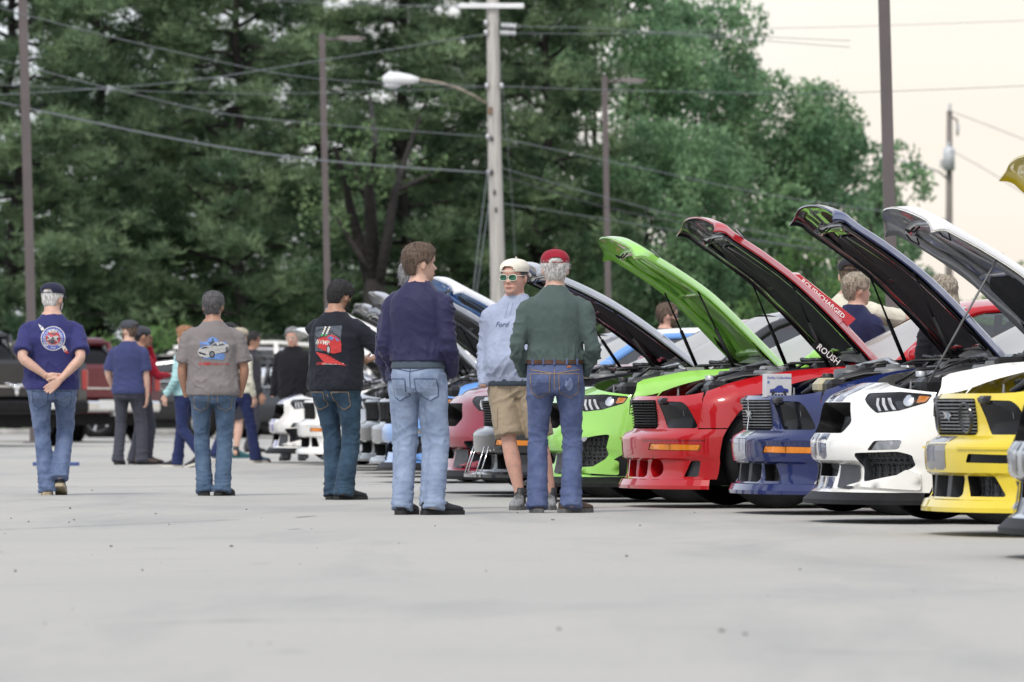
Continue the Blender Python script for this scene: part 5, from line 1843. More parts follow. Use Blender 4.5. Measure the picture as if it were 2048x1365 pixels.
def person(label, px, feet_y, top_y, yaw, *, top=None, bottom=None, sleeves='short', hair=None, hair_style='short', cap=None, cap_back=False, skin_m=SK1,
           shoes=SH_BLACK, sole=SOLE_B, feet=None, hands=None, poles=None, head=(0, 0, 0), fat=0.0, belly=0.0, lean=0.0, shorts=False, hem=.86, detail=False, under=None,
           beard=None, glasses=None, tuck=False, collar=False, hood=False, face=False, hand_pose=None, D=None, group=None, voxel=.0115, seed=0, hem_open=True, long_hair=False, jacket_rib=False, wide=1.0, legw=1.0):
    s = (feet_y - HY) / HC if D is None else FPX / D
    D = FPX / s
    H = (feet_y - top_y) / s if feet_y else HC + (HY - top_y) / s
    k = H / (1.80 + (.015 if cap else 0))
    root = empty('person', ((px - 1024) / s, D, 0), yaw)
    root.scale = (k, k, k)
    tag(root, label, 'person', group)
    rng = np.random.default_rng(100 + seed)
    so = seed * 7.31
    wd = 1.0 + fat * .5
    # ---- joints (right = +x)
    feet = feet or {'r': (.12, .0, 0, 0.12), 'l': (-.12, .02, 0, -.12)}   # x, y, heel lift, toe-out yaw
    sh_z, hip_z = 1.412, .935
    ly = lambda z: lean * max(0.0, z - hip_z)
    J = {}
    for q, sg in (('r', 1), ('l', -1)):
        fx, fy, lift, fyaw = feet[q]
        hipj = Vector((sg * .092 * wd, 0, hip_z))
        ank = Vector((fx, fy - .04, .10 + lift))
        kn, ank = ik(hipj, ank, .435, .42, (sg * .12, 1, 0))
        J[q + 'hip'], J[q + 'kn'], J[q + 'an'] = hipj, kn, ank
        shj = Vector((sg * (.182 * (1 + fat * .18)) * wide, ly(sh_z) - .012, sh_z))
        tgt = Vector((hands or {}).get(q, (sg * .30, .04, .80)))
        pole = (poles or {}).get(q, (sg * .6, -1, .0))
        el, wr = ik(shj, tgt, .300, .262, pole)
        J[q + 'sh'], J[q + 'el'], J[q + 'wr'] = shj, el, wr
    neck0 = Vector((0, ly(1.52) - .010, 1.525)); hd0 = Vector((0, ly(1.58) + .016, 1.543))
    hy, hp, hr = head
    HM = Matrix.Translation(hd0 + Vector((0, 0, .01))) @ Matrix.Rotation(hy, 4, 'Z') @ Matrix.Rotation(hp, 4, 'X') @ Matrix.Rotation(hr, 4, 'Y') @ Matrix.Diagonal((1.07, 1.05, 1.05, 1))
    def torso(mb, grow, z0, z1, loose=0.0):
        tab = [(.80, .150, .098, -.012), (.86, .172, .122, -.018), (.92, .182, .134, -.018), (.99, .178, .128, -.008), (1.07, .166, .116, .004), (1.16, .164, .116, .008), (1.26, .172, .122, .002), (1.34, .176, .121, -.008), (1.40, .172, .110, -.014), (1.45, .154, .096, -.019), (1.485, .126, .085, -.020), (1.515, .098, .076, -.017), (1.545, .076, .069, -.011), (1.57, .066, .066, -.006)]
        cx = curve([(t[0], t[1]) for t in tab]); cy = curve([(t[0], t[2]) for t in tab]); co_ = curve([(t[0], t[3]) for t in tab])
        rings = []
        zs = np.linspace(z0, z1, 20)
        for z in zs:
            f = fat * math.exp(-((z - 1.06) / .2) ** 2)
            bl = belly * math.exp(-((z - 1.08) / .13) ** 2)
            rx = cx(z) * (1 + f * .55) + grow; ry = cy(z) * (1 + f * .6) + grow + bl * .5
            if loose:      # cloth hangs from the chest
                rx = max(rx, loose * (.176 * (1 + fat * .45) + grow) * (1 if z < 1.36 else 0)); ry = max(ry, loose * (.118 * (1 + fat * .5) + grow) * (1 if z < 1.36 else 0))
            if z > 1.44: g = max(.004, grow - (z - 1.44) * .12); rx = rx - grow + g; ry = ry - grow + g
            rings.append((Vector((0, co_(z) + ly(z) + bl * .5, z)), Vector((rx * wide, 0, 0)), Vector((0, ry, 0)), 2.35))
        loft(mb, rings, 32)
    # ---- body: one continuous skin
    b = MB()
    torso(b, 0, .90, 1.56)
    loft(b, [(neck0 + Vector((0, 0, -.05)), Vector((.072, 0, 0)), Vector((0, .068, 0)), 2), (neck0 + Vector((0, 0, .03)), Vector((.063 + fat * .02, 0, 0)), Vector((0, .065 + fat * .02, 0)), 2), (hd0 + Vector((0, -.006, .07)), Vector((.060 + fat * .02, 0, 0)), Vector((0, .064 + fat * .02, 0)), 2)], 20)
    # head
    NT, NH = 34, 40
    V = []; F = []
    ts = [i / NT for i in range(NT + 1)]
    for t in ts:
        tt = min(max(t, .0), .999)
        for j in range(NH):
            V.append(HM @ head_pt(tt, 2 * pi * j / NH))
    for i in range(NT):
        for j in range(NH): F.append((i * NH + j, i * NH + (j + 1) % NH, (i + 1) * NH + (j + 1) % NH, (i + 1) * NH + j))
    F.append(tuple(range(NH - 1, -1, -1))); F.append(tuple(NT * NH + j for j in range(NH)))
    b.add(V, F)
    for sg in (1, -1):
        eM = HM @ Matrix.Translation((sg * .079, -.012, .107)) @ Matrix.Rotation(sg * -.35, 4, 'Z')
        b.ell((0, 0, 0), (.010, .019, .033), 10, 8)
        nv = 10 * 9
        for q in range(len(b.v) - nv, len(b.v)): b.v[q] = tuple(eM @ Vector(b.v[q]))
    for q, sg in (('r', 1), ('l', -1)):
        limb_loft(b, bez(J[q + 'sh'] + Vector((-sg * .012, 0, -.03)), J[q + 'el'], J[q + 'wr']), [r_ * (1 if sleeves == 'short' or i_ > 12 else .74) for i_, r_ in enumerate([.046, .049, .050, .050, .049, .047, .044, .043, .044, .0435, .041, .037, .033, .029, .027])], (1, 0, .2), 16)
        limb_loft(b, bez(J[q + 'hip'], J[q + 'kn'], J[q + 'an']), [.092, .090, .084, .078, .070, .062, .057, .055, .056, .058, .057, .051, .044, .038, .036], (1, 0, 0), 16)
        loft(b, [(J[q + 'an'] + Vector((0, -.03, .0)), Vector((.034, 0, 0)), Vector((0, .03, .0)), 2), (J[q + 'an'] + Vector((0, .0, -.06)), Vector((.036, 0, 0)), Vector((0, .06, 0)), 2)], 12)
        pose = (hand_pose or {}).get(q)
        if pose:
            hand(b, J[q + 'wr'], *pose, sg)
    me = remesh(b, .0058 if detail else voxel, 2, .25 if detail else None)
    body = link('body', me, skin_m, root)
    # ---- trousers or shorts
    pm = MB()
    torso(pm, .010, .815, 1.035 if not tuck else 1.06)
    for q, sg in (('r', 1), ('l', -1)):
        kn, an, hp_ = J[q + 'kn'], J[q + 'an'], J[q + 'hip']
        if shorts:
            e = hp_.lerp(kn, 1.0) + Vector((0, 0, .02))
            pts = [hp_.lerp(e, i / 8) for i in range(9)]
            limb_loft(pm, pts, [.104, .108, .110, .109, .108, .107, .106, .106, .107], (1, 0, 0), 20)
        else:
            pts = bez(hp_, kn, an + (an - kn).normalized() * .072)
            R = [.100, .100, .096, .090, .083, .077, .0725, .071, .071, .071, .071, .072, .074, .077, .080]
            limb_loft(pm, pts, [r * (1 + fat * .15) * legw for r in R], (1, 0, 0), 20)
    me = remesh(pm, .0105 if detail else .0125, 5)
    kz = (J['rkn'].z + J['lkn'].z) / 2
    def pw(P):
        z = P[:, 2]
        low = np.clip((.42 - z) / .3, 0, 1); knee = np.exp(-((z - kz) / .12) ** 2); hipz = np.exp(-((z - .84) / .10) ** 2)
        h = ridge(P * np.array([6, 6, 13]) + so) * (.08 + .6 * low + .7 * knee) * .0048
        h += ridge((P + np.stack([z * .5, z * .3, z * 0], 1)) * np.array([10, 10, 9]) + so + 5) * (.22 + .9 * hipz + .4 * knee) * .0050
        h += ridge(P * np.array([4, 4, 26]) + so) * low ** 2 * .0042
        return h - .002
    displace(me, pw)
    tr = link('shorts' if shorts else 'trousers', me, bottom, root)
    # ---- shirt / jacket
    sm = MB()
    z0 = hem if not tuck else 1.035
    torso(sm, .020 if sleeves != 'jacket' else .030, z0, 1.548, loose=0 if tuck else 1.0)
    for q, sg in (('r', 1), ('l', -1)):
        sh_, el, wr = J[q + 'sh'], J[q + 'el'], J[q + 'wr']
        inn = sh_ + Vector((-sg * .085, 0, .028)); inn2 = sh_ + Vector((-sg * .035, 0, .016)); sh_ = sh_ + Vector((sg * .006, 0, -.012))
        if sleeves == 'short':
            e = sh_.lerp(el, .80)
            pts = [inn, inn2, sh_] + [sh_.lerp(e, i / 6) for i in range(1, 7)]
            limb_loft(sm, pts, [.056, .064, .070, .072, .073, .075, .077, .080, .083], (sg, 0, .9), 18)
        else:
            g = .012 if sleeves == 'jacket' else 0
            pts = [inn, inn2] + bez(sh_, el, wr.lerp(el, .03))
            limb_loft(sm, pts, [r + g * .5 for r in [.054, .062, .068, .069, .066, .063, .060, .057, .055, .054, .054, .052, .050, .047, .044, .041, .038]], (sg, 0, .9), 18)
    if collar:
        loft(sm, [(neck0 + Vector((0, .0, -.035)), Vector((.096, 0, 0)), Vector((0, .084, 0)), 2), (neck0 + Vector((0, .002, .012)), Vector((.078, 0, 0)), Vector((0, .077, 0)), 2), (neck0 + Vector((0, .004, .040)), Vector((.072, 0, 0)), Vector((0, .074, 0)), 2)], 24)
    if hood:
        loft(sm, [(neck0 + Vector((0, -.045, -.06)), Vector((.115, 0, 0)), Vector((0, .095, .02)), 2), (neck0 + Vector((0, -.03, -.005)), Vector((.105, 0, 0)), Vector((0, .095, .02)), 2), (neck0 + Vector((0, -.02, .035)), Vector((.085, 0, 0)), Vector((0, .082, .0)), 2)], 24)
    me = remesh(sm, .0095 if detail else .0120, 4)
    elz = J['rel'].z
    def sw(P):
        z = P[:, 2]; ax = np.abs(P[:, 0])
        arm = np.clip((ax - .20 * wide) / .05, 0, 1); lowb = np.clip((1.22 - z) / .25, 0, 1)
        h = ridge(P * np.array([4.6, 4.6, 2.2]) + so) * (.35 + .6 * lowb) * .0070
        h += ridge((P + np.stack([z * .7, 0 * z, ax * .6], 1)) * np.array([8, 8, 7]) + so + 3) * (.30 + .7 * lowb) * .0056 * (1 - .6 * arm)
        h += ridge(P * np.array([5, 5, 15]) + so + 9) * arm * (.0052 if sleeves != 'short' else .0028)
        h += ridge((P + np.stack([z * -.6, 0 * z, ax * .9], 1)) * np.array([15, 15, 11]) + so + 21) * (.3 + lowb) * .0020
        if tuck or jacket_rib: h += ridge(P * np.array([16, 16, 4]) + so) * np.exp(-((z - 1.08) / .07) ** 2) * .006
        if not tuck: h = h * np.where(arm > .5, 1.0, np.clip((z - hem) / .07, .15, 1))
        return h
    displace(me, sw)
    top_o = link('jacket' if sleeves == 'jacket' else 'shirt', me, top, root)
    if under:
        um = MB(); torso(um, .019, hem - (.055 if jacket_rib else .028), hem + .03, loose=.97 if not jacket_rib else .96)
        me = remesh(um, .0115, 3)
        link('undershirt', me, under, root)
    if jacket_rib:
        rb = MB(); torso(rb, .024, hem - .005, hem + .055)
        link('waistband', remesh(rb, .010, 2), top, top_o)
    # ---- shoes
    for q, sg in (('r', 1), ('l', -1)):
        fx, fy, lift, fyaw = feet[q]
        an = J[q + 'an']
        pitch = -min(1.0, lift * 3.2)
        M = Matrix.Translation((an.x, an.y + .04, 0)) @ Matrix.Rotation(-fyaw, 4, 'Z')
        if lift > 0:
            M = M @ Matrix.Translation((0, .13, 0)) @ Matrix.Rotation(pitch, 4, 'X') @ Matrix.Translation((0, -.13, 0))
        up = MB()
        sec = [(-.105, .026, .030, .055), (-.085, .036, .050, .075), (-.04, .039, .056, .092), (.0, .040, .052, .085), (.05, .044, .042, .062), (.10, .049, .034, .046), (.145, .046, .027, .036), (.178, .034, .020, .028), (.192, .016, .012, .022)]
        loft(up, [(M @ Vector((0, y, .022 + h * .5)), (M.to_3x3() @ Vector((w, 0, 0))), (M.to_3x3() @ Vector((0, 0, h * .55 + .004))), 2.3) for (y, w, hh, h) in sec], 18)
        me = mesh_data('shoe', up.v, up.f)
        so_ = link('shoe', me, shoes, root)
        sl = MB()
        outl = [(-.115, .022), (-.10, .040), (-.04, .043), (.02, .044), (.08, .052), (.13, .051), (.175, .038), (.202, .014)]
        ol = [(w, y) for y, w in outl] + [(-w, y) for y, w in outl[::-1]]
        kk = len(ol)
        Vb = [M @ Vector((x, y, .0)) for x, y in ol] + [M @ Vector((x, y, .030)) for x, y in ol]
        Fb = [tuple(range(kk - 1, -1, -1)), tuple(range(kk, 2 * kk))] + [(i, (i + 1) % kk, kk + (i + 1) % kk, kk + i) for i in range(kk)]
        obj('sole', Vb, Fb, sole, so_, smooth=False)
        lc = MB()
        for i in range(4):
            y = .02 + i * .026; z = .115 - i * .014
            lc.tube([M @ Vector((-.024, y, z - .012)), M @ Vector((0, y + .004, z)), M @ Vector((.024, y, z - .012))], .0035, 5)
        lc.build('lace', sole if shoes is not SH_BLACK else SH_BLACK, so_)
        if shorts:
            limb_loft(lc2 := MB(), [an + Vector((0, 0, .06)), an, an + Vector((0, .01, -.05))], [.043, .041, .046], (1, 0, 0), 14)
            lc2.build('sock', SH_BLACK, root)
    # ---- hair
    def shell(name, mask, m, parent, noise=.006, nsc=38.0, t0=.0, NT=30, NH=48, lift=0.0):
        """skull-hugging cap of hair: mask(t, th) -> thickness"""
        V = []; F = []; ids = {}
        for i in range(NT + 1):
            t = lerp(t0, .998, i / NT)
            for j in range(NH):
                th = 2 * pi * j / NH
                d = mask(t, th)
                p = head_pt(t, th, max(.0, d), nose=False)
                if d > 0:
                    nz = noise * (pnoise(np.array([[p.x * nsc + so, p.y * nsc, p.z * nsc * .7]]))[0])
                    r = Vector((p.x, p.y, (p.z - .12) * .7)).normalized()
                    p = p + r * nz
                ids[(i, j)] = len(V); V.append(HM @ p)
        for i in range(NT):
            for j in range(NH):
                c = [(i, j), (i, (j + 1) % NH), (i + 1, (j + 1) % NH), (i + 1, j)]
                if all(mask(lerp(t0, .998, a / NT), 2 * pi * bb / NH) > 0 for a, bb in c):
                    F.append(tuple(ids[q] for q in c))
        F.append(tuple(ids[(NT, j)] for j in range(NH)))
        used = sorted({i for f in F for i in f}); mp = {o: n_ for n_, o in enumerate(used)}
        o = obj(name, [V[i] for i in used], [tuple(mp[i] for i in f) for f in F], m, parent)
        return o
    def ang(th):
        a = th % (2 * pi); return a if a <= pi else 2 * pi - a
    if hair and hair_style != 'none':
        thick = {'short': .014, 'buzz': .006, 'full': .017, 'fringe': .012, 'curly': .022, 'long': .022}[hair_style]
        def hm(t, th):
            a = ang(th)
            if a < .75: line = .80 - .04 * (a / .75)
            elif a < 1.35: line = lerp(.76, .46, (a - .75) / .6)
            elif a < 1.9: line = lerp(.46, .50, (a - 1.35) / .55) if hair_style != 'long' else .2
            elif a < 2.3: line = lerp(.50, .20, (a - 1.9) / .4)
            else: line = .16
            if cap and t > .80: return 0
            if t < line: return 0
            return thick * min(1.0, .35 + (t - line) / .12) * (1.15 if t > .8 else 1)
        nf = {'curly': .013, 'full': .006, 'short': .006, 'buzz': .0015, 'fringe': .006, 'long': .008}[hair_style]
        ho = shell('hair', hm, hair, root, nf, 95 if hair_style in ('short', 'full') else 48, t0=.14, NT=40, NH=72)
        # loose strands break up the outline
        sv = []; sf = []
        for _ in range(1500 if hair_style != 'buzz' else 0):
            t = rng.uniform(.2, .98); th = rng.uniform(0, 2 * pi); d = hm(t, th)
            if d <= 0: continue
            p = head_pt(t, th, d * .9, nose=False); r = Vector((p.x, p.y, (p.z - .12) * .8)).normalized()
            dn = Vector((rng.normal() * .4, rng.normal() * .4, -.6 if t < .85 else rng.normal() * .3)).normalized()
            tip = p + r * rng.uniform(.003, .014) + dn * rng.uniform(.012, .030)
            sd = r.cross(dn).normalized() * .0016
            i0 = len(sv); sv += [HM @ (p - sd), HM @ (p + sd), HM @ tip]; sf.append((i0, i0 + 1, i0 + 2))
        if sf: obj('hair_strands', sv, sf, hair, ho, smooth=False)
        if long_hair:
            lm = MB()
            for j in range(26):
                th = lerp(1.5, 2 * pi - 1.5, j / 25); p = head_pt(.45, th, .012, nose=False)
                q = Vector((p.x * 1.15, p.y * 1.1 - .01, p.z - .20 - .04 * rng.uniform()))
                lm.tube([HM @ p, HM @ (p.lerp(q, .5) + Vector((0, -.015, 0))), HM @ q], [.020, .020, .006], 6)
            lm.build('long_hair', hair, ho)
    if beard:
        def bmk(t, th):
            a = ang(th)
            if a > 1.45: return 0
            topl = .17 if a < .25 else lerp(.22, .46, (a - .25) / 1.2)
            if t > topl: return 0
            return .012
        def bshell():
            V = []; F = []; ids = {}
            NTb, NHb = 14, 40
            for i in range(NTb + 1):
                t = lerp(-.0, .48, i / NTb)
                for j in range(NHb + 1):
                    th = lerp(-1.5, 1.5, j / NHb); d = bmk(t, th)
                    p = head_pt(max(0.0, t), th, 0, nose=False); r = Vector((p.x, p.y, -.02)).normalized()
                    n_ = pnoise(np.array([[p.x * 60 + so, p.y * 60, p.z * 60]]))[0]
                    ids[(i, j)] = len(V); V.append(HM @ (p + r * (.007 + .007 * (n_ + .5)) + Vector((0, 0, -.012 if i == 0 else 0))))
            for i in range(NTb):
                for j in range(NHb):
                    c = [(i, j), (i, j + 1), (i + 1, j + 1), (i + 1, j)]
                    if all(bmk(lerp(0, .48, a / NTb), lerp(-1.5, 1.5, bb / NHb)) > 0 for a, bb in c): F.append(tuple(ids[q] for q in c))
            obj('beard', V, F, beard, root)
        bshell()
    if face:
        for sg in (1, -1):
            e = MB(); e.ell((0, 0, 0), (.012, .012, .012), 12, 8)
            p = head_pt(.5, sg * .36); eo = obj('eye', [HM @ (Vector(v) + p - Vector((0, .0075, 0))) for v in e.v], e.f, EYEW, root)
            i_ = MB(); i_.ell((0, 0, 0), (.0055, .003, .0055), 10, 6)
            obj('iris', [HM @ (Vector(v) + p + Vector((0, .0035, 0))) for v in i_.v], i_.f, FRAME_B, eo)
            br = MB()
            pts = [HM @ (head_pt(.565 + .012 * sin(q * pi / 4), sg * (.17 + q * .10)) + Vector((0, .002, 0))) for q in range(5)]
            br.tube(pts, [.003, .005, .005, .004, .002], 6); br.build('eyebrow', BROWG if hair in (H_GREY, H_WHITE) else BROW, root)
        lp = MB(); lp.tube([HM @ (head_pt(.207, q) + Vector((0, .0015, 0))) for q in (-.28, -.14, 0, .14, .28)], [.002, .0055, .006, .0055, .002], 6); lp.build('lips', LIP, root)
    if glasses:
        g = empty('glasses'); g.parent = root
        lens_m, frame_m, sz = glasses
        for sg in (1, -1):
            lv = []
            c0 = Vector((sg * .034, .099, .118))
            kq = 16
            for j in range(kq):
                a = 2 * pi * j / kq
                x = .027 * sz * math.copysign(abs(cos(a)) ** .75, cos(a)); z = .020 * sz * math.copysign(abs(sin(a)) ** .75, sin(a)) - .004
                lv.append(c0 + Vector((x, -.35 * max(0, sg * x + .01) ** 1.0 * .5 - .0, z)))
            lo = obj('lens', [HM @ (v + Vector((0, .006, 0))) for v in lv], [tuple(range(kq))], lens_m, g, smooth=False)
            MB().tube([HM @ (v + Vector((0, .004, 0))) for v in lv + lv[:1]], .0032, 6).build('rim', frame_m, g)
            MB().tube([HM @ (c0 + Vector((sg * .028, -.004, .008))), HM @ Vector((sg * .078, .05, .128)), HM @ Vector((sg * .083, -.01, .126))], .0032, 6).build('temple', frame_m, g)
        MB().tube([HM @ Vector((-.010, .104, .122)), HM @ Vector((.010, .104, .122))], .003, 6).build('bridge', frame_m, g)
    # ---- cap
    if cap:
        c = empty('cap'); c.parent = root
        CM = HM @ (Matrix.Rotation(pi, 4, 'Z') if cap_back else Matrix.Identity(4))
        def cpt(t, th, off):
            a = th + (pi if cap_back else 0)
            p = head_pt(t, a, off, nose=False)
            if cap_back: p = Vector((-p.x, -p.y, p.z))
            return p
        NTc, NHc = 14, 48
        rim_t = lambda th: .665 + .0 * cos(th)
        V = []; F = []
        for i in range(NTc + 1):
            for j in range(NHc):
                th = 2 * pi * j / NHc
                t = lerp(rim_t(th), .996, (i / NTc) ** .9)
                p = cpt(t, th, .014 + .006 * sin(pi * min(1, i / NTc)))
                if cos(th) > 0: p.z += .012 * cos(th) * (1 - i / NTc) * 0 + .010 * cos(th) * sin(pi * i / NTc)
                V.append(CM @ p)
        gapped = not (cap_back and False)
        for i in range(NTc):
            for j in range(NHc):
                th = 2 * pi * (j + .5) / NHc; a = ang(th)
                if (pi - a) < .52 * sqrt(max(0, 1 - ((i + .5) / 5.0) ** 2)) and i < 5 and i > 0: continue
                F.append((i * NHc + j, i * NHc + (j + 1) % NHc, (i + 1) * NHc + (j + 1) % NHc, (i + 1) * NHc + j))
        F.append(tuple(NTc * NHc + j for j in range(NHc)))
        obj('crown', V, F, cap, c)
        # brim
        V = []; F = []
        nb, nr = 18, 6
        for i in range(nb + 1):
            a = lerp(-1.15, 1.15, i / nb)
            for r in range(nr + 1):
                f = r / nr
                p = cpt(.672, a, .013)
                ext = .072 * cos(a * 1.15) * f if abs(a) < 1.3 else 0
                q = p + Vector((0, max(0, ext), -.012 * f - .030 * (a / 1.15) ** 2 * f))
                V.append(CM @ (q + Vector((0, 0, .004))))
        n1 = len(V)
        for i in range(nb + 1):
            for r in range(nr + 1): V.append(V[i * (nr + 1) + r] + Vector((0, 0, -.006)))
        for i in range(nb):
            for r in range(nr):
                a0 = i * (nr + 1) + r
                F.append((a0, a0 + nr + 1, a0 + nr + 2, a0 + 1)); F.append((n1 + a0, n1 + a0 + 1, n1 + a0 + nr + 2, n1 + a0 + nr + 1))
            e0 = i * (nr + 1) + nr
            F.append((e0, e0 + nr + 1, n1 + e0 + nr + 1, n1 + e0))
        obj('brim', V, F, cap, c)
        bt = MB(); bt.ell(CM @ cpt(.995, 0, .022), (.007, .007, .005), 10, 6); bt.build('button', cap, c)
    return root, J, HM, body, top_o, tr


def hand(mb, wr, d, n, curl, sg, spread=1.0):
    """palm and five fingers. d = pointing direction, n = palm normal, curl = bend per joint (rad) or list of 5"""
    d = Vector(d).normalized(); n = Vector(n); n = (n - d * n.dot(d)).normalized()
    sdir = d.cross(n).normalized()           # across the palm
    thumb_side = sdir * (sg if True else 1)
    w = Vector(wr)
    loft(mb, [(w - d * .02, sdir * .027, n * .021, 2), (w + d * .012, sdir * .030, n * .019, 2.2), (w + d * .05, sdir * .041, n * .017, 2.4), (w + d * .085, sdir * .041, n * .014, 2.4), (w + d * .098, sdir * .036, n * .010, 2.2)], 16)
    cs = curl if isinstance(curl, (list, tuple)) else [curl] * 5
    for i, (off, L) in enumerate(((-.031, .066), (-.0105, .076), (.0105, .072), (.031, .056))):
        base = w + d * .088 + thumb_side * (-off) * 1.0
        dd = (d + thumb_side * (-off) * 2.2 * spread).normalized()
        pts = [base - d * .012]; p = base; a = 0
        for seg, fr in enumerate((.45, .32, .23)):
            a += cs[i + 1]
            v = dd * cos(a) + n * sin(a)
            p = p + v * (L * fr + .004); pts.append(p)
        limb_loft(mb, pts, [.0105, .0098, .0088, .0072], sdir, 10)
    tb = w + d * .022 + thumb_side * .026
    v1 = (d * .65 + thumb_side * .75 + n * .25).normalized(); v2 = (d * .9 + thumb_side * .30 + n * (.15 + .5 * cs[0])).normalized()
    limb_loft(mb, [tb, tb + v1 * .034, tb + v1 * .038 + v2 * .030, tb + v1 * .038 + v2 * .055], [.015, .0125, .011, .0085], n, 10)


# ---- flat print and sewn details, laid on the cloth by projection
def bvh_of(o):
    me = o.data
    return BVHTree.FromPolygons([v.co.copy() for v in me.vertices], [tuple(p.vertices) for p in me.polygons])


def lay(o_base, bv, name, V2, F, m, dirv, off=.0025, parent=None, origin=None):
    """project 2D points (x, z in the person's frame) on the cloth from behind (dirv=+1) or front (-1)"""
    V = []; ok = []
    for (x, z) in V2:
        hit = bv.ray_cast(Vector((x, -.8 * dirv, z)), Vector((0, dirv, 0)))
        if hit[0] is None:
            V.append(Vector((x, 0, z))); ok.append(False)
        else:
            V.append(hit[0] + Vector((0, -dirv * off, 0))); ok.append(True)
    F = [f for f in F if all(ok[i] for i in f)]
    if not F: return None
    return obj(name, V, F, m, parent or o_base, smooth=False)


def lay_poly(o, bv, name, poly, m, dirv=1, off=.0025, step=.022, parent=None):
    V2, F = cdt(poly, (), step)
    return lay(o, bv, name, V2, F, m, dirv, off, parent)


def lay_line(o, bv, name, pts, w, m, dirv=1, off=.003, parent=None, closed=False):
    p = dens(pts, .015, closed)
    if closed: p.append(p[0])
    V2 = []; F = []
    for i, a in enumerate(p):
        b = p[min(i + 1, len(p) - 1)]; c = p[max(i - 1, 0)]
        dx, dz = b[0] - c[0], b[1] - c[1]; L = sqrt(dx * dx + dz * dz) + 1e-9
        V2 += [(a[0] - dz / L * w / 2, a[1] + dx / L * w / 2), (a[0] + dz / L * w / 2, a[1] - dx / L * w / 2)]
    for i in range(len(p) - 1): F.append((2 * i, 2 * i + 1, 2 * i + 3, 2 * i + 2))
    return lay(o, bv, name, V2, F, m, dirv, off, parent)


_font_cache = {}


def text_mesh(txt, size, bold=True):
    """flat letters -> 2D verts, faces, centred"""
    cu = bpy.data.curves.new('t', 'FONT'); cu.body = txt; cu.size = size; cu.align_x = 'CENTER'; cu.align_y = 'CENTER'
    cu.resolution_u = 2
    if bold: cu.offset = size * .012
    o = bpy.data.objects.new('t', cu); COL.objects.link(o)
    dg = bpy.context.evaluated_depsgraph_get()
    me = bpy.data.meshes.new_from_object(o.evaluated_get(dg))
    bm = bmesh.new(); bm.from_mesh(me); bmesh.ops.triangulate(bm, faces=bm.faces)
    bm.verts.index_update()
    V = [(v.co.x, v.co.y) for v in bm.verts]; F = [tuple(v.index for v in f.verts) for f in bm.faces]
    bm.free(); bpy.data.objects.remove(o, do_unlink=True); bpy.data.meshes.remove(me); bpy.data.curves.remove(cu)
    return V, F


def lay_text(o, bv, txt, cx, cz, size, m, dirv=1, rot=0.0, shear=0.0, arc=None, parent=None, off=.0035, name='print_lettering'):
    """arc=(radius, start angle deg) sets letters round a circle"""
    V, F = text_mesh(txt, size)
    out = []
    for (x, y) in V:
        x += y * shear
        if arc:
            r, a0, sgn = arc
            a = radians(a0) - sgn * x / r
            rr = r + sgn * y
            q = (rr * cos(a), rr * sin(a))
        else:
            q = (x * cos(rot) - y * sin(rot), x * sin(rot) + y * cos(rot))
        out.append((cx + q[0] * dirv, cz + q[1]))
    return lay(o, bv, name, out, F, m, dirv, off, parent)


def pockets(tr, m_line, z=.90, x=.095, w=.135, h=.145, slant=.01, patch=None, yoke=False):
    bv = bvh_of(tr)
    for sg in (1, -1):
        c = sg * x
        P = [(c - w / 2, z), (c + w / 2, z + sg * 0), (c + w / 2 - .008, z - h * .78), (c + sg * slant, z - h), (c - w / 2 + .008, z - h * .78)]
        o = lay_poly(tr, bv, 'back_pocket', P, tr.data.materials[0] if patch is None else patch, 1, .006)
        if o: lay_line(tr, bv, 'stitching', P, .0045, m_line, 1, .008, o, closed=True)
    if yoke:
        lay_line(tr, bv, 'yoke_seam', [(-.17, .985), (0, .955), (.17, .985)], .005, m_line, 1, .004)
    lay_line(tr, bv, 'seat_seam', [(0, .985 if yoke else .87), (0, .86), (.002, .845)], .005, m_line, 1, .004)
    return bv
# ------------------------------------------------------------------ vehicles parked at the back of the lot
BGBLK = paint('black_truck_paint', (.014, .015, .017)); BGMAR = paint('maroon_truck_paint', (.11, .012, .02), metal=.2); BGWHT = paint('white_suv_paint', (.76, .75, .71)); BGGRY = paint('dark_suv_paint', (.030, .033, .040), metal=.3)
PLATE = mat('number_plate', (.62, .63, .62), .5, var=.06, scale=8)


def rbox_loft(parent, name, secs, m, ex=6.0, n=28, half=None):
    """secs: (x, half width, z0, z1)"""
    mb = MB()
    loft(mb, [(Vector((x, 0, (a + b) / 2)), Vector((0, w, 0)), Vector((0, 0, (b - a) / 2)), ex) for (x, w, a, b) in secs], n)
    return mb.build(name, m, parent)


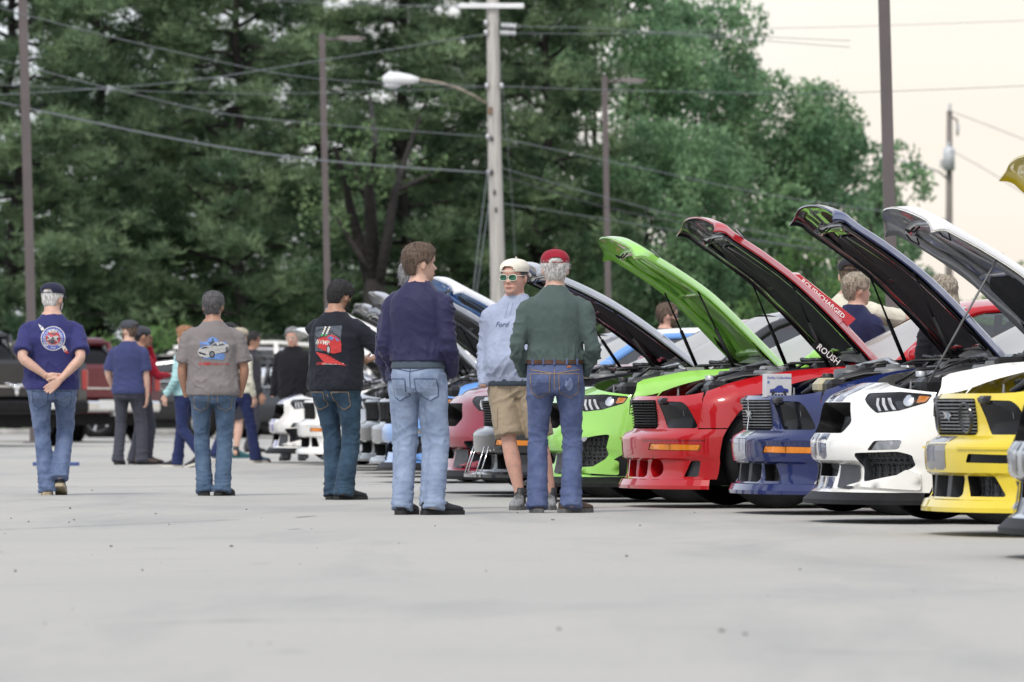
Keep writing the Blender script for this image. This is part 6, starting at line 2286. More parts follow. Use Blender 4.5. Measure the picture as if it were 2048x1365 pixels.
def bg_vehicle(kind, name, px, ground_y, deg, pm, label, cat, big=1.0, rim=ALLOY):
    s = (ground_y - HY) / HC; D = FPX / s
    C = empty(name, ((px - 1024) / s, D, 0), radians(deg))
    tag(C, label, cat, 'vehicles parked along the back of the lot')
    if kind == 'pickup':
        L0, L1, w = 2.9, -2.9, .98
        wr, wbF, wbR, zb = .41, 1.95, -1.75, .52
        rbox_loft(C, 'front_body', [(L0, .80, zb + .05, 1.05), (L0 - .1, .93, zb, 1.16), (1.9, w, zb, 1.22), (1.15, w, zb, 1.26), (.2, w, zb - .05, 1.27), (-.55, w, zb - .05, 1.28)], pm)
        rbox_loft(C, 'truck_bed', [(-.58, w, zb, 1.42), (-1.5, w, zb, 1.42), (-2.6, w, zb, 1.43), (L1 + .02, .965, zb + .02, 1.43)], pm, 10)
        rbox_loft(C, 'cab_glass', [(1.10, .84, 1.2, 1.24), (.55, .80, 1.2, 1.82), (.1, .79, 1.2, 1.90), (-.35, .79, 1.2, 1.88), (-.60, .80, 1.2, 1.55)], SMOKE, 5)
        rbox_loft(C, 'cab_roof', [(.62, .74, 1.80, 1.86), (.2, .76, 1.84, 1.95), (-.2, .76, 1.84, 1.95), (-.5, .74, 1.78, 1.90)], pm, 5)
        for sd in (1, -1):
            for (xa, za, xb, zb_) in ((1.12, 1.24, .56, 1.84), (.12, 1.24, .10, 1.88), (-.58, 1.30, -.46, 1.86)):
                MB().tube([(xa, sd * .86, za), (xb, sd * .77, zb_)], .05, 8).build('pillar', pm, C)
        # rear face
        tg = MB().box((L1 - .015, 0, 1.10), (.05, 1.60, .58), bev=.02).build('tailgate', pm, C, smooth=False)
        MB().box((L1 - .05, 0, 1.28), (.03, .26, .07), bev=.01).build('tailgate_handle', CHROME if pm is BGMAR else BLACKP, tg, smooth=False)
        MB().box((L1 - .045, 0, .99), (.012, 1.58, .03), bev=.003).build('chrome_strip', CHROME, tg, smooth=False)
        for sd in (1, -1):
            MB().box((L1 - .02, sd * .905, 1.10), (.06, .10, .34), bev=.02).build('tail_light', REDL, C, smooth=False)
        MB().box((L1 - .10, 0, .66), (.16, 1.84, .20), bev=.04).build('rear_bumper', CHROME if pm is BGMAR else BLACKP, C, smooth=False)
        MB().box((L1 - .19, .12 if pm is BGMAR else -.30, .70), (.012, .31, .16)).build('number_plate', PLATE, C, smooth=False)
        MB().box((L1 - .20, 0, .52), (.24, .07, .07)).build('tow_hitch', ENGA, C, smooth=False)
        if pm is BGBLK:
            # polished horned-skull badge on the tailgate
            bd = MB()
            for (yy, zz, ry_, rz_) in ((0, 0, .055, .07), (0, -.08, .04, .06), (.09, .05, .06, .028), (-.09, .05, .06, .028), (.17, .075, .05, .020), (-.17, .075, .05, .020), (.05, .02, .03, .03), (-.05, .02, .03, .03)):
                bd.ell((L1 - .06, yy + .38, zz + .96), (.02, ry_, rz_), 10, 6)
            bd.build('chrome_badge', CHROME, tg)
        wheels = [(wbF, wr), (wbR, wr)]
        ub = (L1 + .2, L0 - .2, .32, .60, .80)
    elif kind == 'sedan':
        L0, L1, w = 2.4, -2.4, .92
        wr, zb = .34, .30
        rbox_loft(C, 'body', [(L0, .60, .38, .66), (L0 - .12, .80, .28, .74), (1.7, w, .26, .86), (.9, w, .25, .95), (-.5, w, .25, 1.00), (-1.6, w, .26, 1.03), (L1 + .15, .84, .32, 1.00), (L1, .70, .42, .94)], pm, 4.5)
        rbox_loft(C, 'cabin_glass', [(1.05, .72, .9, .94), (.30, .66, .9, 1.38), (-.3, .64, .9, 1.44), (-.9, .64, .9, 1.42), (-1.35, .66, .9, 1.28), (-1.95, .70, .9, 1.02)], GLASS, 5)
        rbox_loft(C, 'roof', [(.42, .58, 1.36, 1.42), (0, .60, 1.39, 1.475), (-.6, .60, 1.40, 1.475), (-1.2, .57, 1.30, 1.38)], pm, 5)
        for sd in (1, -1):
            for (xa, za, xb, zb_) in ((1.05, .95, .34, 1.40), (-.42, .98, -.42, 1.42), (-1.95, 1.03, -1.15, 1.38)):
                MB().tube([(xa, sd * .78, za), (xb, sd * .62, zb_)], .035, 8).build('pillar', pm, C)
            MB().tube([(1.0, sd * .865, .965), (-1.9, sd * .80, 1.04)], .012, 6).build('chrome_trim', CHROME, C)
            MB().tube([(1.0, sd * .80, .98), (.34, sd * .665, 1.40), (-.4, sd * .65, 1.455), (-1.2, sd * .65, 1.40)], .010, 6).build('window_trim', CHROME, C)
            for xx in (.25, -.85):
                MB().box((xx, sd * (w + .005), .86), (.20, .03, .03), bev=.008).build('door_handle', CHROME, C, smooth=False)
            MB().ell((.75, sd * 1.02, 1.0), (.07, .12, .07), 12, 8).build('mirror', pm, C)
        wheels = [(1.45, wr), (-1.38, wr)]
        ub = (L1 + .3, L0 - .3, .18, .40, .75)
    else:
        L0, L1, w = 2.3, -2.35, .95
        wr, zb = .37, .34
        rbox_loft(C, 'body', [(L0, .62, .45, .82), (L0 - .15, .84, .34, .98), (1.5, w, .32, 1.08), (.7, w, .30, 1.12), (-1.4, w, .30, 1.14), (L1 + .12, .90, .34, 1.14), (L1, .80, .44, 1.08)], pm, 5)
        rbox_loft(C, 'cabin_glass', [(1.15, .78, 1.05, 1.10), (.5, .74, 1.05, 1.58), (-.2, .73, 1.05, 1.66), (-1.5, .73, 1.05, 1.64), (-2.0, .74, 1.05, 1.42), (L1 + .05, .78, 1.05, 1.12)], GLASS, 5)
        rbox_loft(C, 'roof', [(.65, .66, 1.56, 1.62), (.2, .70, 1.61, 1.70), (-1.2, .70, 1.62, 1.71), (-1.95, .68, 1.56, 1.66)], pm, 5)
        for sd in (1, -1):
            for (xa, za, xb, zb_) in ((1.15, 1.11, .52, 1.60), (-.15, 1.13, -.18, 1.65), (-1.25, 1.14, -1.2, 1.66), (L1 + .06, 1.13, -1.95, 1.60)):
                MB().tube([(xa, sd * .82, za), (xb, sd * .715, zb_)], .045, 8).build('pillar', pm, C)
            MB().tube([(.3, sd * .60, 1.72), (.2, sd * .60, 1.78), (-1.6, sd * .60, 1.78), (-1.7, sd * .60, 1.70)], .018, 6).build('roof_rail', BLACKP, C)
            MB().ell((.95, sd * 1.05, 1.15), (.08, .13, .09), 12, 8).build('mirror', pm, C)
            MB().tube([(1.1, sd * .90, 1.125), (-2.1, sd * .90, 1.15)], .016, 6).build('chrome_trim', CHROME, C)
            for xx in (.3, -.85):
                MB().box((xx, sd * (w + .005), .98), (.20, .03, .03), bev=.008).build('door_handle', CHROME, C, smooth=False)
            MB().box((L1 + .03, sd * .70, 1.02), (.10, .26, .16), bev=.03).build('tail_light', REDL, C, smooth=False)
        MB().box((L1 - .02, 0, .86), (.02, .34, .17)).build('number_plate', PLATE, C, smooth=False)
        MB().box((L1 - .01, 0, .97), (.03, .9, .04), bev=.01).build('chrome_strip', CHROME, C, smooth=False)
        wheels = [(1.45, wr), (-1.40, wr)]
        ub = (L1 + .25, L0 - .25, .20, .45, .78)
    if kind == 'pickup': big = 1.07
    C.scale = (big, big, big)
    MB().box(((ub[0] + ub[1]) / 2, 0, (ub[2] + ub[3]) / 2), (ub[1] - ub[0], ub[4] * 2, ub[3] - ub[2])).build('underbody', BLACKP, C, smooth=False)
    for (x, r_) in wheels:
        for sd in (1, -1):
            # dark arch behind the tyre
            MB().lathe([(r_ * 1.17, -.02), (r_ * 1.17, .035), (r_ * 1.08, .04), (0, .04)], 28, Matrix.Translation((x, sd * (w - .035), r_ + .02)) @ Matrix.Rotation(radians(-90) * sd, 4, 'X')).build('wheel_arch', BLACKP, C)
            wl = wheel(C, x, w - .06, sd, rim, 0, 5)
            k = r_ / .366; wl.scale = (k, k, .95); wl.location.z = r_
    return C

bg_vehicle('pickup', 'pickup_truck', -90, 892, 122, BGBLK, 'black pickup truck at the left edge with chrome badge on its tailgate', 'pickup truck')
bg_vehicle('pickup', 'pickup_truck', 122, 884, 112, BGMAR, 'maroon pickup truck showing between the two navy shirted men', 'pickup truck')
bg_vehicle('suv', 'suv_car', 350, 875, 176, BGBLK, 'black SUV with chrome window trim behind the woman in mint', 'car', big=1.12)
bg_vehicle('suv', 'white_van', 425, 870.5, 178, BGWHT, 'tall white van beyond the black SUV, its sloping roof line showing above', 'van', big=1.36)
bg_vehicle('suv', 'suv_car', 560, 877, 148, BGGRY, 'dark SUV with rear plate left of the elderly man', 'car')
bg_vehicle('suv', 'suv_car', 650, 871, 172, BGWHT, 'white SUV with black roof rails behind the elderly man', 'car')
bg_vehicle('sedan', 'sedan_car', -10, 868, 176, BGGRY, 'dark sedan mostly hidden beyond the black pickup truck', 'car')
# ------------------------------------------------------------------ the people in the photograph
PR_W = mat('print_white', (.66, .65, .60), .7, var=.06, scale=30); PR_R = mat('print_red', (.50, .035, .035), .7, var=.1, scale=30); PR_B = mat('print_blue', (.10, .13, .42), .7, var=.1, scale=30)
PR_LB = mat('print_faded_blue', (.12, .22, .48), .7, var=.2, scale=30); PR_G = mat('print_grey', (.16, .17, .19), .7, var=.15, scale=30); PR_K = mat('print_black', (.03, .03, .035), .7, var=.15, scale=30); PR_S = mat('print_silver', (.45, .45, .45), .7, var=.2, scale=60); PR_GR = mat('print_green', (.03, .40, .10), .7, var=.1, scale=30); PR_SL = mat('print_slate', (.07, .085, .11), .7, var=.2, scale=40)

# man with his hands clasped behind his back
r, J, HM, body, topo, tr = person('man in navy printed T-shirt and cap walking away, hands clasped behind back', 104, 991, 565, radians(3), top=T_BLUE, bottom=DENIM, hair=H_WHITE, hair_style='buzz', cap=CAP_NAVY,
    skin_m=SK1, shoes=SH_BLACK, sole=SOLE_T, feet={'r': (.07, .10, .10, .05), 'l': (-.045, .12, .0, -.02)}, hands={'r': (.075, -.235, .985), 'l': (-.045, -.20, 1.015)}, poles={'r': (1, -.42, -.1), 'l': (-1, -.42, -.1)},
    head=(radians(-24), radians(-4), 0), fat=.32, belly=.10, detail=True, beard=H_WHITE, seed=1, hem=.90,
    hand_pose={'r': ((-.75, -.05, -.62), (.05, -1, .05), [.1, .25, .22, .22, .25]), 'l': ((.95, -.12, -.15), (-.1, 1, .1), [.2, .55, .6, .6, .6])}, wide=1.06)
bv = bvh_of(topo)
cx, cz, R = .012, 1.335, .098
lay_poly(topo, bv, 'print_disc', ellipse(cx, cz, R + .006, R + .006, 32), PR_W, off=.0022, step=.03)
lay_poly(topo, bv, 'print_ring', ellipse(cx, cz, R, R, 32), PR_B, off=.0030, step=.03)
lay_poly(topo, bv, 'print_red_ring', ellipse(cx, cz, R * .62, R * .62, 28), PR_R, off=.0038, step=.03)
lay_poly(topo, bv, 'print_centre', ellipse(cx, cz, R * .47, R * .47, 24), PR_SL, off=.0046, step=.03)
lay_poly(topo, bv, 'print_horse', [(cx + x * .09, cz + y * .09) for x, y in [(.62, .12), (.4, .28), (.1, .22), (-.3, .25), (-.62, .3), (-.4, .12), (-.62, -.12), (-.5, -.22), (-.2, -.05), (.1, -.1), (.35, -.3), (.5, -.22), (.3, .0), (.45, .1)]], PR_S, off=.0054, step=.03)
lay_text(topo, bv, 'ROCKET CITY MUSTANG CLUB', cx, cz, .026, PR_W, arc=(R * .74, 90, 1), off=.0046)
lay_text(topo, bv, '40th', cx - .004, cz + .060, .040, PR_W, off=.0062)
lay_text(topo, bv, 'ANNIVERSARY', cx, cz, .019, PR_W, arc=(R * .60, -90, -1), off=.0056)
lay_text(topo, bv, '1980', cx, cz, .022, PR_W, arc=(R * .88, -145, -1), off=.0046)
lay_text(topo, bv, '2020', cx, cz, .022, PR_W, arc=(R * .88, -35, -1), off=.0046)
lay_poly(topo, bv, 'print_oval', ellipse(cx, cz - R * .80, .026, .012, 20), PR_B, off=.0050, step=.03)
lay_text(topo, bv, 'Ford', cx, cz - R * .80, .020, PR_W, off=.0058)
# rocket crossing behind the badge
for nm, q, m_ in [('print_rocket_tail', [(-.128, .125), (-.088, .098), (-.072, .076), (-.098, .066), (-.108, .086)], PR_W), ('print_rocket_fin', [(-.120, .118), (-.096, .100), (-.100, .088), (-.108, .092)], PR_B),
                  ('print_rocket_body', [(.070, -.070), (.098, -.060), (.122, -.098), (.096, -.118)], PR_W), ('print_rocket_nose', [(.100, -.085), (.122, -.098), (.132, -.132), (.098, -.118), (.092, -.10)], PR_R)]:
    lay_poly(topo, bv, nm, [(cx + x, cz + z) for x, z in q], m_, off=.0030, step=.03)
pockets(tr, STITCHB, z=.885, x=.10)

# man in faded navy T-shirt with cap and arm band, in the distance
r, J, HM, body, topo, tr = person('man in plain navy T-shirt and charcoal work trousers facing away, cap on', 258, 930, 640, radians(-14), top=T_NAVY, bottom=CHARC, hair=H_BROWN, hair_style='buzz', cap=CAP_GREY,
    shoes=SH_BROWN, sole=SOLE_B, feet={'r': (.16, .06, 0, .75), 'l': (-.13, .0, 0, -.05)}, hands={'r': (.235, .02, .84), 'l': (-.21, .12, .90)}, poles={'r': (1, -.6, 0), 'l': (-1, -.9, 0)}, head=(radians(62), 0, 0), beard=H_BROWN, seed=2, hem=.885, wide=1.03, fat=.1,
    hand_pose={'r': ((-.1, .1, -1), (-1, 0, 0), .35)}, voxel=.009)
MB().tube([J['rel'].lerp(J['rsh'], .25) + Vector((.048 * cos(a), .048 * sin(a), 0)) for a in np.linspace(0, 2 * pi, 14)], .010, 6).build('arm_band', SH_BLACK, r)

r, J, HM, body, topo, tr = person('man in red shirt and backwards cap, hand at mouth, holding a phone', 279, 929, 652, radians(-60), top=C_RED, bottom=CHARC, hair=H_BLACK, hair_style='buzz', cap=CAP_GREY, cap_back=True, skin_m=SK2, sleeves='long',
    shoes=SH_BROWN, sole=SOLE_B, feet={'r': (.10, .10, 0, .1), 'l': (-.10, .0, 0, -.1)}, hands={'r': (.15, .36, 1.17), 'l': (-.06, .17, 1.56)}, poles={'r': (.8, -1, -.6), 'l': (-.4, -.2, -1)}, head=(0, radians(-8), 0), seed=3, hem=.93,
    hand_pose={'r': ((0, 1, .1), (0, 0, 1), .3), 'l': ((.2, .2, .9), (0, -1, 0), .5)}, face=True, voxel=.009)
ph = MB(); ph.box((0, 0, 0), (.075, .15, .009), bev=.003)
pho = ph.build('phone', PHONE, None, smooth=False)
pho.location = r.matrix_basis @ Vector((.13, .46, 1.205)); pho.rotation_euler = (radians(12), 0, r.rotation_euler.z)
tag(pho, 'black phone held out by the man in the red shirt', 'phone')

# grey printed T-shirt
r, J, HM, body, topo, tr = person('man in grey T-shirt with car print facing away, hands in pockets', 426, 992, 585, radians(2), top=T_GREY, bottom=DENIM2, hair=H_SALT, hair_style='short', skin_m=SK2, shoes=SH_BLACK, sole=SOLE_B,
    feet={'r': (.085, -.02, 0, .45), 'l': (-.075, .06, 0, -.1)}, hands={'r': (.235, .055, .875), 'l': (-.235, .075, .875)}, poles={'r': (1, -.75, 0), 'l': (-1, -.75, 0)}, head=(radians(-10), radians(-5), 0), fat=.26, detail=True, seed=4, hem=.885, wide=1.08)
bv = bvh_of(topo)
lay_poly(topo, bv, 'print_wings', [(-.115, 1.36), (.125, 1.36), (.125, 1.335), (-.115, 1.335)], PR_LB, off=.002, step=.03)
lay_poly(topo, bv, 'print_wings', [(-.115, 1.325), (.125, 1.325), (.125, 1.305), (-.115, 1.305)], PR_LB, off=.002, step=.03)
lay_poly(topo, bv, 'print_roundel', ellipse(0, 1.348, .055, .055, 24), PR_LB, off=.0028, step=.03)
lay_poly(topo, bv, 'print_star', [((.052 if i % 2 == 0 else .021) * cos(pi / 2 + i * pi / 5), 1.345 + (.052 if i % 2 == 0 else .021) * sin(pi / 2 + i * pi / 5)) for i in range(10)], T_SLATE, off=.0036, step=.03)
lay_poly(topo, bv, 'print_smoke', rounded([(-.09, 1.21), (.10, 1.20), (.11, 1.26), (-.06, 1.25)], .02), PR_LB, off=.0022, step=.03)
def print_car(topo, bv, cx, cz, k, body_m, glass_m, tyre_m, trim_m, off):
    B = [(-.14, .02), (-.125, .045), (-.07, .062), (-.03, .066), (.02, .098), (.075, .100), (.118, .080), (.142, .072), (.140, .040), (.125, .015), (.03, -.005), (-.02, -.035), (-.06, -.042), (-.12, -.030), (-.142, -.005)]
    lay_poly(topo, bv, 'print_car_body', [(cx + x * k, cz + z * k) for x, z in B], body_m, off=off, step=.025)
    lay_poly(topo, bv, 'print_car_glass', [(cx + x * k, cz + z * k) for x, z in [(-.02, .066), (.022, .091), (.070, .093), (.105, .076), (.06, .064)]], glass_m, off=off + .0008, step=.03)
    lay_poly(topo, bv, 'print_car_grille', [(cx + x * k, cz + z * k) for x, z in [(-.136, .012), (-.07, -.006), (-.066, -.022), (-.128, -.008)]], tyre_m, off=off + .0008, step=.03)
    lay_poly(topo, bv, 'print_car_scoop', [(cx + x * k, cz + z * k) for x, z in [(-.115, .042), (-.07, .056), (-.045, .05), (-.09, .036)]], tyre_m, off=off + .0008, step=.03)
    for (x, z, rx_, rz_) in ((-.012, -.012, .026, .032), (.122, .030, .013, .024)):
        lay_poly(topo, bv, 'print_car_wheel', ellipse(cx + x * k, cz + z * k, rx_ * k, rz_ * k, 18), tyre_m, off=off + .0012, step=.03)
        lay_poly(topo, bv, 'print_car_rim', ellipse(cx + x * k, cz + z * k, rx_ * .6 * k, rz_ * .6 * k, 14), PR_G, off=off + .0018, step=.03)
    lay_line(topo, bv, 'print_car_line', [(cx + x * k, cz + z * k) for x, z in [(-.06, .028), (.02, .040), (.13, .058)]], .004, trim_m, off=off + .0016)
print_car(topo, bv, .005, 1.262, .98, PR_S, PR_SL, PR_K, PR_W, .0044)
lay_text(topo, bv, 'AVMP', -.075, 1.165, .040, PR_R, shear=.2)
lay_text(topo, bv, 'PERFORMANCE.COM', .045, 1.163, .021, PR_R, shear=.2)
pockets(tr, STITCH, z=.895, x=.105)

# black printed T-shirt
r, J, HM, body, topo, tr = person('bearded man in black T-shirt with red car print looking down at his hands', 672, 1000, 562, radians(-24), top=T_BLACK, bottom=DENIM4, hair=H_BLACK, hair_style='full', skin_m=SK2, shoes=SH_BLACK, sole=SOLE_B,
    feet={'r': (.10, -.01, 0, .55), 'l': (-.03, .06, 0, .1)}, hands={'r': (.27, .33, 1.20), 'l': (.10, .38, 1.14)}, poles={'r': (1, -.1, -.7), 'l': (-1, -.5, -.7)}, head=(radians(-14), radians(-20), 0), fat=.30, detail=True, beard=H_BLACK, seed=5, hem=.895, wide=1.06, legw=1.05,
    hand_pose={'r': ((.0, .65, .75), (-.9, 0, .2), .35), 'l': ((.5, .7, .3), (.2, 0, 1), .3)})
bv = bvh_of(topo)
lay_poly(topo, bv, 'print_panel', [(-.125, 1.22), (.115, 1.22), (.115, 1.43), (-.125, 1.42)], PR_SL, off=.002, step=.03)
lay_line(topo, bv, 'print_skid', [(-.05 + .075 * cos(a), 1.36 + .042 * sin(a)) for a in np.linspace(0, 2 * pi, 20)], .012, PR_K, off=.003)
lay_line(topo, bv, 'print_skid', [(-.05, 1.40), (.04, 1.375), (.11, 1.33)], .012, PR_K, off=.003)
lay_poly(topo, bv, 'print_tower', [(-.06, 1.335), (-.035, 1.335), (-.005, 1.425), (-.03, 1.425)], PR_K, off=.0036, step=.03)
for i in range(5):
    for sd in (-1, 1):
        lay_poly(topo, bv, 'print_lamp', ellipse(-.033 + i * .0065 + sd * .018, 1.352 + i * .016, .009, .008, 10), PR_GR if i < 1 else PR_W, off=.0044, step=.03)
CB = [(-.11, .03), (-.10, .07), (-.07, .085), (-.01, .095), (.03, .110), (.075, .100), (.110, .070), (.118, .035), (.115, -.03), (.06, -.045), (.02, -.04), (-.06, -.01), (-.10, .01)]
lay_poly(topo, bv, 'print_car_body', [(.0 + x, 1.245 + z) for x, z in CB], PR_R, off=.0052, step=.025)
lay_poly(topo, bv, 'print_car_glass', [(x, 1.245 + z) for x, z in [(-.005, .083), (.028, .098), (.06, .088), (.045, .062)]], PR_LB, off=.0060, step=.03)
lay_poly(topo, bv, 'print_car_glass', [(x, 1.245 + z) for x, z in [(.066, .088), (.085, .083), (.105, .06), (.085, .058)]], PR_LB, off=.0060, step=.03)
for (x, z, a, b_) in ((.008, -.012, .020, .040), (-.098, .042, .010, .026)):
    lay_poly(topo, bv, 'print_car_wheel', ellipse(x, 1.245 + z, a, b_, 18), PR_K, off=.0064, step=.03); lay_poly(topo, bv, 'print_car_rim', ellipse(x, 1.245 + z, a * .6, b_ * .65, 14), PR_S, off=.0070, step=.03)
lay_text(topo, bv, 'AVMP', -.045, 1.292, .052, PR_W, rot=-.12, off=.0066)
for i in range(7):
    z = 1.215 - i * .013; x0_ = -.115 + i * .012
    lay_poly(topo, bv, 'print_streak', [(x0_, z), (x0_ + .10 + .012 * i, z - .022), (x0_ + .14 + .010 * i, z - .036), (x0_ + .01, z - .013)], PR_R, off=.0050, step=.04)
lay_text(topo, bv, 'AVMP', -.062, 1.118, .036, PR_R, shear=.2); lay_text(topo, bv, 'PERFORMANCE.COM', .040, 1.116, .019, PR_W, shear=.2)
pockets(tr, STITCH, z=.885, x=.105)

# young man in navy jacket, and the older man beyond him
r, J, HM, body, topo, tr = person('tall young man in navy jacket and light jeans facing away, hands in pockets', 838, 1030, 490, radians(-22), top=J_NAVY, bottom=DENIM3, hair=H_BROWN, hair_style='full', sleeves='jacket', shoes=SH_BLACK, sole=SOLE_B,
    feet={'r': (.13, .0, 0, .70), 'l': (-.10, .0, 0, -.05)}, hands={'r': (.185, .13, .93), 'l': (-.185, .13, .93)}, poles={'r': (.42, -1.0, 0), 'l': (-.42, -1.0, 0)}, head=(radians(-44), 0, 0), detail=True, collar=True, under=T_SLATE, hem=1.025, seed=6, face=True, jacket_rib=True, wide=.94, legw=.97)
pockets(tr, STITCHB, z=.905, x=.10, slant=.012, yoke=True)
r, J, HM, body, topo, tr = person('grey haired man in navy jacket half hidden behind the tall young man', 828, 1020, 521, radians(-6), top=J_NAVY, bottom=DENIM3, hair=H_GREY, hair_style='full', sleeves='jacket', shoes=SOLE_W, sole=SOLE_W,
    feet={'r': (.12, .0, 0, .1), 'l': (-.08, .0, 0, -.1)}, hands={'r': (.19, .12, .93), 'l': (-.19, .12, .93)}, poles={'r': (.4, -1, 0), 'l': (-.4, -1, 0)}, seed=7, hem=.93, head=(radians(-30), 0, 0), collar=True, wide=.95)

# man in hoodie and shorts
r, J, HM, body, topo, tr = person('man in heather blue hoodie, khaki shorts, white cap and green sunglasses facing camera', 1030, 1020, 517, radians(164), top=HOODIE, bottom=KHAKI, hair=H_SALT, hair_style='buzz', cap=CAP_WHITE, cap_back=True, sleeves='long', skin_m=SK3, shoes=SH_GREY, sole=SOLE_G,
    feet={'r': (-.05, .08, 0, -.12), 'l': (-.25, -.04, 0, -.25)}, hands={'r': (.205, .115, .885), 'l': (-.205, .115, .885)}, poles={'r': (.6, -1, 0), 'l': (-.6, -1, 0)}, head=(radians(-10), 0, 0), shorts=True, detail=True, hood=True, fat=.16, belly=.06, hem=.92, seed=8, face=True, glasses=(GREENLENS, FRAME_W, 1.06), under=T_SLATE)
bv = bvh_of(topo)
lay_text(topo, bv, 'Ford', .055, 1.335, .052, mat('print_navy', (.10, .12, .22), .7), dirv=-1, shear=.35)
for (x, l) in ((.03, .11), (-.005, .09)):
    lay_line(topo, bv, 'drawstring', [(x, 1.50), (x + .01, 1.50 - l)], .007, HOODIE, dirv=-1, off=.006)
bv = bvh_of(tr)
lay_poly(tr, bv, 'cargo_pocket', [(.09, .74), (.20, .74), (.20, .59), (.09, .59)], KHAKI, dirv=-1, off=.006)
lay_line(tr, bv, 'fly_seam', [(0, 1.0), (0, .85)], .004, mat('khaki_seam', (.22, .17, .12), .8), dirv=-1, off=.003)

# man in green polo
r, J, HM, body, topo, tr = person('white haired man in dull green polo, red cap and blue jeans facing away', 1110, 1026, 498, radians(-2), top=POLO, bottom=DENIM5, hair=H_WHITE, hair_style='fringe', cap=CAP_RED, sleeves='long', shoes=SH_BROWN, sole=SOLE_G,
    feet={'r': (.115, -.02, 0, .75), 'l': (-.12, .0, 0, -.1)}, hands={'r': (.205, .12, .945), 'l': (-.205, .12, .945)}, poles={'r': (.55, -1, 0), 'l': (-.55, -1, 0)}, head=(radians(4), 0, 0), detail=True, tuck=True, collar=True, fat=.13, seed=9, wide=.98)
bv = pockets(tr, STITCH, z=.955, x=.098, w=.14, h=.165, yoke=True)
lay_poly(tr, bv, 'worn_patch', ellipse(.10, .885, .028, .045, 16), cloth('worn_denim', (.17, .21, .38), fade=(.26, .31, .46)), off=.0078)
lay_line(tr, bv, 'label_tab', [(.085, 1.005), (.115, 1.005)], .014, mat('tan_tab', (.35, .12, .04), .6), off=.006)
bl = MB()
loft(bl, [(Vector((0, -.002, z)), Vector((.188 * 1.06, 0, 0)), Vector((0, .150, 0)), 2.35) for z in (1.022, 1.050)], 40, caps=False)
bl.build('belt', LEATHER, r)
for x in (-.15, -.075, .0, .085, .155):
    y = -.150 * (1 - abs(x / .20) ** 2.35) ** (1 / 2.35) - .004
    MB().box((x, y, 1.036), (.014, .008, .044), bev=.003).build('belt_loop', DENIM5, tr, smooth=False)

# people beyond
person('woman in mint jacket and navy jeans walking left behind the grey shirted man', 372, 935, 655, radians(62), top=C_TEAL, bottom=NAVYP, hair=H_RED, hair_style='long', long_hair=True, sleeves='long', shoes=SH_BLACK, sole=SOLE_W,
    feet={'r': (.06, .20, 0, .0), 'l': (-.06, -.22, .08, 0)}, hands={'r': (.24, .0, .92), 'l': (-.24, .16, .93)}, seed=10, hem=.92, hand_pose={'l': ((0, .2, -1), (1, 0, 0), .4)}, fat=.1)
person('man in cream jacket, beige cap and blue jeans striding right', 478, 926, 655, radians(-48), top=C_CREAM, bottom=NAVYP, hair=H_GREY, hair_style='buzz', cap=CAP_BEI, cap_back=True, sleeves='long', shoes=SH_BLUE, sole=SOLE_W,
    feet={'r': (.08, .26, 0, .15), 'l': (-.07, -.30, .04, 0)}, hands={'r': (.22, .08, .88), 'l': (-.22, .05, .88)}, seed=11, hem=.93, legw=1.05, hand_pose={'r': ((0, .1, -1), (-1, 0, 0), .5)})
person('dark haired man with glasses and dark clothes looking right beyond the cream jacket', 503, 905, 665, radians(-80), top=C_DARK, bottom=DKTR, hair=H_BLACK, hair_style='full', skin_m=SK2, sleeves='long', shoes=SH_BLACK, sole=SOLE_B, seed=12, face=True, glasses=(GLASS, C_RED, 1.0), hands={'r': (.22, .12, .86), 'l': (-.22, .12, .86)}, hand_pose={'r': ((0, .1, -1), (-1, 0, 0), .4)})
person('person in shorts and teal sneakers mostly hidden behind the grey shirted man', 456, 917, 645, radians(-30), top=C_DARK, bottom=DKTR, shorts=True, cap=CAP_BLK, hair=H_BROWN, hair_style='buzz', shoes=SH_TEAL, sole=SH_TEAL, feet={'r': (.14, .02, 0, .4), 'l': (-.05, .03, 0, .3)}, seed=13)
person('elderly man with moustache and glasses in black jacket bending over a far engine', 588, None, 656, radians(172), D=85.0, top=J_BLACK, bottom=DKTR, hair=H_GREY, hair_style='short', sleeves='jacket', collar=True, skin_m=SK3, seed=14, head=(radians(-6), radians(-9), 0), lean=.10, face=True, glasses=(CLEAR, FRAME_W, .95), hem=.86, wide=1.08)
person('bearded man with blue mirrored sunglasses seen over the car roofs', 1332, None, 608, radians(-82), D=66.0, top=J_BLACK, bottom=DKTR, hair=H_BROWN, hair_style='short', beard=H_BROWN, skin_m=SK3, seed=15, face=True, glasses=(BLUELENS, FRAME_B, .95))
person('man in cream shirt and black cap pointing beyond the red car', 1700, None, 515, radians(-30), D=48.25, top=C_CREAM, bottom=DENIM, hair=H_BROWN, hair_style='buzz', cap=CAP_BLK, cap_back=False, seed=16, sleeves='short', hands={'r': (.30, .42, 1.50), 'l': (-.24, .06, .85)}, poles={'r': (.8, -.3, -1), 'l': (-1, -.8, 0)}, hand_pose={'r': ((.35, .8, .25), (-.5, .1, .6), [.3, .5, .7, .8, .8])}, wide=1.05, head=(radians(20), 0, 0), fat=.15, voxel=.008)
person('grey blond haired man in navy hooded top seen over the lime green roof', 1712, None, 549, radians(-38), D=47.75, top=H_NAVY, bottom=DENIM, hair=H_BLOND, hair_style='full', seed=17, sleeves='long', hood=True, wide=1.02, head=(radians(-28), 0, 0))
person('blond haired woman half hidden behind the raised blue hood', 1888, None, 556, radians(35), D=45.25, top=J_BLACK, bottom=DENIM, hair=H_BLOND, hair_style='long', long_hair=True, seed=18, sleeves='long', wide=.92)
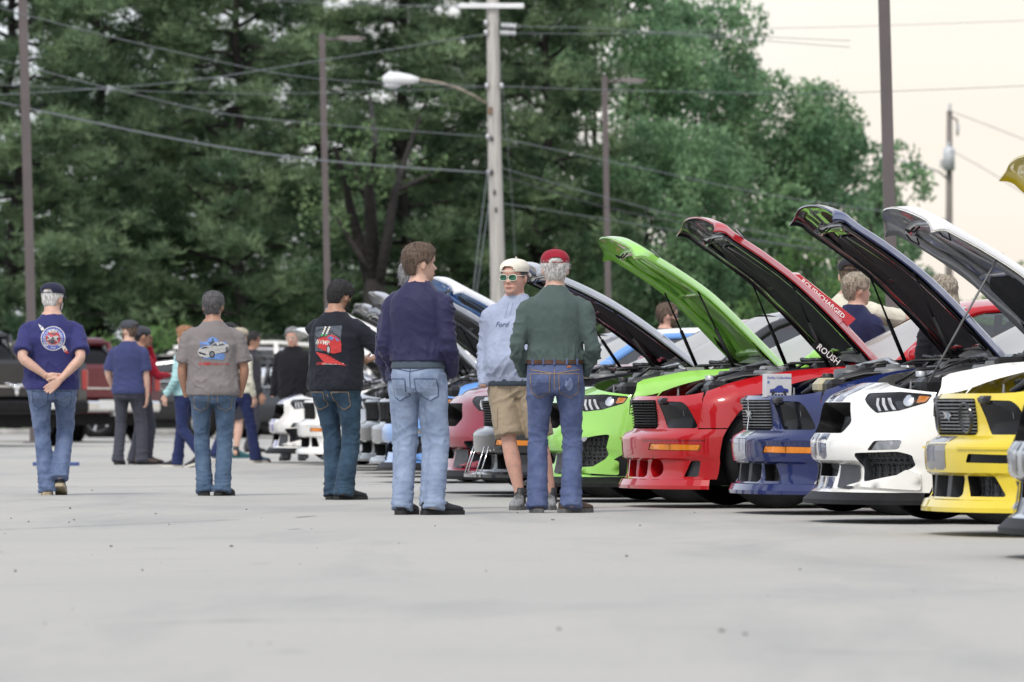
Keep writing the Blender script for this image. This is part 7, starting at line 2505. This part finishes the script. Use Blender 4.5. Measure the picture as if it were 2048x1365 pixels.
# ------------------------------------------------------------------ lettering and small things on the cars
def flat_text(txt, size, m, parent, M, name='lettering'):
    V, F = text_mesh(txt, size)
    return obj(name, [M @ Vector((x, y, 0)) for x, y in V], F, m, parent, smooth=False)

# supercharger scoop with lettering on the red hood, and the lettered strut plate
C, sh, bp, hroot, htop, L = CARS['red']
sc = MB()
P0 = [htop(.22, v) for v in (.42, .78)] + [htop(.56, v) for v in (.46, .72)]
V = [P0[0] + Vector((0, 0, -.01)), P0[1] + Vector((0, 0, -.01)), P0[3] + Vector((0, 0, -.01)), P0[2] + Vector((0, 0, -.01)),
     P0[0] + Vector((.0, .02, .085)), P0[1] + Vector((0, -.04, .085)), P0[3] + Vector((-.05, -.02, .045)), P0[2] + Vector((-.05, .02, .045))]
for sd in (1, -1):
    obj('hood_scoop', [(p.x, p.y * sd, p.z) for p in V], [(0, 1, 5, 4), (1, 2, 6, 5), (2, 3, 7, 6), (3, 0, 4, 7), (4, 5, 6, 7)], RED, hroot, smooth=False)
a = V[1].lerp(V[5], .45); b = V[2].lerp(V[6], .45)
xd = (a - b).normalized(); zd = (V[5] - V[1]); zd = (zd - xd * zd.dot(xd)).normalized(); nd = xd.cross(zd)
if nd.y < 0: nd = -nd
M = Matrix.Translation((a + b) / 2 + nd * .004) @ Matrix((xd, zd, xd.cross(zd))).transposed().to_4x4()
flat_text('ROUSHCHARGED', .050, WHITEV, hroot, M)
for nm, off in (('ROUSH', .70),):
    pl = MB(); q0 = Vector((-.50, off + .03, 1.00)); q1 = Vector((-.30, off + .03, 1.16))
    d = (q0 - q1).normalized(); up = Vector((0, 1, 0)).cross(d).normalized()
    if up.z < 0: up = -up
    Vp = [q0 - up * .03, q1 - up * .03, q1 + up * .03, q0 + up * .03]
    obj('strut_plate', [Vector(v) for v in Vp] + [Vector(v) + Vector((0, -.008, 0)) for v in Vp], [(0, 1, 2, 3), (7, 6, 5, 4), (0, 4, 5, 1), (1, 5, 6, 2), (2, 6, 7, 3), (3, 7, 4, 0)], BLACKP, C, smooth=False)
    Mt = Matrix.Translation((q0 + q1) / 2 + Vector((0, .004, 0))) @ Matrix((d, up, d.cross(up))).transposed().to_4x4()
    flat_text('ROUSH', .060, WHITEV, C, Mt)

# boxed model car standing on the blue car's radiator cover
bx = empty('display_box', at(1554, 780, 43.15), radians(14))
bx.location.z = .776
MB().box((0, 0, .078), (.180, .075, .156), bev=.002).build('carton', mat('carton_grey', (.58, .58, .60), .5, var=.05, scale=9), bx, smooth=False)
def bxp(name, poly, m, d=.0395):
    V2, F = cdt(poly, (), .05); return obj(name, [(x, -d, z) for x, z in V2], F, m, bx, smooth=False)
bxp('picture_car', [(-.062, .030), (-.060, .052), (-.030, .058), (-.005, .078), (.022, .080), (.035, .060), (.066, .054), (.068, .032)], paint('print_car_blue', (.03, .05, .26)))
for x in (-.038, .042): bxp('picture_wheel', ellipse(x, .032, .012, .012, 14), PR_K, .0400)
for i in range(5): bxp('picture_tile', [(-.05 + i * .022, .006), (-.034 + i * .022, .006), (-.034 + i * .022, .022), (-.05 + i * .022, .022)], NAVYS)
bxp('picture_badge', [(-.078, .092), (-.064, .092), (-.064, .110), (-.078, .110)], PR_LB)
flat_text('Shelby Collectibles', .022, PR_B, bx, Matrix.Translation((0.005, -.0398, .130)) @ Matrix.Rotation(radians(90), 4, 'X'))
tag(bx, 'boxed toy car with blue car picture standing on the deep blue car', 'box')

# blue steel sign base lying on the tarmac behind the first man
sb = empty('sign_base', (gp(112, 932)[0], gp(112, 932)[1], 0), radians(4))
BLP = mat('blue_steel_paint', (.045, .075, .24), .5, var=.15, scale=8)
MB().box((0, 0, .022), (.56, .09, .044), bev=.006).build('foot_bar', BLP, sb, smooth=False)
MB().box((-.13, .12, .045), (.16, .09, .09), bev=.006).build('socket_block', BLP, sb, smooth=False)
tag(sb, 'flat blue steel sign base on the ground behind the navy shirted man', 'sign base')

# a small round badge on the lime and red hoods
for nm, mm in (('green', GREYS), ('red', SILVS)):
    C, sh, bp, hroot, htop, L = CARS[nm]
    p = htop(.88, .90); mb = MB(); mb.ell(p + Vector((0, 0, .012)), (.05, .02, .006), 12, 6); mb.build('hood_badge', mm, hroot)
